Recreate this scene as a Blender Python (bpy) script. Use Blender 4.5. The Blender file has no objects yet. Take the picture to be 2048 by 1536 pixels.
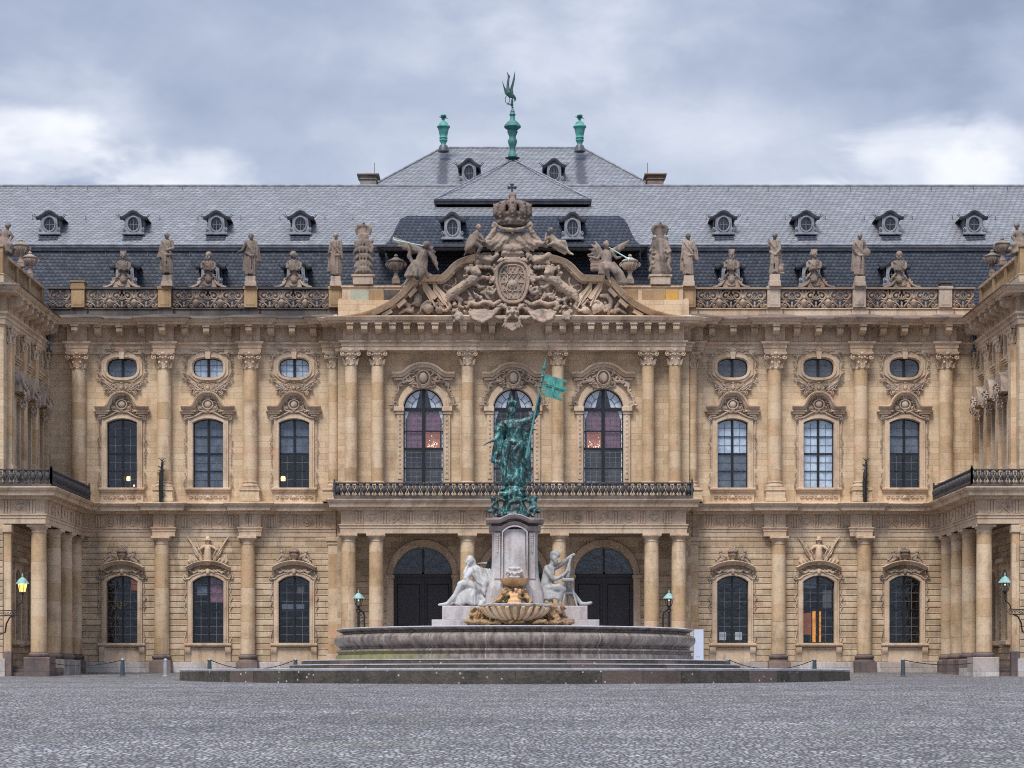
import bpy, math, random
from mathutils import Vector, Matrix
from mathutils.geometry import tessellate_polygon
R = math.radians
scene = bpy.context.scene
COL = scene.collection
# ------------------------------------------------------------------ camera, world, sun, exposure
K, EYE, CX, HY = 4160.0, -0.47, 1024.0, 1360.0     # focal length in px of the 2048 px frame, eye height, principal column, horizon row
cam = bpy.data.cameras.new('camera'); camo = bpy.data.objects.new('camera', cam); COL.objects.link(camo)
camo.location = (0, 0, EYE); camo.rotation_euler = (R(90), 0, 0)
cam.sensor_width = 36; cam.lens = K / 2048 * 36; cam.shift_x = 0; cam.shift_y = (HY - 768) / 2048
cam.clip_start = 0.5; cam.clip_end = 3000
scene.camera = camo
scene.view_settings.view_transform = 'Standard'; scene.view_settings.look = 'None'
scene.view_settings.gamma = 1; scene.view_settings.exposure = 1.25
scene.cycles.use_denoising = False; scene.cycles.pixel_filter_type = 'BLACKMAN_HARRIS'; scene.cycles.filter_width = 1.1
SUN_EL, SUN_AZ = 58, 202          # azimuth clockwise from +Y: the sun stands behind the camera, a little to the left
world = bpy.data.worlds.new('World'); scene.world = world; world.use_nodes = True

class NT:
    """tiny node helper"""
    def __init__(s, tree): s.t = tree; s.n = tree.nodes; s.l = tree.links
    def new(s, ty, **kw):
        n = s.n.new(ty)
        for k, v in kw.items():
            if k == 'inp':
                for a, b in v.items(): s.set(n, a, b)
            else: setattr(n, k, v)
        return n
    def set(s, n, a, b):
        if isinstance(b, bpy.types.NodeSocket): s.l.new(b, n.inputs[a])
        else: n.inputs[a].default_value = b
    def math(s, op, a, b=0.0, c=None, clamp=False):
        n = s.new('ShaderNodeMath', operation=op, use_clamp=clamp); s.set(n, 0, a); s.set(n, 1, b)
        if c is not None: s.set(n, 2, c)
        return n.outputs[0]
    def noise(s, vec, scale, detail=4, rough=.55, dist=0):
        n = s.new('ShaderNodeTexNoise', inp={'Vector': vec, 'Scale': scale, 'Detail': detail, 'Roughness': rough, 'Distortion': dist})
        return n.outputs[0]
    def ramp(s, f, stops, interp='LINEAR'):
        n = s.new('ShaderNodeValToRGB'); s.set(n, 'Fac', f); cr = n.color_ramp; cr.interpolation = interp
        while len(cr.elements) < len(stops): cr.elements.new(.5)
        for e, (p, c) in zip(cr.elements, stops):
            e.position = p; e.color = (c, c, c, 1) if isinstance(c, (int, float)) else (*c, 1)
        return n.outputs[0]
    def mix(s, f, a, b, blend='MIX'):
        n = s.new('ShaderNodeMix', data_type='RGBA', blend_type=blend); s.set(n, 0, f)
        for i, c in ((6, a), (7, b)):
            if not isinstance(c, bpy.types.NodeSocket): c = (*c, 1) if len(c) == 3 else c
            s.set(n, i, c)
        return n.outputs[2]
    def comb(s, x, y, z):
        n = s.new('ShaderNodeCombineXYZ'); s.set(n, 0, x); s.set(n, 1, y); s.set(n, 2, z); return n.outputs[0]
    def sep(s, v):
        n = s.new('ShaderNodeSeparateXYZ'); s.set(n, 0, v); return n.outputs
    def vmul(s, v, k):
        n = s.new('ShaderNodeVectorMath', operation='MULTIPLY'); s.set(n, 0, v); s.set(n, 1, k); return n.outputs[0]

def build_world():
    t = NT(world.node_tree); t.n.clear()
    out = t.new('ShaderNodeOutputWorld'); bg = t.new('ShaderNodeBackground'); t.l.new(bg.outputs[0], out.inputs[0])
    sky = t.new('ShaderNodeTexSky', sky_type='NISHITA'); sky.sun_disc = False
    sky.sun_elevation = R(SUN_EL); sky.sun_rotation = R(SUN_AZ); sky.air_density = 1.2; sky.dust_density = 3
    tc = t.new('ShaderNodeTexCoord').outputs['Generated']
    nrm = t.new('ShaderNodeVectorMath', operation='NORMALIZE'); t.set(nrm, 0, tc); d = nrm.outputs[0]
    x, y, z = t.sep(d)
    st = t.vmul(d, (1, 1, 2.1))
    n1 = t.noise(st, 3.2, 6, .52, .35); n2 = t.noise(t.vmul(d, (1, 1, 1.5)), 13, 6, .58, .4); n3 = t.noise(st, 1.2, 3, .5)
    f = t.math('ADD', t.math('MULTIPLY', n1, .62), t.math('ADD', t.math('MULTIPLY', n2, .24), t.math('MULTIPLY', n3, .14)))
    wob = t.noise(st, 9, 5, .55, .4)
    def blob(u, v, ru, rv, amp):              # a cloud mass at a fixed compass bearing and height of the sky dome
        L = math.sqrt(1 + u * u + v * v); c = (u / L, 1 / L, v / L)
        dv = t.new('ShaderNodeVectorMath', operation='SUBTRACT'); t.set(dv, 0, d); t.set(dv, 1, c)
        sc = t.vmul(dv.outputs[0], (1 / ru, 1 / ru, 1 / rv))
        ln = t.new('ShaderNodeVectorMath', operation='LENGTH'); t.set(ln, 0, sc)
        q = t.math('ADD', ln.outputs['Value'], t.math('MULTIPLY', t.math('SUBTRACT', wob, .5), 2.2))
        return t.math('MULTIPLY', t.ramp(q, [(0, 1), (.45, .62), (1.15 if False else 1, 0)], 'EASE'), amp)
    b = t.math('MULTIPLY', t.math('SUBTRACT', f, .5), 1.9)
    for a in CLOUDS: b = t.math('ADD', b, blob(*a))
    b = t.math('ADD', b, .41)
    col = t.ramp(b, [(0, (.16, .19, .27)), (.33, (.25, .30, .415)), (.55, (.37, .42, .54)), (.8, (.58, .615, .70)), (1, (.75, .77, .81))])
    zen = t.ramp(z, [(.34, 1.0), (.62, 2.0), (1, 2.3)])      # overcast: the upper dome is brighter than the band above the roofs
    col = t.mix(1.0, col, zen, 'MULTIPLY')
    low = t.ramp(z, [(0, (.55, .55, .55)), (.12, (1, 1, 1))])
    col = t.mix(1.0, col, low, 'MULTIPLY')
    skyc = t.mix(1.0, sky.outputs[0], (.1, .1, .1), 'MULTIPLY')
    col = t.mix(.92, skyc, col)
    t.set(bg, 'Color', col); bg.inputs['Strength'].default_value = .56
CLOUDS = [(-.235, .246, .06, .026, .62), (-.165, .236, .05, .022, .50), (-.21, .27, .05, .05, .10), (-.13, .228, .05, .012, .30), (-.20, .275, .05, .03, .12),
          (.045, .322, .11, .035, .30), (.13, .228, .08, .014, .42), (.225, .246, .07, .032, .55), (.255, .275, .05, .04, .2),
          (.14, .27, .10, .02, .06), (-.12, .285, .12, .02, -.08), (.10, .325, .05, .02, -.10), (.24, .335, .06, .02, -.16), (-.22, .222, .03, .006, -.2)]
build_world()
sl = bpy.data.lights.new('sun', 'SUN'); sl.energy = 1.5; sl.angle = R(22); sl.color = (1, .95, .88)
so = bpy.data.objects.new('sun', sl); COL.objects.link(so)
sd = Vector((math.sin(R(SUN_AZ)) * math.cos(R(SUN_EL)), math.cos(R(SUN_AZ)) * math.cos(R(SUN_EL)), math.sin(R(SUN_EL))))
so.rotation_euler = sd.to_track_quat('Z', 'Y').to_euler()

# ------------------------------------------------------------------ helpers
def X(px, Y=130.0): return (px - CX) * Y / K
def Z(py, Y=130.0): return EYE + (HY - py) * Y / K
def P(px, py, Y=130.0): return Vector((X(px, Y), Y, Z(py, Y)))
M1 = 130.0 / K                                      # metres per photo pixel on the facade
class MB:
    def __init__(s): s.v = []; s.f = []
    def add(s, vs, fs):
        n = len(s.v); s.v += [tuple(v) for v in vs]; s.f += [tuple(i + n for i in f) for f in fs]; return s
    def merge(s, o, M=None):
        return s.add([M @ Vector(v) for v in o.v] if M else o.v, o.f)
    def box(s, x0, x1, y0, y1, z0, z1):
        return s.add([(x0,y0,z0),(x1,y0,z0),(x1,y1,z0),(x0,y1,z0),(x0,y0,z1),(x1,y0,z1),(x1,y1,z1),(x0,y1,z1)],
              [(0,3,2,1),(4,5,6,7),(0,1,5,4),(1,2,6,5),(2,3,7,6),(3,0,4,7)])
    def bbox(s, x0, x1, y0, y1, z0, z1, b=.02):     # box with a chamfered front
        return s.add([(x0,y1,z0),(x1,y1,z0),(x1,y1,z1),(x0,y1,z1),(x0,y0+b,z0),(x1,y0+b,z0),(x1,y0+b,z1),(x0,y0+b,z1),
                      (x0+b,y0,z0+b),(x1-b,y0,z0+b),(x1-b,y0,z1-b),(x0+b,y0,z1-b)],
              [(3,2,1,0),(0,1,5,4),(1,2,6,5),(2,3,7,6),(3,0,4,7),(4,5,9,8),(5,6,10,9),(6,7,11,10),(7,4,8,11),(8,9,10,11)])
    def plate(s, outer, holes, y0, y1):             # outline in XZ with holes, front at y0
        loops = [outer] + list(holes)
        tri = tessellate_polygon([[Vector((a, b, 0)) for a, b in L] for L in loops])
        pts = [p for L in loops for p in L]; n = len(pts)
        s.add([(a, y0, b) for a, b in pts] + [(a, y1, b) for a, b in pts],
              [tuple(t) for t in tri] + [tuple(i + n for i in reversed(t)) for t in tri])
        k = len(s.v) - 2 * n; base = 0
        for L in loops:
            m = len(L)
            for i in range(m):
                a, b = base + i, base + (i + 1) % m
                s.f.append((k + a, k + b, k + b + n, k + a + n))
            base += m
        return s
    def prismx(s, poly, x0, x1):                    # polygon in YZ swept along x
        n = len(poly)
        tri = tessellate_polygon([[Vector((a, b, 0)) for a, b in poly]])
        return s.add([(x0, a, b) for a, b in poly] + [(x1, a, b) for a, b in poly],
              [tuple(t) for t in tri] + [tuple(i + n for i in t) for t in tri] + [(i, (i+1) % n, (i+1) % n + n, i + n) for i in range(n)])
    def lathe(s, prof, c=(0, 0, 0), seg=20, sx=1, sy=1, lobes=0, la=0):
        vs = []; fs = []; n = len(prof)
        for r, z in prof:
            for k in range(seg):
                a = 2 * math.pi * k / seg; rr = r * (1 + la * math.cos(lobes * a)) if lobes else r
                vs.append((c[0] + rr * math.cos(a) * sx, c[1] + rr * math.sin(a) * sy, c[2] + z))
        for i in range(n - 1):
            for k in range(seg):
                k2 = (k + 1) % seg; fs.append((i*seg+k, i*seg+k2, (i+1)*seg+k2, (i+1)*seg+k))
        fs.append(tuple(range(seg))[::-1]); fs.append(tuple((n-1)*seg + k for k in range(seg)))
        return s.add(vs, fs)
    def tube(s, pts, r, seg=6, fy=1.0):             # r: number or list; fy flattens along y
        pts = [Vector(p) for p in pts]; n = len(pts); vs = []; fs = []
        rr = r if isinstance(r, (list, tuple)) else [r] * n
        t0 = (pts[1] - pts[0]).normalized(); ref = Vector((0, 1, 0)) if abs(t0.y) < .9 else Vector((1, 0, 0))
        for i in range(n):
            t = (pts[min(i+1, n-1)] - pts[max(i-1, 0)])
            if t.length < 1e-9: t = t0
            t = t.normalized(); u = t.cross(ref)
            if u.length < 1e-6: u = t.cross(Vector((0, 0, 1)))
            u.normalize(); w = u.cross(t).normalized()
            for k in range(seg):
                a = 2 * math.pi * k / seg
                vs.append(pts[i] + u * math.cos(a) * rr[i] + w * math.sin(a) * rr[i] * fy)
        for i in range(n - 1):
            for k in range(seg):
                k2 = (k + 1) % seg; fs.append((i*seg+k, i*seg+k2, (i+1)*seg+k2, (i+1)*seg+k))
        fs.append(tuple(range(seg))[::-1]); fs.append(tuple((n-1)*seg + k for k in range(seg)))
        return s.add(vs, fs)
    def ell(s, c, r, M=None, nu=8, nv=5):
        vs = [(0, 0, -1)]; fs = []
        for i in range(1, nv):
            ph = -math.pi / 2 + math.pi * i / nv
            for k in range(nu):
                a = 2 * math.pi * k / nu; vs.append((math.cos(ph) * math.cos(a), math.cos(ph) * math.sin(a), math.sin(ph)))
        vs.append((0, 0, 1)); T = len(vs) - 1
        for k in range(nu): fs.append((0, 1 + (k+1) % nu, 1 + k)); fs.append((T, T - nu + k, T - nu + (k+1) % nu))
        for i in range(nv - 2):
            for k in range(nu):
                a = 1 + i * nu; fs.append((a + k, a + (k+1) % nu, a + nu + (k+1) % nu, a + nu + k))
        c = Vector(c); out = []
        for v in vs:
            v = Vector((v[0]*r[0], v[1]*r[1], v[2]*r[2]))
            if M: v = M @ v
            out.append(c + v)
        return s.add(out, fs)
    def cap(s, a, b, ra, rb, seg=10):               # capsule with two radii
        a = Vector(a); b = Vector(b); t = b - a; L = t.length
        if L < 1e-6: return s.ell(a, (ra, ra, ra))
        t /= L; pts = []; rr = []
        for k in range(1, 4):
            q = math.pi / 2 * k / 3; pts.append(a - t * ra * math.cos(q)); rr.append(ra * math.sin(q))
        for k in range(3, 0, -1):
            q = math.pi / 2 * k / 3; pts.append(b + t * rb * math.cos(q)); rr.append(rb * math.sin(q))
        return s.tube(pts, rr, seg)
    def sweep(s, path, prof, fn, closed=False):     # prof: (offset along the left normal, height); fn(a, b, height) -> point
        n = len(path); m = len(prof); vs = []; fs = []
        P2 = [Vector(p) for p in path]
        for i in range(n):
            d = []
            if i > 0 or closed: d.append((P2[i] - P2[i-1]).normalized())
            if i < n - 1 or closed: d.append((P2[(i+1) % n] - P2[i]).normalized())
            nn = [Vector((-q.y, q.x)) for q in d]
            if len(nn) == 2:
                mm = (nn[0] + nn[1]); mm = mm.normalized() if mm.length > 1e-6 else nn[0]
                mm = mm / max(.35, mm.dot(nn[0]))
            else: mm = nn[0]
            for o, h in prof:
                q = P2[i] + mm * o; vs.append(fn(q.x, q.y, h))
        for i in range(n if closed else n - 1):
            j = (i + 1) % n
            for k in range(m - 1): fs.append((i*m+k, i*m+k+1, j*m+k+1, j*m+k))
            fs.append((i*m+m-1, i*m, j*m, j*m+m-1))
        if not closed: fs.append(tuple(range(m))); fs.append(tuple((n-1)*m + k for k in range(m))[::-1])
        return s.add(vs, fs)
    def mold(s, path, prof, y=0.0):                 # moulding on a wall: prof (up, outwards)
        return s.sweep(path, prof, lambda a, b, h: (a, y - h, b))
    def plan(s, path, prof, closed=False):          # cornice run: prof (outwards, z)
        return s.sweep(path, [(-o, z) for o, z in prof], lambda a, b, h: (a, b, h), closed)

W = {}; KIDS = {}
def _link(o, parent, M):
    COL.objects.link(o)
    M = M if M is not None else Matrix.Identity(4)
    if parent is not None:
        KIDS.setdefault(parent.name, []).append(o)
        o.parent = parent; o.matrix_basis = W[parent.name].inverted() @ M
    else: o.matrix_basis = M
    W[o.name] = M
    return o
def mesh_of(name, mb, mat, smooth=None):
    me = bpy.data.meshes.new(name); me.from_pydata(mb.v, [], mb.f)
    if mat: me.materials.append(mat)
    if smooth:
        me.shade_smooth(); me.set_sharp_from_angle(angle=R(smooth))
    me.update(); return me
def part(name, mb, mat, parent=None, M=None, smooth=40):
    """mesh object whose vertices are in the frame M (world by default)"""
    me = mesh_of(name, mb, mat, smooth) if isinstance(mb, MB) else mb
    return _link(bpy.data.objects.new(name, me), parent, M)
def sub(name, mb, mat, parent, M=None, smooth=40):
    """child whose vertices are in its parent's frame"""
    me = mesh_of(name, mb, mat, smooth) if isinstance(mb, MB) else mb
    o = bpy.data.objects.new(name, me); COL.objects.link(o); o.parent = parent; KIDS.setdefault(parent.name, []).append(o)
    if M: o.matrix_basis = M
    W[o.name] = W[parent.name] @ (M if M else Matrix.Identity(4)); return o
def empty(name, loc, rz=0):
    return _link(bpy.data.objects.new(name, None), None, Matrix.Translation(loc) @ Matrix.Rotation(rz, 4, 'Z'))
def tag(o, label=None, cat=None, group=None, kind=None):
    for k, v in (('label', label), ('category', cat), ('group', group), ('kind', kind)):
        if v: o[k] = v
    return o
def base_origin(o):
    """move a lone mesh object's origin to the middle of its foot"""
    me = o.data; vs = [v.co for v in me.vertices]
    c = Vector(((min(v.x for v in vs) + max(v.x for v in vs)) / 2, (min(v.y for v in vs) + max(v.y for v in vs)) / 2, min(v.z for v in vs)))
    me.transform(Matrix.Translation(-c)); o.matrix_basis = o.matrix_basis @ Matrix.Translation(c); W[o.name] = o.matrix_basis.copy()
    return o
def copy_tree(o, parent, M, keep=False):
    c = o.copy(); COL.objects.link(c); c.parent = parent
    if parent is not None: KIDS.setdefault(parent.name, []).append(c)
    if keep: W[c.name] = W[parent.name] @ c.matrix_basis
    else:
        c.matrix_basis = (W[parent.name].inverted() @ M) if parent else M
        W[c.name] = M
    for ch in list(KIDS.get(o.name, [])):
        copy_tree(ch, c, None, True)
    return c
def T(x, y, z=0.0, rz=0.0, sx=1.0, sz=1.0):
    return Matrix.Translation((x, y, z)) @ Matrix.Rotation(rz, 4, 'Z') @ Matrix.Diagonal((sx, 1, sz, 1))
def arc(w, zs, za, n=10):
    """points from (w, zs) over the crown za to (-w, zs)"""
    h = za - zs
    if h > w * .98: return [(w * math.cos(math.pi * i / n), zs + h * math.sin(math.pi * i / n)) for i in range(n + 1)]
    r = (w * w + h * h) / (2 * h); a = math.asin(w / r)
    return [(r * math.sin(a - 2 * a * i / n), za - r + r * math.cos(a - 2 * a * i / n)) for i in range(n + 1)]
def opening(w, z0, zs, za, n=12, c=0.0):
    return [(c + a, b) for a, b in [(-w, z0), (w, z0)] + arc(w, zs, za, n)]

# ------------------------------------------------------------------ ornament
def scroll(mb, x, z, y, r, turns=1.4, a0=0.0, s=1, th=.035, fy=1.2, n=12, tail=None):
    pts = []; rr = []
    for i in range(n + 1):
        q = i / n; a = a0 + s * q * turns * 2 * math.pi; ra = r * (1 - .85 * q)
        pts.append((x + ra * math.cos(a), y, z + ra * math.sin(a))); rr.append(th * (1 - .3 * q))
    if tail: pts.insert(0, (tail[0], y, tail[1])); rr.insert(0, th * .6)
    mb.tube(pts, rr, 5, fy); mb.ell((x, y - th * .5, z), (th * 1.4, th * 1.6, th * 1.4), None, 6, 4)
def leaf(mb, x, z, y, ang, l, w, t=.05):
    M = Matrix.Rotation(-ang, 3, 'Y')
    mb.ell((x + math.cos(ang) * l / 2, y, z + math.sin(ang) * l / 2), (l / 2, t, w / 2), M, 7, 4)
def fan(mb, x, z, y, a0, a1, n, l, w, t=.05):
    for i in range(n): leaf(mb, x, z, y, a0 + (a1 - a0) * i / max(1, n - 1), l * (1 - .18 * abs(2 * i / max(1, n - 1) - 1)), w, t)
def bez(p0, p1, p2, n=8):
    return [tuple((1-t)**2 * a + 2*(1-t)*t * b + t*t * c for a, b, c in zip(p0, p1, p2)) for t in [i / n for i in range(n + 1)]]
def cartouche(mb, cx, cz, w, h, y=0.0, seed=0, d=.16):
    rnd = random.Random(seed)
    mb.ell((cx, y - d * .4, cz), (w * .14, d * .7, h * .24), None, 12, 8)
    ring = [(cx + w * .21 * math.cos(a), y - d * .7, cz + h * .31 * math.sin(a)) for a in [2 * math.pi * i / 14 for i in range(15)]]
    mb.tube(ring, w * .03, 5)
    for s in (-1, 1):
        scroll(mb, cx + s * w * .34, cz + h * .26, y - d * .5, w * .10, 1.3, math.pi / 2, -s, w * .026, tail=(cx + s * w * .14, cz + h * .42))
        scroll(mb, cx + s * w * .30, cz - h * .24, y - d * .5, w * .10, 1.3, -math.pi / 2, s, w * .026, tail=(cx + s * w * .1, cz - h * .42))
        scroll(mb, cx + s * w * .43, cz - h * .02, y - d * .35, w * .07, 1.2, 0, s, w * .022)
        for k in range(5):
            a = rnd.uniform(-1.2, 1.2)
            leaf(mb, cx + s * w * rnd.uniform(.2, .34), cz + h * rnd.uniform(-.3, .3), y - d * .4, a if s > 0 else math.pi - a, w * .17, h * .09, d * .5)
    fan(mb, cx, cz + h * .34, y - d * .5, R(35), R(145), 5, h * .22, w * .07, d * .4)
    fan(mb, cx, cz - h * .32, y - d * .5, R(-140), R(-40), 4, h * .18, w * .06, d * .4)
def foliage_band(mb, x0, x1, z, h, y=0.0, d=.06, seed=0, n=None):
    """mirrored acanthus scrollwork filling a long low panel"""
    cx = (x0 + x1) / 2; hw = (x1 - x0) / 2; n = n or max(2, int(hw / h * 1.1)); rnd = random.Random(seed)
    mb.ell((cx, y - d, z), (h * .32, d, h * .3), None, 8, 5)
    for s in (-1, 1):
        for k in range(n):
            x = cx + s * hw * (k + .75) / n
            scroll(mb, x, z + (h * .08 if k % 2 else -h * .08), y - d * .6, h * .32, 1.2, R(200 if s > 0 else -20), s * (1 if k % 2 else -1), h * .07)
            leaf(mb, x - s * h * .5, z, y - d * .6, (R(40) if k % 2 else R(-40)) if s > 0 else (R(140) if k % 2 else R(220)), h * .5, h * .2, d * .8)
# ------------------------------------------------------------------ materials
def newmat(name):
    m = bpy.data.materials.new(name); m.use_nodes = True; t = NT(m.node_tree); b = t.n['Principled BSDF']
    t.pos = t.new('ShaderNodeNewGeometry').outputs['Position']; t.b = b; t.xyz = t.sep(t.pos); return m, t
def bump(t, h, dist=.02, st=1.0):
    n = t.new('ShaderNodeBump', inp={'Strength': st, 'Distance': dist, 'Height': h}); t.l.new(n.outputs[0], t.b.inputs['Normal'])
def S(r, g, b):                                     # sRGB 0-255 to linear
    return tuple(((c / 255) / 12.92 if c <= 10 else ((c / 255 + .055) / 1.055) ** 2.4) for c in (r, g, b))
def stone(name, c1, c2, block=(1.15, .38), stain=.5, dark=(.10, .07, .05), tint=.5, rough=.85, bumpd=.012, patch=.35, mortar=.35):
    m, t = newmat(name); x, y, z = t.xyz
    u = t.math('ADD', x, t.math('MULTIPLY', y, .93)); uv = t.comb(u, z, 0)
    br = t.new('ShaderNodeTexBrick', inp={'Vector': uv, 'Color1': (0, 0, 0, 1), 'Color2': (1, 1, 1, 1), 'Mortar': (.5, .5, .5, 1), 'Scale': 1, 'Mortar Size': .008, 'Mortar Smooth': .1,
                'Brick Width': block[0], 'Row Height': block[1]})
    blk = t.sep(br.outputs[0])[0]
    n1 = t.noise(t.pos, .45, 4, .6); n2 = t.noise(t.pos, 7, 5, .65)
    f = t.math('ADD', t.math('MULTIPLY', t.math('SUBTRACT', blk, .5), tint), n1)
    col = t.mix(t.ramp(f, [(.28, 0), (.72, 1)]), c1, c2)
    pk = t.ramp(t.noise(uv, .9, 3, .5), [(.5, 0), (.72, 1)])
    col = t.mix(t.math('MULTIPLY', pk, patch), col, (c1[0] * .96, c1[1] * .70, c1[2] * .62))
    grain = t.ramp(n2, [(.25, .82), (.75, 1.14)]); col = t.mix(1, col, grain, 'MULTIPLY')
    g2 = t.ramp(t.noise(t.pos, 30, 3, .6), [(.3, .88), (.7, 1.1)]); col = t.mix(1, col, g2, 'MULTIPLY')
    # run-off streaks and grime of their own shape
    sv = t.comb(t.math('MULTIPLY', u, 1.4), t.math('MULTIPLY', z, .16), 0); s1 = t.noise(sv, 1.6, 6, .62)
    s2 = t.noise(t.pos, .8, 5, .62)
    st = t.math('MULTIPLY', t.ramp(t.math('MULTIPLY', t.math('ADD', s1, s2), .5), [(.50, 0), (.66, 1)]), stain)
    col = t.mix(st, col, dark)
    fac = t.math('MULTIPLY', br.outputs[1], mortar); col = t.mix(fac, col, (c1[0] * .35, c1[1] * .32, c1[2] * .3))
    t.set(t.b, 'Base Color', col); t.b.inputs['Roughness'].default_value = rough
    h = t.math('SUBTRACT', t.math('ADD', t.math('MULTIPLY', n2, .6), t.math('MULTIPLY', t.noise(t.pos, 24, 4, .6), .5)), t.math('MULTIPLY', br.outputs[1], .5))
    bump(t, h, bumpd); return m
M_STONE = stone('sandstone', (.67, .52, .35), (.56, .41, .26), stain=.5, dark=(.20, .13, .08), patch=.22, tint=.55)
M_RUST = stone('sandstone_rustic', (.60, .465, .32), (.44, .325, .21), block=(1.3, .377), stain=.6, dark=(.12, .085, .055), tint=.9, mortar=0)
M_TRIM = stone('sandstone_trim', (.66, .515, .375), (.52, .385, .26), block=(2.2, 2.0), stain=.6, dark=(.12, .08, .06), mortar=.1)
M_COLS = stone('sandstone_column', (.66, .505, .34), (.52, .36, .205), block=(9, 1.05), stain=.65, dark=(.17, .095, .045), tint=.8, patch=.5)
M_CARV = stone('carved_sandstone', (.54, .43, .335), (.33, .255, .20), block=(9, 9), stain=1.0, dark=(.04, .033, .033), mortar=0, bumpd=.03)
M_STAT = stone('weathered_statue_stone', (.33, .26, .21), (.155, .12, .10), block=(9, 9), stain=1.0, dark=(.03, .024, .022), mortar=0, bumpd=.04)
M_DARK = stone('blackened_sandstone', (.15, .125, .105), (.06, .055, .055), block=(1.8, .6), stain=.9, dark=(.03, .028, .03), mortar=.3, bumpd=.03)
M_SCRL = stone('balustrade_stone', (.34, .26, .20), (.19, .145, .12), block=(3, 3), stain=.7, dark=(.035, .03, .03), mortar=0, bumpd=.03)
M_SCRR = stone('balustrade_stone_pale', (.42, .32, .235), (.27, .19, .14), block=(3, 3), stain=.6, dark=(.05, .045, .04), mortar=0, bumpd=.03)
M_PIER = stone('orange_pier_stone', (.42, .28, .15), (.30, .19, .10), block=(3, 3), stain=.5, dark=(.12, .08, .05), mortar=0)
M_PLIN = stone('pale_plinth_stone', (.56, .52, .50), (.40, .35, .32), block=(1.7, .9), stain=.6, dark=(.12, .10, .10), patch=.25)
M_BASE = stone('dark_base_stone', (.26, .19, .16), (.13, .10, .095), block=(4, .7), stain=.8, dark=(.05, .04, .045), mortar=.2)
M_GRNP = stone('pale_green_block', (.42, .45, .36), (.36, .36, .28), block=(9, 9), stain=.4, dark=(.25, .17, .08), mortar=0)
M_YELP = stone('yellow_block', (.62, .36, .08), (.5, .28, .08), block=(9, 9), stain=.35, dark=(.25, .15, .06), mortar=0)
M_MARB = stone('grey_pink_marble', (.52, .49, .485), (.41, .365, .355), block=(9, 9), stain=.75, dark=(.13, .11, .11), mortar=0, rough=.6, bumpd=.006, patch=.35)
M_MARD = stone('brown_stained_marble', (.34, .28, .265), (.20, .16, .15), block=(9, 9), stain=.8, dark=(.07, .055, .05), mortar=0)
M_WHIT = stone('white_statue_marble', (.50, .50, .50), (.34, .335, .33), block=(9, 9), stain=1.0, dark=(.12, .095, .065), mortar=0, rough=.6, bumpd=.006, patch=0)
M_TRAV = stone('orange_stained_marble', (.60, .36, .17), (.48, .19, .03), block=(9, 9), stain=.8, dark=(.10, .05, .02), mortar=0, rough=.45, bumpd=.03)
M_ROCK = stone('fountain_rock', (.42, .27, .13), (.24, .15, .09), block=(9, 9), stain=1.0, dark=(.07, .055, .045), mortar=0, rough=.6, bumpd=.05)
M_SLAB = stone('porch_ceiling_stone', (.30, .22, .15), (.22, .16, .11), block=(2, 2), stain=.6, dark=(.05, .04, .035))

def basin_mat():
    m, t = newmat('red_brown_basin_stone'); x, y, z = t.xyz
    ang = t.math('ARCTAN2', t.math('SUBTRACT', x, .13), t.math('SUBTRACT', 102, y))
    sv = t.comb(t.math('MULTIPLY', ang, 14), t.math('MULTIPLY', z, .5), 0)
    s1 = t.noise(sv, 2.4, 6, .7); n = t.noise(t.pos, 3, 6, .65)
    col = t.mix(t.ramp(t.math('ADD', t.math('MULTIPLY', s1, .6), t.math('MULTIPLY', n, .4)), [(.36, 0), (.62, 1)]), (.045, .038, .032), (.33, .275, .24))
    wh = t.ramp(t.noise(sv, 7, 5, .7), [(.66, 0), (.74, 1)]); col = t.mix(t.math('MULTIPLY', wh, .55), col, (.5, .47, .47))
    jo = t.math('ABSOLUTE', t.math('SUBTRACT', t.math('FRACT', t.math('MULTIPLY', ang, 3.3)), .5)); jo = t.ramp(jo, [(0, 1), (.006, 1), (.012, 0)])
    col = t.mix(t.math('MULTIPLY', jo, .5), col, (.5, .46, .45))
    mz = t.math('MULTIPLY', t.ramp(z, [(.0, 1), (.84, 1), (.9, 0)]), t.ramp(x, [(0, 1), (1, 1)]))
    mx = t.new('ShaderNodeMapRange', inp={'Value': x, 'From Min': -2.2, 'From Max': -6.0}).outputs[0]
    ms = t.math('MULTIPLY', t.math('MULTIPLY', mz, mx), t.ramp(t.noise(t.pos, 1.6, 4, .6), [(.3, .3), (.6, 1)]))
    col = t.mix(t.math('MULTIPLY', ms, .8), col, (.27, .27, .07))
    t.set(t.b, 'Base Color', col); t.b.inputs['Roughness'].default_value = .5
    bump(t, n, .03); return m
M_BASIN = basin_mat()
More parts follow.
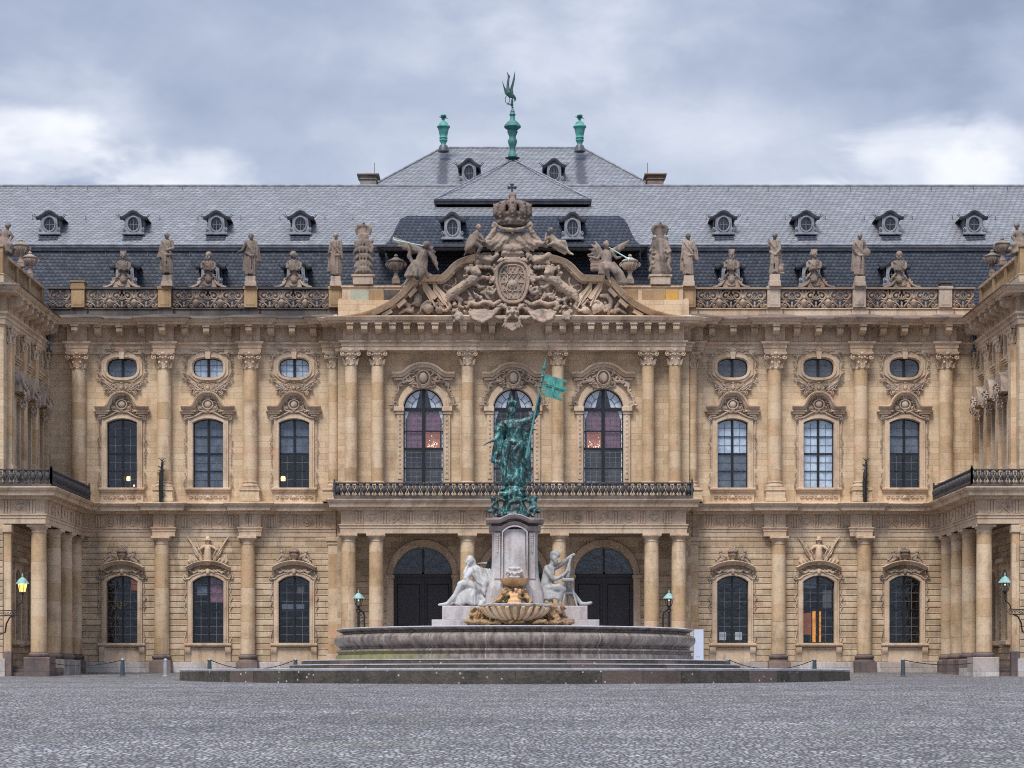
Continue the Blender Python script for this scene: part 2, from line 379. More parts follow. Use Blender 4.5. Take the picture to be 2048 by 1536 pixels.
def step_mat():
    m, t = newmat('dark_lichen_step_stone'); x, y, z = t.xyz
    n = t.noise(t.pos, 1.3, 6, .65); col = t.mix(t.ramp(n, [(.35, 0), (.65, 1)]), (.020, .018, .016), (.075, .06, .05))
    ang = t.math('ARCTAN2', t.math('SUBTRACT', x, .13), t.math('SUBTRACT', 102, y))
    bl = t.new('ShaderNodeTexWhiteNoise', noise_dimensions='1D'); t.set(bl, 'W', t.math('FLOOR', t.math('MULTIPLY', ang, 9)))
    col = t.mix(t.ramp(bl.outputs[0], [(.6, 0), (1, .6)]), col, (.18, .12, .105))
    jo = t.math('FRACT', t.math('MULTIPLY', ang, 9)); jo = t.ramp(jo, [(0, 1), (.012, 1), (.02, 0)]); col = t.mix(jo, col, (.015, .013, .012))
    vo = t.new('ShaderNodeTexVoronoi', inp={'Vector': t.pos, 'Scale': 3.2}); big = t.noise(t.pos, .9, 3, .5)
    sp = t.math('MULTIPLY', t.ramp(vo.outputs['Distance'], [(.10, 1), (.17, 0)]), t.ramp(big, [(.44, 0), (.56, 1)]))
    col = t.mix(t.math('MULTIPLY', sp, .75), col, (.62, .62, .58))
    bt = t.ramp(t.noise(t.pos, 5, 4, .6), [(.45, 0), (.65, .35)]); col = t.mix(bt, col, (.12, .10, .05))
    t.set(t.b, 'Base Color', col); t.b.inputs['Roughness'].default_value = .6; bump(t, t.noise(t.pos, 9, 5, .65), .03); return m
M_STEP = step_mat()
M_NOSE = stone('pale_kerb_stone', (.50, .50, .53), (.36, .35, .37), block=(1.6, 5), stain=.5, dark=(.12, .11, .11), patch=.1)  # pale stone colour for the step edges and the basin rim
def slate(name, c1, c2, rw, rh, rough, line=.6, spec=.5):
    m, t = newmat(name); x, y, z = t.xyz
    u = t.math('ADD', x, t.math('MULTIPLY', y, .35)); w = t.math('ADD', z, t.math('MULTIPLY', t.noise(t.pos, .7, 3, .5), .16))
    row = t.math('FLOOR', t.math('DIVIDE', w, rh))
    fy = t.math('FRACT', t.math('DIVIDE', w, rh)); ux = t.math('ADD', t.math('DIVIDE', u, rw), t.math('MULTIPLY', row, .5)); fx = t.math('FRACT', ux)
    cid = t.new('ShaderNodeTexWhiteNoise', noise_dimensions='2D'); t.set(cid, 0, t.comb(t.math('FLOOR', ux), row, 0)); rnd = cid.outputs[0]
    cx = t.math('SUBTRACT', fx, .42); edge = t.math('SUBTRACT', fy, t.math('MULTIPLY', t.math('MULTIPLY', cx, cx), 1.6))      # curved lower lip
    ln = t.ramp(edge, [(0, 1), (.16, .85), (.34, 0)])
    t.b.inputs['Specular IOR Level'].default_value = spec
    dx = t.math('ABSOLUTE', t.math('SUBTRACT', t.math('ABSOLUTE', x), 5.12)); run = t.math('ADD', dx, t.math('MULTIPLY', t.math('SUBTRACT', t.noise(t.pos, 3, 5, .7), .5), 1.1))
    wet = t.math('MULTIPLY', t.ramp(run, [(.25, 1), (.5, 0)]), t.math('GREATER_THAN', y, 150))      # run-off below the copper finials
    col = t.mix(rnd, c1, c2); n = t.noise(t.pos, .5, 6, .68)
    col = t.mix(t.ramp(n, [(.38, .0), (.62, .6)]), col, tuple(q * .62 for q in c1))
    col = t.mix(1, col, t.ramp(t.noise(t.pos, 14, 3, .6), [(.3, .8), (.7, 1.2)]), 'MULTIPLY')
    col = t.mix(t.math('MULTIPLY', ln, line), col, tuple(q * .16 for q in c1))
    col = t.mix(t.math('MULTIPLY', wet, .8), col, (.03, .035, .045))
    t.set(t.b, 'Base Color', col); t.set(t.b, 'Roughness', t.math('ADD', rough, t.math('MULTIPLY', rnd, .12)))
    h = t.math('ADD', t.math('MULTIPLY', t.math('SUBTRACT', 1, fy), .6), t.math('MULTIPLY', rnd, .5)); bump(t, t.math('SUBTRACT', h, ln), .03, .8); return m
M_SLATE = slate('weathered_sky_lit_slate', (.275, .28, .295), (.18, .185, .205), .38, .165, .42, .8)  # paler base colour holds the sky sheen of the shallow upper slopes
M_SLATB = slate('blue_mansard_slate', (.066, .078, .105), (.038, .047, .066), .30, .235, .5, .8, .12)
def simple(name, c, rough=.5, metal=0.0, c2=None, sc=3, bd=.01, spec=.5):
    m, t = newmat(name)
    if c2: col = t.mix(t.ramp(t.noise(t.pos, sc, 6, .65), [(.38, 0), (.62, 1)]), c, c2)
    else: col = t.mix(1, c, t.ramp(t.noise(t.pos, sc, 5, .6), [(.3, .82), (.7, 1.15)]), 'MULTIPLY')
    t.set(t.b, 'Base Color', col); t.b.inputs['Roughness'].default_value = rough; t.b.inputs['Metallic'].default_value = metal
    t.b.inputs['Specular IOR Level'].default_value = spec
    if bd: bump(t, t.noise(t.pos, sc * 4, 5, .6), bd)
    return m
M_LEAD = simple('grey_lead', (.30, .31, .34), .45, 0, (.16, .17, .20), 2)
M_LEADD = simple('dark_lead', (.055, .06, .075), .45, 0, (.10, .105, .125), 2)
M_COPP = simple('green_copper', (.10, .38, .32), .6, 0, (.045, .20, .19), 2.4)
M_COPD = simple('dark_green_copper', (.012, .045, .045), .55, 0, (.035, .11, .105), 3.5)
M_IRON = simple('black_iron', (.018, .019, .022), .45)
M_RAIL = simple('weathered_iron_railing', (.028, .029, .034), .5, 0, (.075, .07, .075), 6)
M_BOLL = simple('grey_green_painted_iron', (.055, .075, .09), .4)
M_BOLLP = simple('pale_grey_painted_iron', (.30, .31, .34), .5)
M_SASH = simple('dark_window_paint', (.013, .013, .016), .4, bd=0)
M_MUNT = simple('grey_lead_came', (.15, .15, .165), .5, bd=0)
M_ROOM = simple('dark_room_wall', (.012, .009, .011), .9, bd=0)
M_BLIN = simple('blue_white_blind', (.74, .82, .92), .8, 0, (.46, .54, .66), 1.6, 0)
M_BLDM = simple('dim_blue_blind', (.15, .18, .23), .8, 0, (.07, .085, .12), 2, 0)
M_BLGR = simple('grey_blind', (.11, .10, .11), .8, 0, (.06, .055, .065), 2, 0)
M_CWHT = simple('white_net_curtain', (.86, .87, .90), .9, 0, (.70, .71, .76), 5, 0)
M_CPUR = simple('purple_curtain', (.34, .15, .22), .9, 0, (.17, .08, .12), 3, 0)
M_PAPR = simple('white_paper_notice', (.55, .56, .60), .8, bd=0)
M_DOOR = simple('dark_oak_door', (.022, .021, .025), .45, 0, (.035, .03, .033), 4)
M_SIGN = simple('pale_blue_grey_panel', (.52, .57, .66), .35, 0, (.47, .52, .62), .8, 0)
M_TEXT = simple('grey_print', (.22, .24, .30), .6, bd=0)
M_CHIM = stone('chimney_brick', (.36, .25, .19), (.26, .19, .15), block=(.3, .1), stain=.6, mortar=.6)
M_CHIMP = stone('grey_chimney_stone', (.38, .34, .29), (.28, .25, .21), block=(.6, .3), stain=.6)
M_MOSS = simple('green_moss', (.03, .045, .012), .9, 0, (.07, .08, .02), 9)
def bronze():
    m, t = newmat('verdigris_bronze'); x, y, z = t.xyz
    sv = t.comb(t.math('MULTIPLY', x, 3.0), t.math('MULTIPLY', y, 3.0), t.math('MULTIPLY', z, .9))
    f = t.math('ADD', t.math('MULTIPLY', t.noise(sv, 1.3, 7, .7, .6), .75), t.math('MULTIPLY', t.noise(t.pos, 9, 4, .6), .25))
    col = t.ramp(f, [(.42, (.006, .012, .013)), (.50, (.012, .05, .052)), (.56, (.05, .22, .21)), (.64, (.24, .55, .51))])
    t.set(t.b, 'Base Color', col); t.b.inputs['Roughness'].default_value = .42; t.b.inputs['Specular IOR Level'].default_value = .6
    bump(t, t.noise(t.pos, 14, 5, .6), .02); return m
M_BRON = bronze()
M_FLAG = simple('bright_verdigris', (.10, .36, .30), .6, 0, (.04, .20, .18), 4)
def glass():
    m = bpy.data.materials.new('window_glass'); m.use_nodes = True; t = NT(m.node_tree); t.n.clear()
    out = t.new('ShaderNodeOutputMaterial'); mx = t.new('ShaderNodeMixShader'); tr = t.new('ShaderNodeBsdfTransparent'); gl = t.new('ShaderNodeBsdfGlossy')
    tr.inputs[0].default_value = (.95, .97, .98, 1); gl.inputs[0].default_value = (.9, .95, 1, 1); gl.inputs['Roughness'].default_value = .06
    pos = t.new('ShaderNodeNewGeometry').outputs['Position']
    bp = t.new('ShaderNodeBump', inp={'Strength': .6, 'Distance': .02, 'Height': t.noise(pos, 2.2, 3, .5)}); t.l.new(bp.outputs[0], gl.inputs['Normal'])
    lw = t.new('ShaderNodeLayerWeight')
    t.l.new(t.math('ADD', t.math('MULTIPLY', t.math('POWER', lw.outputs['Facing'], 4), .8), .05), mx.inputs[0]); t.l.new(tr.outputs[0], mx.inputs[1]); t.l.new(gl.outputs[0], mx.inputs[2]); t.l.new(mx.outputs[0], out.inputs[0]); return m
M_GLAS = glass()
def emis(name, c, st, c2=None):
    m, t = newmat(name)
    t.b.inputs['Base Color'].default_value = (*c, 1); t.b.inputs['Emission Strength'].default_value = st
    if c2: t.set(t.b, 'Emission Color', t.mix(t.ramp(t.noise(t.pos, 4, 4, .7), [(.35, 0), (.65, 1)]), c, c2))
    else: t.b.inputs['Emission Color'].default_value = (*c, 1)
    return m
M_LAMP = emis('warm_lamp_light', (1, .62, .28), 1.1)
M_LAMPD = emis('faint_lamp_light', (1, .70, .5), .6)
M_LANT = emis('amber_lantern_glass', (1, .50, .08), .9, (1, .72, .22))
M_GLOW = emis('pink_orange_lit_wall', (.50, .16, .12), .13, (.85, .36, .22))
M_GLOO = emis('orange_lit_room', (.95, .36, .03), .26, (.30, .07, .02))
M_GLOD = emis('dim_orange_lit_room', (.22, .06, .015), .3, (.14, .03, .02))
def cobble():
    m, t = newmat('wet_grey_cobbles'); x, y, z = t.xyz
    wp = t.new('ShaderNodeVectorMath', operation='ADD'); t.set(wp, 0, t.vmul(t.pos, (1, .5, 1)))
    nz = t.new('ShaderNodeTexNoise', inp={'Vector': t.pos, 'Scale': .35, 'Detail': 2}); t.set(wp, 1, t.vmul(nz.outputs[1], (.6, .4, 0)))
    vo = t.new('ShaderNodeTexVoronoi', feature='F1', inp={'Vector': wp.outputs[0], 'Scale': 8.0, 'Randomness': 1.0})
    ve = t.new('ShaderNodeTexVoronoi', feature='DISTANCE_TO_EDGE', inp={'Vector': wp.outputs[0], 'Scale': 8.0, 'Randomness': 1.0})
    gap = t.ramp(ve.outputs[0], [(.0, 1), (.08, .9), (.2, 0)]); rnd = t.sep(vo.outputs['Color'])[0]
    big = t.noise(t.comb(t.math('MULTIPLY', x, .5), y, 0), .16, 4, .6); mid = t.noise(t.comb(x, t.math('MULTIPLY', y, .4), 0), 2.6, 5, .72)
    col = t.mix(rnd, (.21, .205, .21), (.44, .43, .44))
    col = t.mix(1, col, t.ramp(mid, [(.30, .5), (.45, .92), (.7, 1.12)]), 'MULTIPLY'); col = t.mix(1, col, t.ramp(big, [(.32, .72), (.68, 1.18)]), 'MULTIPLY'); p2 = t.noise(t.pos, .9, 4, .65); col = t.mix(1, col, t.ramp(p2, [(.35, .74), (.65, 1.16)]), 'MULTIPLY')
    col = t.mix(t.math('MULTIPLY', gap, .8), col, (.035, .03, .032))
    ms = t.ramp(t.noise(t.pos, .3, 4, .6), [(.55, 0), (.7, .3)]); col = t.mix(ms, col, (.20, .20, .15))
    t.set(t.b, 'Base Color', col); t.set(t.b, 'Roughness', t.ramp(mid, [(.3, .5), (.7, .75)])); t.b.inputs['Specular IOR Level'].default_value = .35
    h = t.math('ADD', t.math('ADD', t.math('MULTIPLY', t.ramp(ve.outputs[0], [(0, 0), (.25, 1)]), .7), t.math('MULTIPLY', rnd, .5)), t.math('MULTIPLY', mid, 2.0))
    bump(t, h, .055, 1.0); return m
M_COBB = cobble()
# ------------------------------------------------------------------ ground (the square climbs gently towards the palace)
GP = [(-40, -2.55), (0, -2.45), (30, -2.22), (38, -2.07), (55, -1.45), (72, -.93), (86, -.635), (99, -.48), (108, -.38), (119, -.27), (130, 0), (150, .05)]
def gz(y):
    for (a, za), (b, zb) in zip(GP, GP[1:]):
        if y <= b:
            q = min(1, max(0, (y - a) / (b - a))); return za + (zb - za) * q
    return .05
def build_ground():
    ys = sorted(set([-600, -40, 150, 400, 1500] + [p[0] for p in GP] + [i for i in range(20, 132, 2)])); xs = [-900, -120, -60, -30, 0, 30, 60, 120, 900]
    mb = MB(); mb.add([(x, y, gz(y) if y < 1500 else gz(150)) for y in ys for x in xs],
        [(j*len(xs)+i, j*len(xs)+i+1, (j+1)*len(xs)+i+1, (j+1)*len(xs)+i) for j in range(len(ys)-1) for i in range(len(xs)-1)])
    g = part('ground', mb, M_COBB, smooth=None); tag(g, kind='structure'); g.data.shade_smooth()
build_ground()

# ------------------------------------------------------------------ the palace
palace = empty('palace', (0, 130, 0))
tag(palace, 'long ochre sandstone baroque palace facade with blue slate roof and carved central gable', 'palace')
wingL = empty('palace_wing', (-29.1, 124, 0)); tag(wingL, 'sandstone side wing at the left edge of the photo, with pillared porch and balcony', 'wing', 'side wings of the palace')
wingR = empty('palace_wing', (29.0, 124, 0)); tag(wingR, 'sandstone side wing at the right edge of the photo, with pillared porch and balcony', 'wing', 'side wings of the palace')
XL, XR = X(93), X(1953)
WX_L = [244.5, 416.5, 588.5]; WX_R = [1465, 1637, 1809]              # window axes
COL_L = [157, 330, 502]; COL_R = [1548, 1720, 1890]                     # engaged columns
YC = 129.0                                                               # wall plane of the projecting centre
CWX = [847, 1027, 1206.5]                                                # its three window axes
zU0, zUs, zUa = Z(976), Z(846), Z(838); zO = Z(736); zL0, zLs, zLa = Z(1286), Z(1164), Z(1152)
def oval(w, h, c=0.0, zc=0.0, n=24, e=3.0, notch=0):
    out = []
    for i in range(n):
        a = 2 * math.pi * (i + .5) / n; ca, sa = math.cos(a), math.sin(a)
        r = (abs(ca) ** e + abs(sa) ** e) ** (-1 / e); out.append((c + w * r * ca, zc + h * r * sa))
    return out
OVW, OVH = 30 * M1, 19.5 * M1
def side_wall(xa, xb, axes):
    mb = MB(); zm = Z(1040)
    mb.plate([(xa, -.2), (xb, -.2), (xb, zm), (xa, zm)], [opening(31 * M1, zL0, zLs, zLa, c=X(a)) for a in axes], 130, 130.55)
    o = part('ground_storey_wall', mb, M_RUST, palace)
    mb = MB(); holes = []
    for a in axes: holes += [opening(30 * M1, zU0, zUs, zUa, c=X(a)), oval(OVW, OVH, X(a), zO)]
    mb.plate([(xa, zm), (xb, zm), (xb, Z(636)), (xa, Z(636))], holes, 130, 130.55)
    part('upper_storey_wall', mb, M_STONE, palace)
    # banded rustication: real grooves between courses
    mb = MB(); z = Z(1324); k = 0; rnd = random.Random(int(abs(xa) * 10))
    while z < Z(1076):
        z1 = min(z + .377, Z(1074)); segs = [(xa, xb)]
        if z > zL0 - .35 or z < Z(1296):
            hw = 41.5 * M1 if z1 > Z(1296) + .05 else 47 * M1
            if z > zLs - .02: hw = 44 * M1 if z < Z(1150) else (38 * M1 if z < Z(1134) else 0)
            if hw:
                for a in axes:
                    c = X(a); segs = [q for (p0, p1) in segs for q in ([(p0, c - hw), (c + hw, p1)] if p0 < c < p1 else [(p0, p1)])]
        for p0, p1 in segs:
            x = p0
            while x < p1 - .01:
                nx = min(p1, x + rnd.uniform(1.0, 1.7)); nx = p1 if p1 - nx < .5 else nx
                mb.bbox(x + .002, nx - .002, 129.93, 130.0, z + .018, z1 - .022, .018); x = nx
        z += .377; k += 1
    part('rusticated_course', mb, M_RUST, palace)
side_wall(XL, X(688), WX_L); side_wall(X(1366), XR, WX_R)

# central projection: upper wall, return walls, recessed door wall of the porch
ZSP, ZAP = Z(818, YC), Z(777.5, YC)
def central_walls():
    xa, xb = X(676, YC), X(1378, YC); mb = MB()
    mb.plate([(xa, Z(1030, YC)), (xb, Z(1030, YC)), (xb, Z(600, YC)), (xa, Z(600, YC))], [opening(40 * M1, Z(972, YC), ZSP, ZAP, 16, X(a, YC)) for a in CWX], YC, YC + .5)
    mb.box(xa, xa + .4, YC + .5, 130.3, Z(1030), Z(600)); mb.box(xb - .4, xb, YC + .5, 130.3, Z(1030), Z(600))
    part('central_wall', mb, M_STONE, palace)
    Yd = 131.2; mb = MB(); xa, xb = X(676, 129.9), X(1380, 129.9)
    mb.plate([(xa, -.2), (xb, -.2), (xb, Z(1060)), (xa, Z(1060))], [opening(59 * Yd / K, -.2, Z(1150, Yd), Z(1094, Yd), 18, X(a, Yd)) for a in (846, 1027, 1208)], Yd, Yd + .5)
    part('porch_back_wall', mb, M_RUST, palace)
    for p0, p1 in ((xa, X(782, Yd)), (X(910, Yd), X(962, Yd)), (X(1092, Yd), X(1144, Yd)), (X(1272, Yd), xb)):
        mb = MB(); z = Z(1318)
        while z < Z(1152, Yd): mb.bbox(p0, p1, Yd - .06, Yd, z, z + .355, .018); z += .357 + .02
        part('rusticated_course', mb, M_RUST, palace)
    for sx in (xa, xb): part('porch_side_wall', MB().box(min(sx, sx + (.3 if sx < 0 else -.3)), max(sx, sx + (.3 if sx < 0 else -.3)), 129.4, Yd + .3, -.2, Z(1060)), M_RUST, palace)
central_walls()

# ------------------------------------------------------------------ windows
def surround(mb, hole, outer, d1=.14, inset=.06):
    mb.plate(outer, [hole], -d1, .02)
def sash(mb, op, w, z0, z1, bars, vb=.07, y=.2, rim=.055, yb=.07):
    cx = sum(p[0] for p in op) / len(op); cz = (z0 + z1) / 2
    inn = [(a * (1 - rim / w), cz + (b - cz) * (1 - rim / (z1 - z0) * 2)) for a, b in op]
    mb.plate(op, [inn], y, y + yb)
    if vb: mb.box(-vb, vb, y - .025, y + yb - .004, z0 + .03, z1 - .03)
    for bz, bh in bars: mb.box(-w + .02, w - .02, y - .012, y + yb - .008, bz - bh, bz + bh)
def came(mb, w, z0, z1, cols, dz, y=.235, t=.012):
    for c in cols:
        for s in (-1, 1): mb.box(s * c - t, s * c + t, y, y + .02, z0 + .05, z1 - .05)
    z = z0 + dz
    while z < z1 - .1: mb.box(-w + .03, w - .03, y + .001, y + .019, z - t, z + t); z += dz
def hood_path(k):       # relative px (x, py) -> metres
    return [(a * M1, Z(b)) for a, b in k]

def upper_window():
    w = 30 * M1; op = opening(w, zU0, zUs, zUa); mb = MB()
    out = [(-w - .32, zU0), (w + .32, zU0), (w + .32, Z(836))] + [(a * 1.34, b + .30) for a, b in arc(w, zUs, zUa)][1:-1] + [(-w - .32, Z(836))]
    mb.plate(out, [op], -.13, .02)
    o2 = [(-w - .2, zU0 + .002), (w + .2, zU0 + .002), (w + .2, zUs + .02)] + [(a * 1.21, b + .18) for a, b in arc(w, zUs, zUa)][1:-1] + [(-w - .2, zUs + .02)]
    mb.plate(o2, [[(a * 1.0, b) for a, b in opening(w + .045, zU0 + .003, zUs, zUa + .04)]], -.165, -.125)
    win = part('window', mb, M_TRIM, palace, T(X(WX_L[0]), 130))
    mb = MB(); mb.bbox(-46 * M1, 46 * M1, -.34, .02, Z(980.5), Z(976.2)); mb.bbox(-44 * M1, 44 * M1, -.26, .02, Z(984), Z(980.6)); mb.bbox(-43 * M1, 43 * M1, -.12, .02, Z(1005), Z(984.2), .01)
    sub('sill', mb, M_TRIM, win)
    mb = MB(); foliage_band(mb, -37 * M1, 37 * M1, Z(994), .36, -.14, .05, 1, 4); sub('sill_relief', mb, M_TRIM, win)
    mb = MB(); half = [(-53, 815.5), (-33, 815.5), (-29, 812.5), (-26, 806.5), (-22.5, 799), (-17.5, 793), (-10, 788.6), (0, 787)]
    path = hood_path(half + [(-a, b) for a, b in half[:-1]][::-1])
    mb.mold(path, [(-.17, 0), (-.17, .30), (-.10, .38), (-.05, .40), (-.03, .52), (.06, .56), (.09, .50), (.1, 0)])
    mb.mold([(a * .93, b - .22) for a, b in path[1:-1]], [(-.08, 0), (-.06, .2), (.04, .24), (.05, 0)])
    for s in (-1, 1):
        for i, (hw, a, b, d) in enumerate(((16, 821, 825, .34), (12, 825, 829, .28), (7, 829, 833.5, .2))):
            mb.bbox(s * 40 * M1 - hw * M1, s * 40 * M1 + hw * M1, -d, .0, Z(b), Z(a) - .003, .03)
    sub('hood', mb, M_TRIM, win)
    mb = MB(); cartouche(mb, 0, Z(810), 1.55, .95, -.12, 3, .17)
    for k in range(5): mb.ell(((k - 2) * .11, -.24, Z(795.5) - .02 * abs(k - 2)), (.055, .06, .09), None, 6, 4)
    for s in (-1, 1):
        mb.tube([(s * a * M1, -.16, Z(b)) for a, b in ((2, 825), (10, 824), (20, 830), (30, 835), (38, 837), (44, 834))], [.05, .06, .06, .06, .05, .03], 6, 1.5)
        scroll(mb, s * 44 * M1, Z(838), -.15, .14, 1.2, math.pi / 2, -s, .045)
        scroll(mb, s * 30 * M1, Z(826), -.15, .16, 1.2, math.pi, s, .04); scroll(mb, s * 22 * M1, Z(821), -.15, .12, 1.2, 0, -s, .035)
        leaf(mb, s * 34 * M1, Z(828), -.14, R(90 - s * 60), .3, .12, .06)
        mb.tube([(s * a * M1, -.12, Z(b)) for a, b in ((46, 842), (45.5, 866), (43.5, 872), (48.5, 882), (44, 890), (48.5, 899), (45, 906), (46.5, 920), (45, 932))], [.03, .03, .035, .04, .035, .04, .035, .03, .02], 5)
        for k in range(5): mb.ell((s * (46 - k * .2) * M1, -.12, Z(905 + k * 6)), (.05, .05, .055), None, 6, 4)
        mb.tube([(s * a * M1, -.12, Z(b)) for a, b in ((45, 945), (44.5, 956), (47, 962), (49, 970))], [.02, .03, .04, .045], 5)
        mb.ell((s * 46 * M1, -.12, Z(947)), (.07, .06, .07), None, 6, 4); scroll(mb, s * 46 * M1, Z(971), -.12, .11, 1.1, 0, s, .035)
    sub('carved_crest', mb, M_CARV, win)
    mb = MB(); q = (zUa - zU0) / 4; sash(mb, op, w, zU0, zUa, [(zU0 + q, .022), (zU0 + 2 * q, .05), (zU0 + 3 * q, .022)]); sub('sash', mb, M_SASH, win)
    mb = MB(); came(mb, w, zU0, zUs, [w * .5], q / 2 + .0); sub('glazing_bar', mb, M_MUNT, win)
    mb = MB(); mb.plate(op, [], .25, .255); sub('pane', mb, M_GLAS, win)
    return win
def oval_window():
    mb = MB(); op = oval(OVW, OVH, 0, 0); o1 = [(a * 1.19, b * 1.28) for a, b in oval(OVW, OVH, 0, 0, 24, 2.6)]; o2 = [(a, b) for a, b in ((-1.27, .42), (-1.27, -.42), (-.72, -.86), (.72, -.86), (1.27, -.42), (1.27, .42), (.72, .86), (-.72, .86))]
    mb.plate([(a, b) for a, b in o2], [op], -.10, .02); mb.plate(o1, [[(a * 1.06, b * 1.09) for a, b in op]], -.17, -.09)
    mb.plate([(-.13, .55), (.13, .55), (.18, 1.0), (-.18, 1.0)], [], -.26, -.1)
    win = part('oval_window', mb, M_TRIM, palace, T(X(WX_L[0]), 130, zO))
    mb = MB()
    fan(mb, 0, .98, -.2, R(40), R(140), 5, .34, .12, .08)
    for s in (-1, 1):
        mb.tube([(s * a, -.15, b) for a, b in ((.1, .98), (.35, 1.08), (.6, 1.0), (.8, 1.1), (.95, 1.0))], [.06, .05, .05, .05, .02], 5, 1.2)
        for k in range(4): leaf(mb, s * (.25 + .2 * k), 1.0, -.15, R(90 - s * (30 + 20 * (k % 2))), .2, .1, .06)
        for aa, bb, cc in (((1.1, .82), (1.40, .75), (1.36, .42)), ((1.44, .42), (1.36, .1), (1.5, -.1)), ((1.5, -.2), (1.34, -.5), (1.2, -.75))):
            mb.tube(bez((s * aa[0], -.12, aa[1]), (s * bb[0], -.12, bb[1]), (s * cc[0], -.12, cc[1]), 5), [.02, .045, .055, .05, .04, .02], 5, 1.4)
        for k in range(6): leaf(mb, s * 1.42, .7 - k * .28, -.12, R(90 - s * (50 + 40 * (k % 2))), .2, .1, .05)
        scroll(mb, s * 1.3, .82, -.13, .15, 1.2, 0, s, .04); scroll(mb, s * 1.28, -.8, -.13, .16, 1.2, 0, -s, .04)
        mb.tube([(s * a, -.14, b) for a, b in ((1.15, -.9), (.95, -1.15), (.7, -1.4), (.5, -1.5), (.3, -1.42))], [.05, .07, .06, .05, .03], 5, 1.3)
        for k in range(6): leaf(mb, s * (1.0 - k * .13), -1.0 - k * .09, -.13, R(-90 + s * (20 - 30 * (k % 3))), .26, .13, .08)
        scroll(mb, s * .55, -1.12, -.14, .17, 1.3, R(90), -s, .05)
    cartouche(mb, 0, -1.28, .95, .7, -.14, 5, .2)
    for s in (-1, 1):                                # crossed banners and palms that join the oval to the hood below
        mb.plate([(s * .25, -1.5), (s * .55, -1.68), (s * 1.12, -1.02), (s * 1.0, -.92), (s * .75, -1.0)], [], -.14, 0)
        mb.tube([(s * .1, -.2, -1.62), (s * 1.22, -.2, -.86)], .045, 5); mb.tube([(s * .3, -.16, -1.3), (s * .6, -.22, -1.42), (s * .95, -.16, -1.1)], [.03, .06, .03], 5)
        for k in range(7): leaf(mb, s * (.35 + .11 * k), -1.62 + .05 * k, -.16, R(90 - s * (25 + 35 * (k % 3))), .3, .12, .09)
        scroll(mb, s * .78, -1.58, -.15, .16, 1.3, R(90), -s, .05)
    sub('carved_crest', mb, M_CARV, win)
    mb = MB(); sash(mb, op, OVW, -OVH, OVH, [], .08, .2, .05); sub('sash', mb, M_SASH, win)
    mb = MB()
    for zz in (-.15, .2): mb.box(-OVW + .08, OVW - .08, .235, .25, zz - .012, zz + .012)
    for xx in (-.5, .5): mb.box(xx - .012, xx + .012, .236, .249, -OVH + .08, OVH - .08)
    sub('glazing_bar', mb, M_MUNT, win)
    mb = MB(); mb.plate(op, [], .26, .265); sub('pane', mb, M_GLAS, win)
    return win
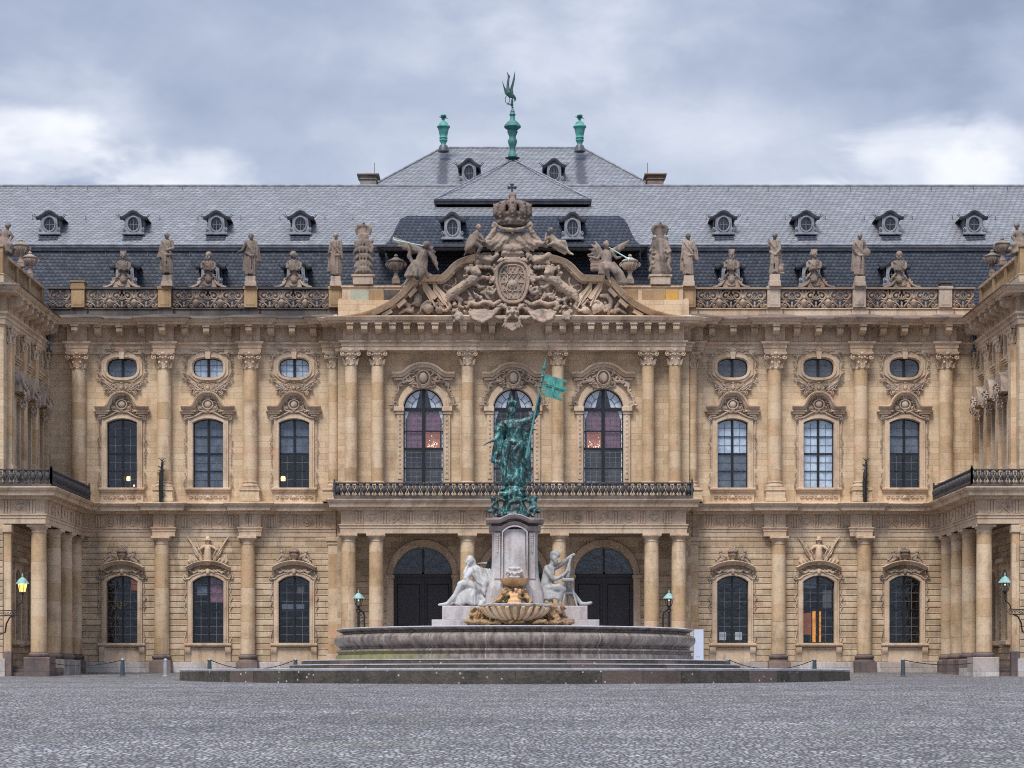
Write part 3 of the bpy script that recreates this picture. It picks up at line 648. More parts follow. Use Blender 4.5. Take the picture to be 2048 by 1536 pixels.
def lower_window(variant):
    w = 31 * M1; op = opening(w, zL0, zLs, zLa); mb = MB()
    out = [(-w - .30, zL0), (w + .30, zL0), (w + .30, zLs)] + [(a * 1.31, b + .27) for a, b in arc(w, zLs, zLa)][1:-1] + [(-w - .30, zLs)]
    mb.plate(out, [op], -.15, .02)
    o2 = [(-w - .19, zL0 + .002), (w + .19, zL0 + .002), (w + .19, zLs + .01)] + [(a * 1.2, b + .16) for a, b in arc(w, zLs, zLa)][1:-1] + [(-w - .19, zLs + .01)]
    mb.plate(o2, [opening(w + .045, zL0 + .003, zLs, zLa + .04)], -.185, -.145)
    win = part('window', mb, M_TRIM, palace, T(X(WX_L[0]), 130))
    mb = MB(); mb.bbox(-47 * M1, 47 * M1, -.33, .02, Z(1291.5), Z(1286.2)); mb.bbox(-44.5 * M1, 44.5 * M1, -.24, .02, Z(1294), Z(1291.6)); mb.bbox(-46 * M1, 46 * M1, -.09, .02, Z(1324), Z(1294.1), .01)
    mb.bbox(-28 * M1, 28 * M1, -.14, -.09, Z(1298), Z(1296), .01)
    for s in (-1, 1):
        pz = [(-.09, Z(1294.2)), (-.26, Z(1294.2)), (-.27, Z(1300)), (-.2, Z(1307)), (-.15, Z(1309)), (-.15, Z(1323)), (-.09, Z(1323))]
        mb.prismx(pz, s * 40 * M1 - .17, s * 40 * M1 + .17)
    sub('sill', mb, M_TRIM, win)
    mb = MB(); half = [(-43, 1137.5), (-36, 1133.5), (-26, 1129), (-14, 1126), (0, 1125)]
    path = hood_path(half + [(-a, b) for a, b in half[:-1]][::-1])
    mb.mold(path, [(-.15, 0), (-.15, .3), (-.06, .36), (.0, .46), (.08, .5), (.11, .46), (.13, 0)]); sub('hood', mb, M_TRIM, win)
    mb = MB()
    for s in (-1, 1):                                # swag under the hood, shoulders and side drops
        mb.tube([(s * a * M1, -.17, Z(b)) for a, b in ((3, 1141), (12, 1144), (20, 1141), (28, 1146), (34, 1144))], [.08, .1, .08, .09, .03], 6)
        for k in range(5): leaf(mb, s * (8 + 6 * k) * M1, Z(1143), -.18, R(90 - s * (60 + 50 * (k % 2))), .22, .12, .08)
        mb.tube([(s * a * M1, -.18, Z(b)) for a, b in ((8, 1149), (20, 1148), (30, 1152), (38, 1158), (44, 1158))], [.03, .05, .05, .05, .04], 6)
        scroll(mb, s * 45 * M1, Z(1154), -.14, .17, 1.3, R(-60), s, .05); leaf(mb, s * 41 * M1, Z(1150), -.16, R(90), .25, .14, .07)
        mb.tube([(s * a * M1, -.12, Z(b)) for a, b in ((44, 1164), (45.5, 1180), (43.5, 1186), (48, 1196), (43.5, 1205), (47.5, 1213), (44, 1220), (46, 1230))], [.03, .03, .035, .045, .035, .04, .03, .02], 5)
        mb.tube([(s * a * M1, -.12, Z(b)) for a, b in ((43, 1258), (44, 1266), (47, 1276), (44, 1284))], [.02, .03, .04, .04], 5)
    mb.ell((0, -.22, Z(1144)), (.13, .1, .2), None, 8, 5); fan(mb, 0, Z(1145), -.2, R(30), R(150), 5, .3, .1, .06)
    if variant == 0:                                 # vase between two reclining putti
        mb.lathe([(.05, 0), (.17, .03), (.09, .12), (.22, .28), (.3, .42), (.17, .5), (.2, .56), (.33, .6), (.33, .68), (.1, .7)], (0, -.18, Z(1123)), 12)
        fan(mb, 0, Z(1103), -.18, R(15), R(165), 7, .38, .1, .07)
        for s in (-1, 1):
            mb.cap((s * .62, -.2, Z(1118)), (s * .74, -.2, Z(1109)), .13, .1, 7); mb.ell((s * .76, -.22, Z(1104)), (.11, .11, .12))
            mb.cap((s * .66, -.24, Z(1119)), (s * .95, -.26, Z(1124)), .09, .07, 6); mb.cap((s * .95, -.26, Z(1124)), (s * 1.15, -.26, Z(1132)), .07, .04, 6)
            mb.cap((s * .68, -.26, Z(1111)), (s * .42, -.26, Z(1114)), .06, .045, 6); mb.cap((s * .8, -.22, Z(1111)), (s * .95, -.22, Z(1118)), .055, .04, 6)
            for k in range(4): leaf(mb, s * (.4 + .14 * k), Z(1120), -.15, R(90 - s * 30 * k), .3, .14, .08)
    else:                                            # trophy: a bust in armour between lowered banners
        zb = Z(1124)
        mb.cap((0, -.2, zb), (0, -.2, Z(1098)), .26, .21, 10); mb.ell((0, -.2, Z(1094)), (.36, .16, .16)); mb.cap((0, -.22, Z(1088)), (0, -.22, Z(1084)), .1, .1, 8)
        mb.ell((0, -.24, Z(1079)), (.17, .17, .19)); mb.ell((0, -.24, Z(1080.5)), (.26, .2, .05))
        for s in (-1, 1):
            mb.cap((s * .3, -.2, Z(1094)), (s * .55, -.22, Z(1100)), .1, .07, 7); mb.cap((s * .4, -.24, Z(1108)), (s * .7, -.24, Z(1088)), .035, .035, 6)
            outl = [(s * 12 * M1, Z(1124)), (s * 24 * M1, Z(1112)), (s * 40 * M1, Z(1074)), (s * 33 * M1, Z(1082)), (s * 22 * M1, Z(1098)), (s * 13 * M1, Z(1108))]
            mb.plate(outl if s < 0 else outl, [], -.16, 0)
            mb.tube([(s * 8 * M1, -.2, Z(1126)), (s * 42 * M1, -.2, Z(1073))], [.04, .03], 6)
            mb.tube([(s * 30 * M1, -.17, Z(1095)), (s * 24 * M1, -.19, Z(1108)), (s * 14 * M1, -.17, Z(1118))], [.02, .05, .02], 5)
            mb.plate([(s * 18 * M1, Z(1126)), (s * 38 * M1, Z(1129)), (s * 39 * M1, Z(1108)), (s * 30 * M1, Z(1112)), (s * 22 * M1, Z(1118))], [], -.12, 0)
            for k in range(5): leaf(mb, s * (14 + 5 * k) * M1, Z(1124 + k), -.16, R(90 - s * (15 + 22 * (k % 3))), .34, .14, .08)
    sub('carved_crest', mb, M_CARV if variant == 0 else M_TRIM, win)
    mb = MB(); q = (zLa - zL0) / 4; sash(mb, op, w, zL0, zLa, [(zL0 + 2 * q, .03)], .06); sub('sash', mb, M_SASH, win)
    mb = MB(); came(mb, w, zL0, zLs + .1, [w * .5], q / 2); sub('glazing_bar', mb, M_MUNT, win)
    mb = MB(); mb.plate(op, [], .25, .255); sub('pane', mb, M_GLAS, win)
    return win
def quad(x0, x1, z0, z1, y, t=.01): return MB().box(x0, x1, y, y + t, z0, z1)
UW = upper_window(); OW = oval_window(); LW0 = lower_window(0); LW1 = lower_window(1)
ups = {}; ovs = {}; los = {}
for i, a in enumerate(WX_L + WX_R):
    ups[i] = UW if i == 0 else copy_tree(UW, palace, T(X(a), 130))
    ovs[i] = OW if i == 0 else copy_tree(OW, palace, T(X(a), 130, zO))
    src = LW1 if i in (1, 4) else LW0
    if i == 0: los[i] = LW0
    elif i == 1: los[i] = LW1; LW1.matrix_basis = W[palace.name].inverted() @ T(X(a), 130); W[LW1.name] = T(X(a), 130)
    else: los[i] = copy_tree(src, palace, T(X(a), 130))
w = 30 * M1; zm = (zU0 + zUa) / 2; zt = zUa + .1
for i, (up, lo) in {1: (M_BLDM, M_BLDM), 2: (M_BLDM, None), 3: (M_BLIN, M_BLDM), 4: (M_BLIN, M_BLIN), 5: (M_BLDM, None)}.items():
    if up: sub('window_blind', quad(-w - .1, w + .1, zm, zt, .27), up, ups[i])
    if lo: sub('window_blind', quad(-w - .1, w + .1, zU0 - .1, zm - .01, .27), lo, ups[i])
for i, m in enumerate((M_BLDM, M_BLIN, M_BLIN, M_BLGR, M_BLGR, M_BLGR)): sub('window_blind', quad(-1.1, 1.1, -.75, .3 if i == 0 else .75, .28), m, ovs[i])
def lamp(win, x, z, r=.13, m=None): sub('lamp', MB().lathe([(.03, -r), (r * .9, -r * .9), (r, 0), (r * .8, r), (.03, r * 1.1)], (x, .8, z), 10), m or M_LAMP, win)
lamp(ups[0], (252.5 - 244.5) * M1, Z(955), .14); lamp(ups[0], 19 * M1, Z(969), .06, M_LAMPD); lamp(ups[2], -25 * M1, Z(955), .15, M_LAMP)
sub('lit_room', quad(.45, w, Z(1180), zLa, .6), M_GLOD, los[0])
sub('window_blind', quad(0.1, w, Z(1205), zLa, .28), M_CPUR, los[1]); sub('window_blind', quad(-.75, -.1, Z(1190), Z(1172), .28), M_BLDM, los[1])
sub('window_blind', quad(-.8, .6, Z(1222), Z(1208), .28), M_BLDM, los[2]); sub('window_blind', quad(.15, .6, Z(1187), Z(1172), .28), M_BLGR, los[2])
for a in (1439, 1471): sub('paper_notice', quad((a - 1465) * M1, (a + 14 - 1465) * M1, Z(1280), Z(1264), .30), M_PAPR, los[3])
sub('window_blind', quad(-w, -.1, Z(1176), zLa, .28), M_BLDM, los[4]); sub('window_blind', quad(.3, .85, Z(1215), Z(1180), .28), M_BLGR, los[4])
sub('lit_room', quad(-.28, -.08, zL0, Z(1222), .7), M_GLOO, los[4]); sub('lit_room', quad(.12, .26, zL0, Z(1222), .7), M_GLOO, los[4]); sub('lit_room', quad(-.85, -.35, Z(1268), Z(1225), .7), M_GLOD, los[4])

def arched_window():
    s1 = YC / K; w = 40 * s1; z0 = Z(972, YC); op = opening(w, z0, ZSP, ZAP, 18); mb = MB()
    mb.plate([(-w - .42, z0), (-w, z0)] + [(-a, b) for a, b in arc(w, ZSP, ZAP, 18)][0:0] + [(-w, ZSP), (-w - .42, ZSP)], [], -.16, .02)
    mb.plate([(w, z0), (w + .42, z0), (w + .42, ZSP), (w, ZSP)], [], -.16, .02)
    for s in (-1, 1):
        mb.bbox(s * (w + .21) - .12, s * (w + .21) + .12, -.2, -.16, z0 + .4, ZSP - .5, .01)
        mb.bbox(s * (w + .25) - .34, s * (w + .25) + .30, -.3, .02, ZSP - .16, ZSP + .12); mb.bbox(s * (w + .24) - .27, s * (w + .24) + .27, -.22, .02, ZSP - .34, ZSP - .163)
    rings = lambda r0, r1: [(r1 * math.cos(math.pi * i / 18), ZSP + .12 + r1 * 1.0 * math.sin(math.pi * i / 18)) for i in range(19)] + [(r0 * math.cos(math.pi * i / 18), max(ZSP + .12, ZSP + r0 * math.sin(math.pi * i / 18))) for i in range(18, -1, -1)]
    mb.plate(rings(w, w + .34), [], -.14, .02); mb.plate(rings(w + .05, w + .18), [], -.19, -.14)
    win = part('arched_window', mb, M_TRIM, palace, T(X(CWX[0], YC), YC))
    mb = MB(); half = [(-63, 749.5), (-44, 749.5), (-37, 745), (-28, 737.5), (-16, 731.5), (0, 729)]
    path = [(a * s1, Z(b, YC)) for a, b in half + [(-a, b) for a, b in half[:-1]][::-1]]
    mb.mold(path, [(-.2, 0), (-.2, .34), (-.12, .40), (-.05, .42), (-.02, .55), (.07, .6), (.1, .54), (.11, 0)])
    mb.mold([(a * .93, b - .28) for a, b in path], [(-.1, 0), (-.08, .22), (.05, .26), (.06, 0)]); sub('hood', mb, M_TRIM, win)
    mb = MB(); cz = Z(757, YC); cartouche(mb, 0, cz, 1.9, 1.5, -.14, 7, .24)
    for s in (-1, 1):
        mb.tube([(s * a * s1, -.2, Z(b, YC)) for a, b in ((18, 757), (26, 764), (34, 764), (44, 765), (50, 774), (49, 782), (56, 790), (60, 800), (60, 810), (54, 814), (51, 806))], [.09, .1, .08, .09, .1, .08, .08, .09, .1, .06, .03], 6)
        for k in range(12):
            q = k / 11; leaf(mb, s * (24 + 36 * q) * s1, Z(762 + 48 * q * q, YC), -.2, R(90 - s * (30 + 70 * (k % 2))), .3, .16, .1)
        scroll(mb, s * 47 * s1, Z(770, YC), -.2, .17, 1.2, R(90), -s, .05); scroll(mb, s * 57 * s1, Z(806, YC), -.2, .2, 1.3, R(90), -s, .05)
        for k in range(14): mb.ell((s * (w + .21), -.2, z0 + .8 + k * .27), (.05 if k % 3 else .08, .03, .09), None, 6, 4)
    sub('carved_crest', mb, M_CARV, win)
    mb = MB(); H = ZAP - z0
    sash(mb, op, w, z0, ZAP, [(ZSP - .02, .09), (Z(862, YC), .03), (Z(897, YC), .07), (Z(936, YC), .03)], .10, .2, .06); sub('sash', mb, M_SASH, win)
    mb = MB()
    for c in (-.78, -.42, .42, .78):
        mb.box(c - .012, c + .012, .24, .255, z0 + .05, ZSP - .1)
    z = z0 + .3
    while z < ZSP - .2: mb.box(-w + .05, w - .05, .241, .254, z - .012, z + .012); z += .3
    sub('glazing_bar', mb, M_MUNT, win)
    mb = MB()
    for s in (-1, 1):
        for a in (28, 52): mb.tube([(s * .62 * w * math.cos(R(a)), .24, ZSP + .62 * w * math.sin(R(a))), (s * .96 * w * math.cos(R(a)), .24, ZSP + .96 * w * math.sin(R(a)))], .014, 5)
        mb.tube([(s * .62 * w * math.cos(R(a)), .24, ZSP + .62 * w * math.sin(R(a))) for a in range(5, 80, 12)], .014, 5)
    sub('fanlight_bar', mb, M_SASH, win)
    mb = MB(); mb.plate(op, [], .26, .265); sub('pane', mb, M_GLAS, win)
    mb = MB()                                        # white net curtains drawn apart in the lunette and down the sides
    for s in (-1, 1):
        pts = [(s * .20, ZSP + w * .98), (s * .48, ZSP + .12), (s * w, ZSP + .12)] + [(s * w * math.cos(R(a)), ZSP + w * math.sin(R(a))) for a in (20, 40, 60)]
        mb.plate(pts, [], .275, .28)
        mb.plate([(s * w, ZSP - .1), (s * (w - .32), ZSP - .1), (s * (w - .12), ZSP - .7), (s * (w - .12), z0), (s * w, z0)], [], .275, .28)
    sub('net_curtain', mb, M_CWHT, win)
    return win
AW = arched_window(); aws = [AW] + [copy_tree(AW, palace, T(X(a, YC), YC)) for a in CWX[1:]]
for k, win in enumerate(aws):
    ww = 1.0; zb = Z(896, YC); zk = Z(860, YC)
    if k != 1:
        sub('curtain', quad(-ww * 1.05, -.05, zb, ZSP, .33), M_CPUR, win) if k == 0 else sub('curtain', quad(-ww * 1.05, -.05, zk, ZSP, .33), M_CPUR, win)
        sub('curtain', quad(.05, ww * 1.05, zk if k == 0 else zb, ZSP, .335), M_CPUR, win)
        sub('lit_room', quad(.1, ww, zb, zk - .01, .7) if k == 0 else quad(-ww, -.1, zb, zk - .01, .7), M_GLOW, win)
        mb = MB(); rnd = random.Random(k + 3); cx_ = .5 if k == 0 else -.55
        for j in range(26): mb.ell((cx_ + rnd.uniform(-.36, .36), .45, zb + .08 + abs(rnd.gauss(0, .22))), (.03, .03, .035), None, 5, 3)
        sub('chandelier', mb, M_LAMPD, win); mb = MB()
        rnd = random.Random(k)
        x0 = .12 if k == 0 else -.95
        for j in range(9): mb.ell((x0 + j * (.09 if k == 0 else .075), .4, Z(966, YC) + rnd.uniform(-.06, .1)), (.055, .05, .07), None, 6, 4)
        sub('window_flowers', mb, M_PAPR, win)
    sub('curtain', quad(-1.2, 1.2, Z(975, YC), zb - .02, .75), M_BLGR, win)
    sub('curtain', quad(-1.2, 1.2, ZSP, ZAP, .62), M_BLGR, win)
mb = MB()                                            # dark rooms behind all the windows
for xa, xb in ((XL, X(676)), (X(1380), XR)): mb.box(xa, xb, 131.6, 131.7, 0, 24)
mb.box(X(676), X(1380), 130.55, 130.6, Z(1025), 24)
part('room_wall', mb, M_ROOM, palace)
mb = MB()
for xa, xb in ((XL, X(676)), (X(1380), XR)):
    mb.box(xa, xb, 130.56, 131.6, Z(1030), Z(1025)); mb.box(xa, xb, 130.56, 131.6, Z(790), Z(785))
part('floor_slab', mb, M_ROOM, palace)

# doors of the porch
def door(px):
    Yd = 131.2; s1 = Yd / K; w = 59 * s1; zs = Z(1150, Yd); za = Z(1094, Yd); op = opening(w, 0, zs, za, 20); mb = MB()
    mb.plate([(w * math.cos(math.pi * i / 20), zs + w * math.sin(math.pi * i / 20) * .97) for i in range(21)] + [(-w - .36, zs), (-w - .36, zs)][:1] + [((w + .36) * -math.cos(math.pi * i / 20), zs + (w + .36) * math.sin(math.pi * i / 20)) for i in range(21)], [], -.16, .02)
    for s in (-1, 1):
        mb.bbox(s * (w + .25) - .32, s * (w + .25) + .32, -.24, .02, zs - .22, zs - .002); mb.bbox(s * (w + .22) - .22, s * (w + .22) + .22, -.1, .02, 0, zs - .224, .01)
    d = part('door', mb, M_TRIM, palace, T(X(px, Yd), Yd))
    mb = MB(); mb.plate(opening(w, 0, zs - .1, zs - .05, 2), [], .3, .42)
    zr = [(.25, 1.3), (1.55, 2.7), (2.95, zs - .55)]
    for s in (-1, 1):
        for a, b in zr: mb.bbox(s * w * .5 - w * .38, s * w * .5 + w * .38, .24, .3, a, b, .05)
        for a, b in zr[1:2]: mb.lathe([(.02, 0), (.3, .01), (.26, .05), (.02, .06)], (0, 0, 0), 14) if False else None
    mb.box(-.07, .07, .22, .3, 0, za - .1); mb.bbox(-w, w, .16, .3, zs - .12, zs + .08, .03); sub('door_leaf', mb, M_DOOR, d)
    mb = MB(); mb.plate([(a, b) for a, b in arc(w, zs + .08, za, 20)], [[(a * .93, zs + .18 + (b - zs - .08) * .88) for a, b in arc(w, zs + .08, za, 20)]], .22, .3)
    for a in range(30, 180, 30):
        if a != 90: mb.tube([(.5 * math.cos(R(a)), .27, zs + .15 + .5 * math.sin(R(a))), (w * .95 * math.cos(R(a)), .27, zs + w * .93 * math.sin(R(a)))], .022, 5)
    for rr in (.5, 1.15): mb.tube([(rr * math.cos(R(a)), .27, zs + .15 + rr * math.sin(R(a)) * .95) for a in range(4, 178, 10)], .02, 5)
    sub('fanlight_bar', mb, M_MUNT, d)
    mb = MB(); mb.plate([(a, b) for a, b in arc(w, zs + .08, za, 20)], [], .31, .315); sub('fanlight_pane', mb, M_GLAS, d)
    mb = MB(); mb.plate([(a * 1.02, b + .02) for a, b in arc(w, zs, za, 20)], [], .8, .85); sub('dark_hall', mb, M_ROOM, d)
    return d
for a in (846, 1027, 1208): door(a)
# ------------------------------------------------------------------ entablatures
def zo(py, o, Y=130.0): return EYE + (HY - py) * (Y - o) / K
def prof(pts, Y=130.0): return [(o, zo(py, o, Y)) for o, py in pts]
PU = prof([(0, 708), (.12, 707.5), (.12, 698), (.17, 697.5), (.17, 691), (.30, 688), (.32, 684.5), (.06, 683.5), (.06, 656), (.28, 655), (.30, 651), (.92, 650.5), (.95, 645), (1.04, 644), (1.10, 641), (1.20, 638), (1.22, 636.5), (.1, 632), (0, 632)])
PU[-1] = (0, PU[-2][1] + .02)
PL = prof([(0, 1074), (.10, 1073.5), (.10, 1064), (.14, 1063.5), (.14, 1058.5), (.20, 1057.5), (.20, 1055.5), (.06, 1055), (.06, 1030), (.28, 1028), (.34, 1022.5), (.72, 1021.5), (.76, 1014), (.86, 1012), (.95, 1007.5), (.95, 1006), (0, 1004)])
def jog(xs, cols, h, j, y):
    out = [(xs[0], y)]
    for c in cols: out += [(c - h, y), (c - h, y - j), (c + h, y - j), (c + h, y)]
    return out + [(xs[1], y)]
cl = [X(c) for c in COL_L]; cr = [X(c) for c in COL_R]
def ent(name, mat, pr, path, parent=palace): return part(name, MB().plan(path, pr), mat, parent, smooth=25)
ent('entablature', M_TRIM, PU, jog((XL, X(650)), cl, .56, .42, 130) [:-1] + [(X(650), 130), (X(650), 129.45), (X(676), 129.45)])
ent('entablature', M_TRIM, PU, [(X(1374), 129.45), (X(1402), 129.45), (X(1402), 130)] + jog((X(1402), XR), cr, .56, .42, 130)[1:])
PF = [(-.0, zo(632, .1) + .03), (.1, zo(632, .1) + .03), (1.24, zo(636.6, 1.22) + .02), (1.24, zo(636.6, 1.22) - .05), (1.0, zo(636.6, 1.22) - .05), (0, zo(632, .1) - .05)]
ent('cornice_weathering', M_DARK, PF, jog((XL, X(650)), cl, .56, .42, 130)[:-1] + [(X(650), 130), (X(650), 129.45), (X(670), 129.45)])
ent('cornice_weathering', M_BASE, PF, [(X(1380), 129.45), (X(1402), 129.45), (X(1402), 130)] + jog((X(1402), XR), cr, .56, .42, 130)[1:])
ent('string_cornice', M_TRIM, PL, jog((XL, X(672)), cl, .60, .42, 130)); ent('string_cornice', M_TRIM, PL, jog((X(1385), XR), cr, .60, .42, 130))
# triglyphs and carved metopes of the lower frieze
def frieze(x0, x1, y, zc=None, parent=palace, M=None, seed=0):
    zc = zc or Z(1043); mb = MB(); rnd = random.Random(seed); n = max(1, round((x1 - x0) / 1.62)); st = (x1 - x0) / n
    for k in range(n):
        c = x0 + (k + .5) * st
        for j in (-1, 0, 1): mb.bbox(c + j * .17 - .06, c + j * .17 + .06, y - .07, y, zc - .38, zc + .38, .03)
        mb.box(c - .24, c + .24, y - .05, y, zc - .55, zc - .51)
        m = x0 + k * st
        if k:
            kind = rnd.randint(0, 2)
            if kind == 0:
                mb.tube([(m + .27 * math.cos(a), y - .02, zc + .27 * math.sin(a)) for a in [math.pi * 2 * i / 10 for i in range(11)]], .04, 5); fan(mb, m, zc - .1, y - .02, R(20), R(160), 5, .26, .08, .04)
            elif kind == 1:
                for s in (-1, 1): mb.tube([(m - s * .3, y - .02, zc - .3), (m, y - .04, zc), (m + s * .3, y - .02, zc + .3)], .045, 5); scroll(mb, m + s * .28, zc, y - .02, .1, 1, 0, s, .03)
                mb.ell((m, y - .02, zc + .1), (.14, .07, .16))
            else:
                mb.ell((m, y - .02, zc), (.17, .07, .2))
                for s in (-1, 1): fan(mb, m + s * .1, zc, y - .02, R(90 - s * 80), R(90 - s * 20), 4, .28, .09, .04)
    return part('frieze_relief', mb, M_TRIM, parent, M)
for (a, b) in ((XL + 2.5, cl[0] - .6), (cl[0] + .6, cl[1] - .6), (cl[1] + .6, cl[2] - .6), (cl[2] + .6, X(660))): 
    if b - a > 1: frieze(a, b, 129.93, seed=int(a * 7))
for (a, b) in ((X(1398), cr[0] - .6), (cr[0] + .6, cr[1] - .6), (cr[1] + .6, cr[2] - .6), (cr[2] + .6, XR - 2.5)):
    if b - a > 1: frieze(a, b, 129.93, seed=int(a * 7))
for c in cl + cr: frieze(c - .5, c + .5, 129.51)

# consoles under the main cornice
def bracket(M, parent, mat=M_TRIM):
    mb = MB(); z = 0
    mb.bbox(-.23, .23, -.88, 0, -.17, 0, .02)
    pz = [(0, -.171), (-.74, -.171), (-.82, -.28), (-.80, -.42), (-.66, -.54), (-.45, -.58), (-.25, -.62), (-.1, -.66), (0, -.66)]
    mb.prismx(pz, -.19, .19)
    for i in range(3):
        for j in range(4): mb.ell((-.12 + i * .12, -.80 + j * .02 - (.0 if j < 3 else -.08), -.23 - j * .09), (.045, .045, .04), None, 5, 3)
    mb.bbox(-.15, .15, -.07, .0, -1.05, -.664, .01)
    return part('bracket', mb, mat, parent, M)
zbk = zo(651, .5) ; B0 = bracket(T(X(200), 129.94, zbk), palace)
for a, b in ((157, 330), (330, 502), (502, 671), (1380, 1548), (1548, 1720), (1720, 1890)):
    for k in (1, 2, 3):
        px = a + (b - a) * k / 4
        if (a, k) != (157, 1): copy_tree(B0, palace, T(X(px), 129.94, zbk))
for c in COL_L + COL_R:
    copy_tree(B0, palace, T(X(c), 129.52, zbk))
    for s in (-1, 1): copy_tree(B0, palace, T(X(c) + s * .56, 129.72, zbk, -s * math.pi / 2, .8))
for px in (112, 1935): copy_tree(B0, palace, T(X(px), 129.94, zbk))
B0.matrix_basis = W[palace.name].inverted() @ T(X(200), 129.94, zbk)

# ------------------------------------------------------------------ columns
def volute_capital(z0, z1, r, mat, parent):
    H = z1 - z0; mb = MB()
    mb.lathe([(r * .98, 0), (r * 1.12, .03), (r * 1.12, .09), (r, .12), (r * 1.02, H * .45), (r * 1.2, H * .7), (r * 1.38, H * .84)], (0, 0, z0), 20)
    ab = [(-r * 1.62, -r * 1.62), (0, -r * 1.28), (r * 1.62, -r * 1.62), (r * 1.28, 0), (r * 1.62, r * 1.62), (0, r * 1.28), (-r * 1.62, r * 1.62), (-r * 1.28, 0)]
    n = len(ab); zt0, zt1 = z1 - H * .12, z1
    mb.add([(a, b, zt0) for a, b in ab] + [(a * 1.06, b * 1.06, zt1) for a, b in ab], [tuple(range(n)), tuple(range(n, 2 * n))] + [(i, (i+1) % n, (i+1) % n + n, i + n) for i in range(n)])
    for k in range(8):
        a = 2 * math.pi * k / 8 + math.pi / 8; ca, sa = math.cos(a), math.sin(a); q = r * 1.12
        mb.tube([(q * ca, q * sa, z0 + .1), (q * 1.06 * ca, q * 1.06 * sa, z0 + H * .3), (q * 1.32 * ca, q * 1.32 * sa, z0 + H * .42), (q * 1.38 * ca, q * 1.38 * sa, z0 + H * .34)], [.11 * r * 2, .12 * r * 2, .09 * r * 2, .03], 5)
    for s in (-1, 1):
        for f in (-1, 1):
            scroll(mb, s * r * 1.33, z1 - H * .30, f * r * 1.28, r * .42, 1.5, R(90), -s, r * .12, 1.3, tail=(s * r * .35, z1 - H * .16))
    for a in (0, 90, 180, 270): mb.ell((r * 1.3 * math.cos(R(a)), r * 1.3 * math.sin(R(a)), z1 - H * .08), (.13, .13, .12), None, 7, 5)
    for k in range(7):
        a = -math.pi / 2 + (k - 3) * .33; mb.ell((r * 1.3 * math.cos(a), r * 1.3 * math.sin(a), z1 - H * .3 - .04 * (k % 2)), (.08, .08, .07), None, 6, 4)
    return mb
def upper_column(px, Y, pyc, pyt, pyb, r, parent=palace, M=None, ped=True, rotc=True):
    z0, z1, zt = Z(pyb, Y), Z(pyc, Y), Z(pyt, Y); mb = MB()
    mb.lathe([(r * 1.0, z0)] + [(r * (1 + .03 * math.sin(q * 2.2) - .05 * q), z0 + (z1 - z0) * q) for q in [i / 8 for i in range(1, 9)]], (0, 0, 0), 24)
    M = M or T(X(px, Y), Y); c = part('column', mb, M_COLS, parent, M)
    sub('capital', volute_capital(z1, zt, r * .94, M_TRIM, c), M_TRIM, c)
    mb = MB(); rb = r * 1.12
    mb.lathe([(r, .0), (rb * 1.0, -.03), (rb * 1.02, -.09), (rb * .95, -.13), (rb * .98, -.2), (rb * 1.18, -.25), (rb * 1.22, -.33), (rb * 1.15, -.39)], (0, 0, z0), 24)
    mb.bbox(-rb * 1.24, rb * 1.24, -rb * 1.24, rb * 1.2, z0 - .50, z0 - .39, .01); sub('column_base', mb, M_TRIM, c)
    if ped:
        mb = MB(); h = .60; zp = Z(1006)
        mb.bbox(-h - .06, h + .06, -.66, .3, z0 - .62, z0 - .502); mb.bbox(-h, h, -.6, .3, zp + .22, z0 - .622, .015); mb.bbox(-h - .05, h + .05, -.66, .3, zp, zp + .218); sub('pedestal', mb, M_STONE, c)
    return c
C0 = upper_column(157, 129.72, 740, 707, 963, 14 * M1)
for c in COL_L[1:] + COL_R: copy_tree(C0, palace, T(X(c), 129.72))
C1 = upper_column(702, 128.45, 733, 700, 963, 12.3 * M1)
for c in (755, 935, 1115.5, 1296, 1349.5): copy_tree(C1, palace, T(X(c, 128.45), 128.45))
C2 = upper_column(667, 129.5, 739, 706, 963, 10.5 * M1)
copy_tree(C2, palace, T(X(1383.5, 129.5), 129.5))

def doric(parent, M, name='column'):
    z0, z1, zt = Z(1308), Z(1090), Z(1074); r = 14.3 * M1; mb = MB()
    mb.lathe([(r * (1.02 + .03 * math.sin(q * 2.6) - .08 * q), z0 + (z1 - z0) * q) for q in [i / 8 for i in range(9)]], (0, 0, 0), 26)
    c = part(name, mb, M_COLS, parent, M); rt = r * .95; mb = MB()
    mb.lathe([(rt, 0), (rt * 1.07, .02), (rt * 1.07, .07), (rt, .09), (rt, .2), (rt * 1.08, .23), (rt * 1.28, .33), (rt * 1.3, .36)], (0, 0, z1), 26)
    q = rt * 1.36; mb.bbox(-q, q, -q, q, z1 + .355, zt, .015); sub('capital', mb, M_TRIM, c); mb = MB()
    mb.lathe([(r * 1.04, 0), (r * 1.1, -.04), (r * 1.12, -.08), (r * 1.3, -.12), (r * 1.36, -.2), (r * 1.3, -.29), (r * 1.2, -.32), (r * 1.2, -.36), (r * 1.4, -.42), (r * 1.42, -.5)], (0, 0, z0), 26)
    sub('column_base', mb, M_BASE, c); mb = MB(); q = r * 1.5
    mb.bbox(-q, q, -q, q, -.1, z0 - .5, .02); sub('pedestal', mb, M_BASE, c)
    return c
D0 = doric(palace, T(X(325), 129.7)); DW = {}
for c in (497,): copy_tree(D0, palace, T(X(c), 129.7))
for c in (1556, 1727): copy_tree(D0, palace, T(X(c), 129.7))
YP = 127.35
for c in (697, 752.5, 935, 1118.5, 1303, 1357.5): copy_tree(D0, palace, T(X(c, YP), YP))
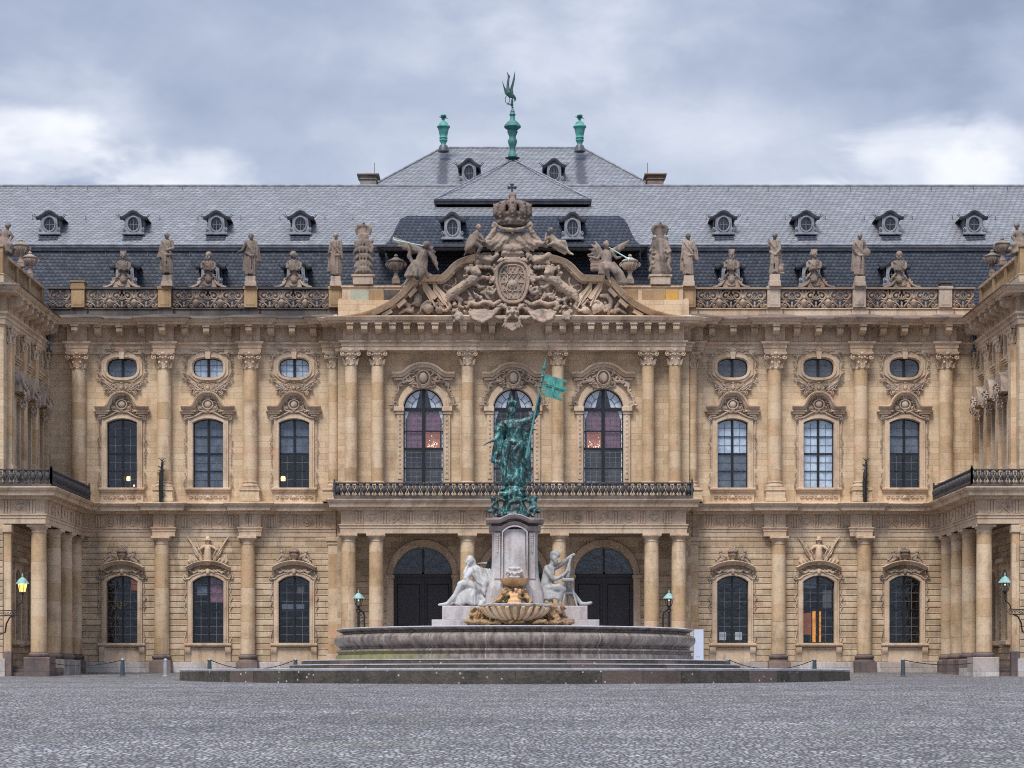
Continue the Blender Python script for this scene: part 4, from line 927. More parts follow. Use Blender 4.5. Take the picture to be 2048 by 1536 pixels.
def pilaster(px, w, Y0=129.78):
    mb = MB(); a, b = X(px - w / 2), X(px + w / 2); mb.bbox(a, b, Y0, 130, Z(1308), Z(1090), .01)
    p = part('pilaster', mb, M_COLS, palace); mb = MB(); mb.bbox(a - .05, b + .05, Y0 - .05, 130, Z(1090), Z(1083)); mb.bbox(a - .12, b + .12, Y0 - .12, 130, Z(1082.9), Z(1075)); part('capital', mb, M_TRIM, p)
    mb = MB(); mb.bbox(a - .1, b + .1, Y0 - .1, 130, -.1, Z(1308.2)); part('column_base', mb, M_TRIM, p)
pilaster(667, 20); pilaster(1386, 20)

# plinth of the side facades
for a, b in ((XL, X(674)), (X(1382), XR)):
    mb = MB(); mb.bbox(a, b, 129.78, 130, Z(1335), Z(1324.5), .02); mb.bbox(a, b, 129.72, 130, -.3, Z(1335.3), .02); part('plinth', mb, M_PLIN, palace)

# ------------------------------------------------------------------ central entablature, porch, balcony
YF = 128.05
def pc(pts, Y): return [(o, zo(py, o, Y)) for o, py in pts]
PC = pc([(0, 700.5), (.12, 700), (.12, 692), (.17, 691.5), (.17, 685.5), (.30, 683), (.30, 681), (.06, 680), (.06, 652), (.28, 650), (.3, 645.5), (.92, 645), (.95, 640.5), (1.05, 639.5), (1.12, 634.5), (1.15, 632.5), (0, 630)], YF)
xa, xb = X(688, YF), X(1366, YF)
ent('entablature', M_TRIM, PC, [(xa - .45, 129.3), (xa - .45, YF + .5), (xa, YF + .5), (xa, YF)] + [q for c in (935, 1115.5) for q in ((X(c - 14, YF), YF), (X(c - 14, YF), YF - .06), (X(c + 14, YF), YF - .06), (X(c + 14, YF), YF))] + [(xb, YF), (xb, YF + .5), (xb + .45, YF + .5), (xb + .45, 129.3)])
mb = MB(); mb.box(xa, xb, YF, 129.2, Z(699.5, YF), Z(632, YF)); part('entablature_soffit', mb, M_TRIM, palace)
zbc = Z(646, 127.6)
for k in range(24):
    px = 702 + (1350.5 - 702) * k / 23
    if 985 < px < 1070: continue
    copy_tree(B0, palace, T(X(px, YF), YF - .06, zbc))
x0, x1 = X(684, 127.0), X(1370, 127.0)
PP = [(o, z) for o, z in PL]
U = [(x0, 129.9), (x0, 126.95), (x1, 126.95), (x1, 129.9)]
ent('porch_entablature', M_TRIM, PP, U)
mb = MB(); mb.box(x0, x1, 126.951, 131.2, Z(1072), Z(1006)); part('porch_ceiling', mb, M_SLAB, palace)
frieze(x0 + .3, x1 - .3, 126.88, seed=5)
mb = MB(); mb.box(X(674, 128), X(1380, 128), 126.5, 131.3, -.3, .32); part('porch_step', mb, M_PLIN, palace)

def railing(path, z0, z1, parent, dense=False, name='railing'):
    mb = MB()
    def along(f):
        for (ax, ay), (bx, by) in zip(path, path[1:]):
            L = math.hypot(bx - ax, by - ay); n = max(1, round(L / .405))
            for k in range(n):
                q = (k + .5) / n; f(ax + (bx - ax) * q, ay + (by - ay) * q, k)
    mb.plan(path, [(-.05, z1 - .07), (.05, z1 - .07), (.05, z1), (-.05, z1)]); mb.plan(path, [(-.05, z0), (.05, z0), (.05, z0 + .07), (-.05, z0 + .07)])
    mb.plan(path, [(-.02, z1 - .2), (.02, z1 - .2), (.02, z1 - .17), (-.02, z1 - .17)])
    h = z1 - z0
    along(lambda x, y, k: mb.lathe([(.09, .05), (.10, .1), (.04, .16), (.13, .3), (.155, .42), (.11, .56), (.05, .68), (.11, .74), (.12, .8), (.06, .86)], (x, y, z0), 8))
    r = part(name, mb, M_RAIL, parent); mb = MB()
    for (ax, ay), (bx, by) in zip(path, path[1:]):
        L = math.hypot(bx - ax, by - ay); n = max(1, round(L / .405)); m = n * (3 if dense else 1)
        for k in range(m + 1):
            q = k / m; x, y = ax + (bx - ax) * q, ay + (by - ay) * q
            if dense: mb.tube([(x, y, z0 + .05), (x, y, z1 - .05)], .022, 4)
            else:
                for d in (-.035, .035): mb.tube([(x + d, y, z0 + .05), (x + d, y, z1 - .05)], .014, 4)
                mb.ell((x, y, z0 + .3), (.05, .03, .1), None, 5, 4); mb.ell((x, y, z1 - .28), (.05, .03, .08), None, 5, 4)
    for x, y in path: mb.box(x - .06, x + .06, y - .06, y + .06, z0, z1 + .08); mb.ell((x, y, z1 + .14), (.06, .06, .08), None, 6, 4)
    part('railing_bar', mb, M_RAIL, r); return r
zb0, zb1 = PL[-1][1] + .0, Z(966, 126.5)
bx0, bx1 = X(669, 126.2), X(1384, 126.2)
railing([(bx0, 129.0), (bx0, 126.15), (bx1, 126.15), (bx1, 129.0)], zb0, zb1, palace)
mb = MB(); zc_ = PL[-1][1] - .01
mb.box(bx0 - .03, bx1 + .03, 126.02, 129.0, zc_ - .10, zc_ + .06); part('balcony_floor', mb, M_DARK, palace)

# ------------------------------------------------------------------ parapet
def attic(xa, xb, cols, mat, j):
    pr = [(0, Z(637)), (.05, Z(637)), (.05, Z(618.5)), (.12, Z(618)), (.12, Z(616)), (-.5, Z(616)), (-.5, Z(637))]
    part('parapet_base', MB().plan(jog((xa, xb), cols, .47, .12, 130.1), pr), mat, palace, smooth=25)
attic(XL, X(705), cl + [X(671)], M_DARK, 0); attic(X(1355), XR, [X(1378)] + cr, M_TRIM, 0)
def pier(px, mat, w=26):
    h = w / 2 * M1; mb = MB(); x = X(px); mb.bbox(x - h, x + h, 129.78, 130.5, Z(615.8), Z(579.5), .01)
    mb.bbox(x - h - .05, x + h + .05, 129.72, 130.56, Z(579.4), Z(574)); mb.bbox(x - h * .68, x + h * .68, 129.755, 129.78, Z(611), Z(584), .01); part('parapet_pier', mb, mat, palace)
for px in (157, 330, 502, 671): pier(px, M_PIER)
for px in (1378, 1547, 1718, 1890): pier(px, M_CARV if px > 1500 else M_PIER)
mb = MB(); mb.bbox(X(144), X(170), 129.75, 130.5, Z(573.8), Z(566)); mb.bbox(X(142), X(172), 129.7, 130.55, Z(565.8), Z(563)); part('parapet_pier', mb, M_PIER, palace)
mb = MB(); mb.bbox(X(1880), X(1900), 129.85, 130.4, Z(573.8), Z(568)); mb.bbox(X(1878), X(1904), 129.8, 130.45, Z(567.8), Z(564)); part('parapet_pier', mb, M_DARK, palace)
def scroll_unit(mb, cx, w, h, z0, big=False):
    y = 130.1; zc = z0 + h / 2
    for s in (-1, 1):
        scroll(mb, cx + s * w * .24, z0 + h * .66, y, h * .25, 1.4, R(90), -s, .07, 1.6, 14, tail=(cx + s * w * .04, z0 + h * .93))
        mb.tube(bez((cx + s * w * .46, y, z0 + h * .95), (cx + s * w * .52, y, z0 + h * .45), (cx + s * w * .12, y, z0 + h * .38)), [.04, .055, .065, .07, .07, .07, .065, .055, .04], 5, 1.5)
        mb.tube(bez((cx + s * w * .10, y, z0 + h * .1), (cx + s * w * .24, y, z0 + h * .32), (cx + s * w * .47, y, z0 + h * .4)), [.04, .055, .065, .07, .07, .07, .065, .055, .04], 5, 1.5)
        scroll(mb, cx + s * w * .30, z0 + h * .16, y, h * .16, 1.2, R(80), -s, .055, 1.6, 12, tail=(cx + s * w * .08, z0 + h * .05))
        scroll(mb, cx + s * w * .44, z0 + h * .16, y, h * .13, 1.1, R(200), s, .052, 1.6, 10)
        for a, b, an in ((.36, .5, 60), (.12, .72, 110), (.2, .3, 30), (.42, .78, 80)): leaf(mb, cx + s * w * a, z0 + h * b, y - .02, R(90 - s * (90 - an)), .26, .14, .1)
    fan(mb, cx, z0 + h * .45, y, R(25), R(155), 5, h * .34, .09, .08); leaf(mb, cx, z0 + h * .4, y, R(-90), h * .36, .14, .08); mb.ell((cx, y, z0 + h * .1), (.1, .1, .08))
def scroll_panel(xa, xb, mat, n=3, crest=True):
    z0, z1 = Z(616), Z(575); mb = MB(); mb.box(xa, xb, 129.88, 130.34, z1 - .11, z1 - .0)
    o = part('balustrade', mb, M_DARK if mat is M_SCRL else mat, palace); mb = MB(); w = (xb - xa) / n
    for k in range(n): scroll_unit(mb, xa + (k + .5) * w, w * .98, z1 - z0 - .13, z0)
    for k in range(1, n):
        x = xa + k * w; mb.lathe([(.08, 0), (.2, .12), (.22, .35), (.1, .5), (.14, .6), (.05, .8)], (x, 130.1, z0 + .05), 10)
    part('scrollwork', mb, mat, o)
    if crest:
        cx = (xa + xb) / 2; mb = MB()
        for s in (-1, 1):
            mb.tube(bez((cx + s * 1.15, 130.05, z1 + .03), (cx + s * .55, 130.05, z1 + .05), (cx + s * .42, 130.05, z1 + .52), 8), [.07, .08, .09, .1, .1, .1, .1, .09, .08], 6, 2)
            scroll(mb, cx + s * .42, z1 + .45, 130.02, .15, 1.2, R(90), -s, .05, 2); leaf(mb, cx + s * .5, z1 + .1, 130, R(90 - s * 30), .35, .16, .1)
        mb.plate([(cx - .55, z1), (cx + .55, z1), (cx + .38, z1 + .5), (cx - .38, z1 + .5)], [], 129.95, 130.25); fan(mb, cx, z1 + .05, 129.93, R(30), R(150), 5, .4, .12, .08)
        part('scroll_crest', mb, mat if mat is not M_SCRL else M_CARV, o)
pxs = [157, 330, 502, 671]
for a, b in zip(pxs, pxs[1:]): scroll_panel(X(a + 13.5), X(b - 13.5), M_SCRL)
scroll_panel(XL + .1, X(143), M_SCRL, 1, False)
pxs = [1378, 1547, 1718, 1890]
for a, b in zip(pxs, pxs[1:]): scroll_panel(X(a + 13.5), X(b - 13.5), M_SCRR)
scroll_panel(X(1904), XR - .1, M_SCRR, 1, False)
# solid attic blocks beside the gable
def attic_block(a, b, panels):
    Y = 129.3; mb = MB(); mb.bbox(X(a, Y), X(b, Y), Y, 130.4, Z(630, Y), Z(575.5, Y), .01); mb.bbox(X(a - 2, Y), X(b, Y), Y - .08, 130.45, Z(575.3, Y), Z(571.5, Y)); mb.bbox(X(a + 4, Y), X(b, Y), Y - .04, Y, Z(617, Y), Z(613, Y), .01)
    o = part('attic_block', mb, M_TRIM, palace)
    for p0, p1, m in panels: part('attic_panel', MB().bbox(X(p0, Y), X(p1, Y), Y - .035, Y, Z(608, Y), Z(580, Y), .01), m, o)
attic_block(684, 838, [(701, 738, M_GRNP), (738.3, 767, M_PIER), (768, 800, M_DARK)]); attic_block(1212, 1366, [(1250, 1276, M_PIER), (1284, 1331, M_PIER), (1331.3, 1357, M_YELP)])

# ------------------------------------------------------------------ gable
YT = 128.3
def pp(px, py, o=0.0): return P(px, py, YT - o)
def gable():
    hl = [(668, 634), (690, 633), (714, 630), (735, 624.5), (751, 618.5), (766, 611), (779, 603), (792, 593), (803, 582.5), (812, 573), (820, 563.5), (827, 555)]
    hu = [(841, 552), (860, 552), (882, 551.5), (888, 547), (894, 541), (900, 534), (907, 527.5), (916, 521.5), (926, 517), (937, 513.5), (949, 511)]
    q = lambda L: [(X(a, YT - .6), Z(b, YT - .6)) for a, b in L]; mr = lambda L: [(2050 - a, b) for a, b in L][::-1]
    tym = [(680, 633)] + [(a + 4, b + 6) for a, b in hl[2:]] + [(a, b + 6) for a, b in hu] + [(965, 505), (1085, 505)]
    poly = [(X(a, YT), Z(b, YT)) for a, b in tym[:-1] + [(2050 - a, b) for a, b in tym[:-1]][::-1]]
    g = part('gable', MB().plate(poly, [], YT, YT + 1.0), M_CARV, palace)
    pr = [(-.42, 0), (-.42, .28), (-.34, .32), (-.32, .68), (-.20, .74), (-.14, .80), (-.04, .98), (.0, 1.0), (.01, 0)]
    for L in (hl, hu, mr(hl), mr(hu)): part('raking_cornice', MB().mold(q(L), pr, YT), M_TRIM, g, smooth=25)
    for L in (hl, mr(hl)):
        pts = [Vector(p) for p in q(L)]
        for i in (3, 5, 7, 9):
            i = i if L is hl else len(pts) - 1 - i; a = pts[i]; d = (pts[min(i+1, len(pts)-1)] - pts[i-1]).normalized(); n = Vector((-d.y, d.x)); c = a - n * .52
            mb = MB().add([(c.x + d.x * u * .32 + n.x * v * .12, YT - (.0 if k == 0 else .6), c.y + d.y * u * .32 + n.y * v * .12) for k in (0, 1) for u, v in ((-1, -1), (1, -1), (1, 1), (-1, 1))], [(0,1,2,3),(4,5,6,7),(0,1,5,4),(1,2,6,5),(2,3,7,6),(3,0,4,7)]); part('bracket', mb, M_TRIM, g)
    for px in (849, 869, 1181, 1201): x = X(px, YT); part('bracket', MB().bbox(x - .2, x + .2, YT - .6, YT, Z(563, YT), Z(557, YT)), M_TRIM, g)
    for px, py in ((903, 545), (918, 531), (940, 524)):
        for c in (px, 2050 - px): x = X(c, YT); part('bracket', MB().bbox(x - .2, x + .2, YT - .6, YT, Z(py + 6, YT), Z(py, YT)), M_TRIM, g)
    return g
gab = gable()
PC2 = [(0, Z(634, YT)), (.9, Z(634, YT)), (.95, Z(631, YT)), (1.05, Z(630, YT)), (1.08, Z(628.5, YT)), (0, Z(627, YT))]
CL = []
# ------------------------------------------------------------------ sculpture: figures grown from tapered limbs, fused by a voxel remesh
class Fig:
    """shapes given in photo pixels (x, y down, d towards the viewer) on the plane Y; fused into one skin"""
    def __init__(s, Y, ox=0, oy=0, k=1.0, flip=1): s.Y = Y; s.mb = MB(); s.ox, s.oy, s.k, s.fl = ox, oy, k, flip; s.m = Y / K
    def w(s, p):
        x, y = p[0], p[1]; d = p[2] if len(p) > 2 else 0
        return Vector((X(s.ox + s.fl * x * s.k, s.Y), s.Y - d * s.k * s.m, Z(s.oy + y * s.k, s.Y)))
    def c(s, a, b, ra, rb=None, seg=9):
        rb = ra if rb is None else rb; q = s.k * s.m; s.mb.cap(s.w(a), s.w(b), ra * q, rb * q, seg); return s
    def chain(s, pts, rr):
        for i in range(len(pts) - 1): s.c(pts[i], pts[i+1], rr[i], rr[i+1])
        return s
    def e(s, c, r, ang=0):
        q = s.k * s.m; M = Matrix.Rotation(-R(ang) * s.fl, 3, 'Y') if ang else None
        s.mb.ell(s.w(c), (r[0] * q, (r[2] if len(r) > 2 else r[0]) * q, r[1] * q), M, 12, 8); return s
    def folds(s, top, tw, bot, bw, n, r, seed=0, depth=1.0, bend=0.0, span=(-1, 1)):
        rnd = random.Random(seed)
        for i in range(n):
            q = span[0] + (span[1] - span[0]) * (i + rnd.uniform(.2, .8)) / n; a = q * math.pi / 2
            p0 = (top[0] + math.sin(a) * tw, top[1] + rnd.uniform(-1, 2), (top[2] if len(top) > 2 else 0) + math.cos(a) * tw * .8 * depth)
            p2 = (bot[0] + math.sin(a) * bw, bot[1] + rnd.uniform(-2, 1), (bot[2] if len(bot) > 2 else 0) + math.cos(a) * bw * .8 * depth)
            m = tuple((u + v) / 2 for u, v in zip(p0, p2)); m = (m[0] + rnd.uniform(-1.5, 1.5) + bend, m[1], m[2] + rnd.uniform(.3, 1.5))
            rr = r * rnd.uniform(.7, 1.3); s.c(p0, m, rr * .6, rr, 6); s.c(m, p2, rr, rr * 1.2, 6)
        return s
    def head(s, c, r, look=0, hair=1.0, beard=0, tilt=0, d=0):
        """head with brow, nose, lips, chin, ears and hair; look in degrees, 0 faces the viewer, + turns to picture right"""
        x, y = c[0], c[1]; dd = c[2] if len(c) > 2 else 0; cl, sl_ = math.cos(R(look)), math.sin(R(look))
        def q(a, b, f): return (x + a * cl * r + f * sl_ * r, y + b * r, dd + f * cl * r - a * sl_ * r)
        s.e((x, y - r * .12, dd), (r * .80, r * .95, r * .92)); s.e(q(0, .45, .25), (r * .55, r * .55, r * .55))
        s.c(q(0, -.08, .82), q(0, .22, 1.08), r * .13, r * .17, 6); s.c(q(-.42, -.2, .72), q(.42, -.2, .72), r * .14, r * .14, 6)
        s.c(q(-.2, .48, .78), q(.2, .48, .78), r * .10, r * .10, 6); s.e(q(0, .78, .55), (r * .26, r * .22, r * .26))
        for f in (-1, 1): s.e(q(f * .78, .1, 0), (r * .14, r * .25, r * .2)); s.e(q(f * .34, -.02, .70), (r * .15, r * .1, r * .12))
        if hair:
            rnd = random.Random(int(x * 7 + y))
            for i in range(30):
                a = rnd.uniform(0, 6.28); b = rnd.uniform(-.8, .2); f = rnd.uniform(-.95, .3); s.e(q(math.cos(a) * .72 * (1 - max(0, -b - .3)), b, f * (1 if b > -.5 else .6)), (r * .22 * hair, r * .22 * hair, r * .22 * hair))
            s.e(q(0, -.55, -.1), (r * .66, r * .5, r * .66))
            s.e(q(0, -.35, -.35), (r * .88, r * .85, r * .8)); s.e(q(0, .45, -.5), (r * .6, r * .6, r * .45))
        if beard:
            for i in range(8): s.e(q(-.5 + i / 7, .65 + .35 * math.sin(i * math.pi / 7) * beard, .5), (r * .24, r * .34, r * .24))
        return s
    def hand(s, w, dir_, r, curl=.3, seed=0):
        """palm, four unequal fingers with a knuckle bend and a thumb leaving the side of the palm"""
        w = Vector(w if len(w) > 2 else (*w, 0)); d = Vector(dir_ if len(dir_) > 2 else (*dir_, 0)).normalized(); sd = Vector((-d.y, d.x, 0)).normalized(); up = Vector((0, 0, 1))
        palm = w + d * r * 1.1; s.c(tuple(w), tuple(palm + d * r * .5), r * .75, r * .95, 7)
        for i, L in enumerate((.85, 1.0, .95, .72)):
            b = palm + d * r * .6 + sd * r * (i - 1.5) * .52; m = b + d * r * L * .9 + up * r * .1; e = m + d * r * L * .7 * (1 - curl) + up * r * (-L * curl) + sd * 0
            s.c(tuple(b), tuple(m), r * .28, r * .24, 6); s.c(tuple(m), tuple(e), r * .24, r * .18, 6)
        t0 = w + d * r * .5 - sd * r * .75; t1 = t0 + (d - sd * .8).normalized() * r * 1.0; s.c(tuple(t0), tuple(t1), r * .30, r * .22, 6); return s
    def build(s, name, mat, parent=None, vox=.04, smooth=1, disp=0.0, dsc=.3):
        me = mesh_of(name, s.mb, None); o = bpy.data.objects.new('tmp', me); COL.objects.link(o)
        m = o.modifiers.new('r', 'REMESH'); m.mode = 'VOXEL'; m.voxel_size = vox; m.use_smooth_shade = True
        if smooth: q = o.modifiers.new('s', 'SMOOTH'); q.iterations = smooth; q.factor = .5
        if disp:
            tx = bpy.data.textures.new(name, 'CLOUDS'); tx.noise_scale = dsc; tx.noise_depth = 3
            q = o.modifiers.new('d', 'DISPLACE'); q.texture = tx; q.strength = disp; q.mid_level = .5; q.texture_coords = 'LOCAL'
        me2 = bpy.data.meshes.new_from_object(o.evaluated_get(bpy.context.evaluated_depsgraph_get())); bpy.data.objects.remove(o); bpy.data.meshes.remove(me)
        me2.materials.clear(); me2.materials.append(mat); me2.name = name
        for p in me2.polygons: p.use_smooth = True
        return part(name, me2, mat, parent)
    def thing(s, name, mat, label, cat, group=None, vox=.04, smooth=1, disp=0.0, dsc=.3):
        o = s.build(name, mat, None, vox, smooth, disp, dsc); base_origin(o); return tag(o, label, cat, group)
    def plain(s, name, mat, parent, smooth=50): return part(name, s.mb, mat, parent, smooth=smooth)

# gable relief ------------------------------------------------------
YR = 128.15
def F(): return Fig(YR)
def lion(flip):
    f = F(); f.fl = 1
    def m(x): return x if flip == 0 else 2050 - x
    C = lambda a, b, ra, rb: f.c((m(a[0]), a[1], a[2]), (m(b[0]), b[1], b[2]), ra, rb)
    C((901, 590, 6), (918, 580, 9), 10, 9.5); C((918, 580, 9), (938, 566, 12), 9.5, 10); C((938, 566, 12), (950, 560, 14), 10, 9)          # trunk
    C((901, 592, 8), (894, 603, 8), 8.5, 6); C((894, 603, 8), (901, 615, 8), 4.5, 3.5); C((901, 615, 8), (893, 622, 8), 3.6, 3.6); C((893, 622, 8), (886, 623, 10), 3.6, 3)
    C((906, 590, 4), (922, 601, 4), 7, 5); C((922, 601, 4), (918, 613, 4), 4, 3.2); C((918, 613, 4), (926, 616, 6), 3.2, 3)
    C((950, 562, 14), (966, 558, 17), 5.5, 4.2); C((966, 558, 17), (977, 560, 19), 4.2, 3.8)
    C((948, 566, 10), (960, 577, 12), 5, 3.8); C((960, 577, 12), (969, 576, 12), 3.6, 3.2)
    f.e((m(951), 546, 16), (10, 9.5, 10)); f.e((m(958), 550, 22), (5, 4.5, 5)); f.e((m(948), 541, 22), (2.2, 2.2, 2))
    rnd = random.Random(3)
    for i in range(60):
        a = rnd.uniform(0, 6.28); q = rnd.uniform(8, 17); f.e((m(944) + q * math.cos(a), 549 + q * math.sin(a), rnd.uniform(8, 20)), (2.6, 3.4, 2.8), rnd.uniform(0, 180))
    f.chain([(m(896), 584, 4), (m(888), 580, 4), (m(887), 572, 4), (m(894), 570, 4), (m(904), 574, 4), (m(912), 568, 4), (m(911), 558, 4)], [2.2, 2, 1.9, 1.8, 1.8, 1.8, 2.6])
    return f.build('lion', M_CARV, gab, .045, 0, .09, .11)
lion(0); lion(1)
def arms():
    mb = MB(); Y = YR - .35; q = lambda L: [(X(a, Y), Z(b, Y)) for a, b in L]
    out = []
    for i in range(28):
        a = 2 * math.pi * i / 28; s_ = math.sin(a); c_ = math.cos(a); rr_ = (abs(c_) ** 3.2 + abs(s_) ** 3.2) ** (-1 / 3.2); out.append((1025 + 32 * rr_ * c_ * (1 - .26 * max(0, -s_)), 564 - 41 * rr_ * s_))
    mb.plate(q(out), [], Y - .1, YR + .2); mb.tube([(x, Y - .1, z) for x, z in q(out + out[:1])], .12, 6, 1.3)
    inn = [(1025 + (a - 1025) * .78, 566 + (b - 566) * .82) for a, b in out]; mb.tube([(x, Y - .14, z) for x, z in q(inn + inn[:1])], .05, 5)
    for a, b, c, d in ((1015, 532, 1015, 600), (1036, 532, 1036, 600), (1003, 548, 1047, 548), (1001, 566, 1049, 566), (1003, 582, 1047, 582)):
        (xa, za), (xb_, zb_) = q([(a, b), (c, d)]); mb.box(xa - .03, xb_ + .03, Y - .17, Y - .1, min(za, zb_) - .03, max(za, zb_) + .03)
    rnd = random.Random(8)
    for i in range(5):                              # charges: chevrons, zigzags and bezants in the fields
        for j in range(3):
            x = X(1008 + 17 * j, Y); z = Z(540 + 14 * i, Y)
            if (i + j) % 3 == 0: mb.tube([(x - .2, Y - .14, z - .12), (x, Y - .16, z + .12), (x + .2, Y - .14, z - .12)], .045, 5)
            elif (i + j) % 3 == 1: [mb.ell((x + dx, Y - .12, z + dz), (.07, .07, .07), None, 6, 4) for dx, dz in ((-.12, .08), (.12, .08), (0, -.1))]
            else: mb.tube([(x - .22, Y - .14, z - .1), (x - .08, Y - .14, z + .12), (x + .06, Y - .14, z - .1), (x + .2, Y - .14, z + .12)], .04, 5)
    mb.ell((X(1025, Y), Y - .13, Z(570, Y)), (.30, .10, .30), None, 14, 6); mb.ell((X(1025, Y), Y - .2, Z(570, Y)), (.15, .08, .15), None, 10, 5)
    o = part('coat_of_arms', mb, M_CARV, gab)
    f = F(); rnd = random.Random(11)                  # frame scrolls, leaves and palm sprays round the shield
    for s in (-1, 1):
        Q = lambda x: 1025 + s * x
        f.chain([(Q(30), 536, 14), (Q(36), 546, 16), (Q(33), 556, 17), (Q(40), 566, 17), (Q(46), 562, 17), (Q(44), 556, 17)], [3, 3.4, 3.2, 3.4, 2.8, 2.2])
        f.chain([(Q(32), 580, 14), (Q(40), 590, 15), (Q(50), 586, 15), (Q(49), 577, 15), (Q(42), 578, 15)], [3, 3.6, 3.2, 2.6, 2])
        f.chain([(Q(24), 604, 12), (Q(38), 612, 13), (Q(54), 606, 14), (Q(70), 612, 12), (Q(84), 608, 10), (Q(90), 616, 9)], [4, 5, 4.5, 5, 4, 3])
        f.chain([(Q(14), 612, 14), (Q(30), 622, 14), (Q(46), 632, 12), (Q(62), 630, 11), (Q(76), 622, 10)], [4, 5, 6, 5, 3])
        for i in range(9): f.e((Q(33 + rnd.uniform(0, 8)), 534 + i * 6, 16), (2.6, 3.4, 2.4), rnd.uniform(-40, 40))
        for i in range(12): f.c((Q(44 + i * 3.6), 596 + rnd.uniform(-8, 8), 9), (Q(50 + i * 3.6), 588 + rnd.uniform(-8, 8), 12), 2.4, 1.4, 6)
        for i in range(20): f.e((Q(rnd.uniform(40, 118)), rnd.uniform(596, 626), rnd.uniform(5, 11)), (rnd.uniform(3, 5.5), rnd.uniform(2, 4), 3), rnd.uniform(0, 180))
    f.build('scroll_carving', M_CARV, gab, .045, 0, .09, .11)
    for s in (-1, 1):                                # gadrooned shells and lion heads lapping over the cornice
        Q = lambda x: 1025 + s * x; f = Fig(126.9)
        for k in range(7): f.chain([(Q(34 + 8 * k), 616 + 1.2 * abs(k - 3), -22), (Q(40 + 6.4 * k), 630, 0), (Q(59), 646 - 1.4 * abs(k - 3), 3)], [2.4, 3.2, 2.2])
        f.chain([(Q(34), 624, 0), (Q(42), 636, 4), (Q(60), 645, 6), (Q(78), 638, 4), (Q(86), 624, 0)], [3, 3.6, 4, 3.6, 3]); f.c((Q(40), 622, -24), (Q(80), 622, -24), 6, 6); f.e((Q(60), 628, -8), (20, 12, 10))
        f.build('carved_shell', M_CARV, gab, .045, 0, .09, .11); f = Fig(126.9)
        f.e((Q(108), 634, 0), (10, 10, 10)); f.e((Q(110), 640, 8), (5, 4, 5)); f.c((Q(106), 626, -24), (Q(108), 632, 0), 7, 8)
        for i in range(16): f.e((Q(108 + rnd.uniform(-12, 12)), 632 + rnd.uniform(-12, 12), rnd.uniform(-4, 5)), (3.6, 3.6, 3.6))
        f.build('carved_head', M_CARV, gab, .045, 0, .09, .11)
    f = Fig(126.95)                                          # grotesque mask with open mouth hanging over the cornice
    f.c((1025, 624, -30), (1025, 630, -2), 8, 10); f.e((1025, 626, 4), (14, 12, 10)); f.c((1025, 618, 12), (1025, 627, 16), 2.6, 4, 6)
    for s in (-1, 1):
        f.e((1025 + s * 6.5, 617, 12), (3.8, 2, 3)); f.e((1025 + s * 9, 627, 10), (4.5, 4, 4)); f.chain([(1025 + s * 13, 616, 2), (1025 + s * 22, 610, 2), (1025 + s * 30, 614, 2)], [4, 3.5, 2])
        f.chain([(1025 + s * 4, 634, 12), (1025 + s * 13, 640, 10), (1025 + s * 14, 650, 10), (1025 + s * 8, 658, 10), (1025, 662, 10)], [3, 3.4, 3.2, 3.4, 3.6])
        f.chain([(1025 + s * 16, 636, 4), (1025 + s * 24, 638, 4), (1025 + s * 34, 634, 3)], [5, 4, 3])
    for i in range(9): f.c((1025 + (i - 4) * 3.4, 645 + 3 * math.cos((i - 4) * .4), 8), (1025 + (i - 4) * 5, 662 - abs(i - 4) * 1.6, 12), 1.8, 1.4, 6)
    f.build('grotesque_mask', M_CARV, gab, .045, 0, .09, .11)
    f = F()                                          # fur-lined mantle falling from the crown, prince's cap above the shield
    for s in (-1, 1):
        Q = lambda x: 1025 + s * x
        for k in range(7):
            f.chain([(Q(4 + k * 4.5), 468, 10), (Q(10 + k * 6), 482 + k * 1.2, 13 + (k % 2) * 3), (Q(20 + k * 8), 498 - k * 1.5, 13 + (k % 2) * 3), (Q(34 + k * 7.5), 508 - k * 5, 10)], [2.4, 3.6, 4, 2.6])
        f.chain([(Q(36), 462, 14), (Q(44), 476, 12), (Q(56), 490, 11), (Q(68), 494, 10)], [5, 6, 6, 4])
        f.chain([(Q(30), 512, 12), (Q(44), 524, 12), (Q(58), 520, 12), (Q(72), 512, 10), (Q(78), 520, 8), (Q(72), 532, 8)], [4, 5, 5.5, 6, 5, 4])
        for k in range(12): f.e((Q(46 + (k % 4) * 8), 516 + (k // 4) * 10, 8), (6, 5, 5))
        f.chain([(Q(30), 455, 16), (Q(36), 450, 16), (Q(40), 456, 16), (Q(36), 461, 16)], [3.5, 3.5, 3, 2])
        f.chain([(Q(22), 520, 16), (Q(28), 526, 16), (Q(18), 523, 18)], [2.5, 3, 2])
    f.chain([(995, 456, 14), (1008, 462, 18), (1025, 464, 20), (1042, 462, 18), (1055, 456, 14)], [3, 4, 4.5, 4, 3])
    f.e((1025, 490, 8), (22, 20, 5)); f.e((1025, 500, 12), (21, 9, 9)); f.c((1006, 509, 14), (1044, 509, 14), 4, 4); f.c((1004, 514, 12), (1046, 514, 12), 2.6, 2.6)
    f.c((1010, 521, 14), (1040, 521, 14), 3, 3); f.chain([(1046, 540, 12), (1050, 524, 14), (1056, 516, 15), (1062, 512, 15), (1064, 520, 15), (1058, 524, 15)], [1.4, 1.5, 2, 2, 1.8, 1.5])
    f.build('mantle', M_CARV, gab, .045, 0, .09, .11)
    f = F(); f.oy = 0                                 # the great crown
    for k in range(16):
        a = 2 * math.pi * k / 16; f.e((1025 + 29 * math.cos(a), 448 - 2 * math.sin(a), 6 + 20 * math.sin(a)), (5, 4.5, 5))
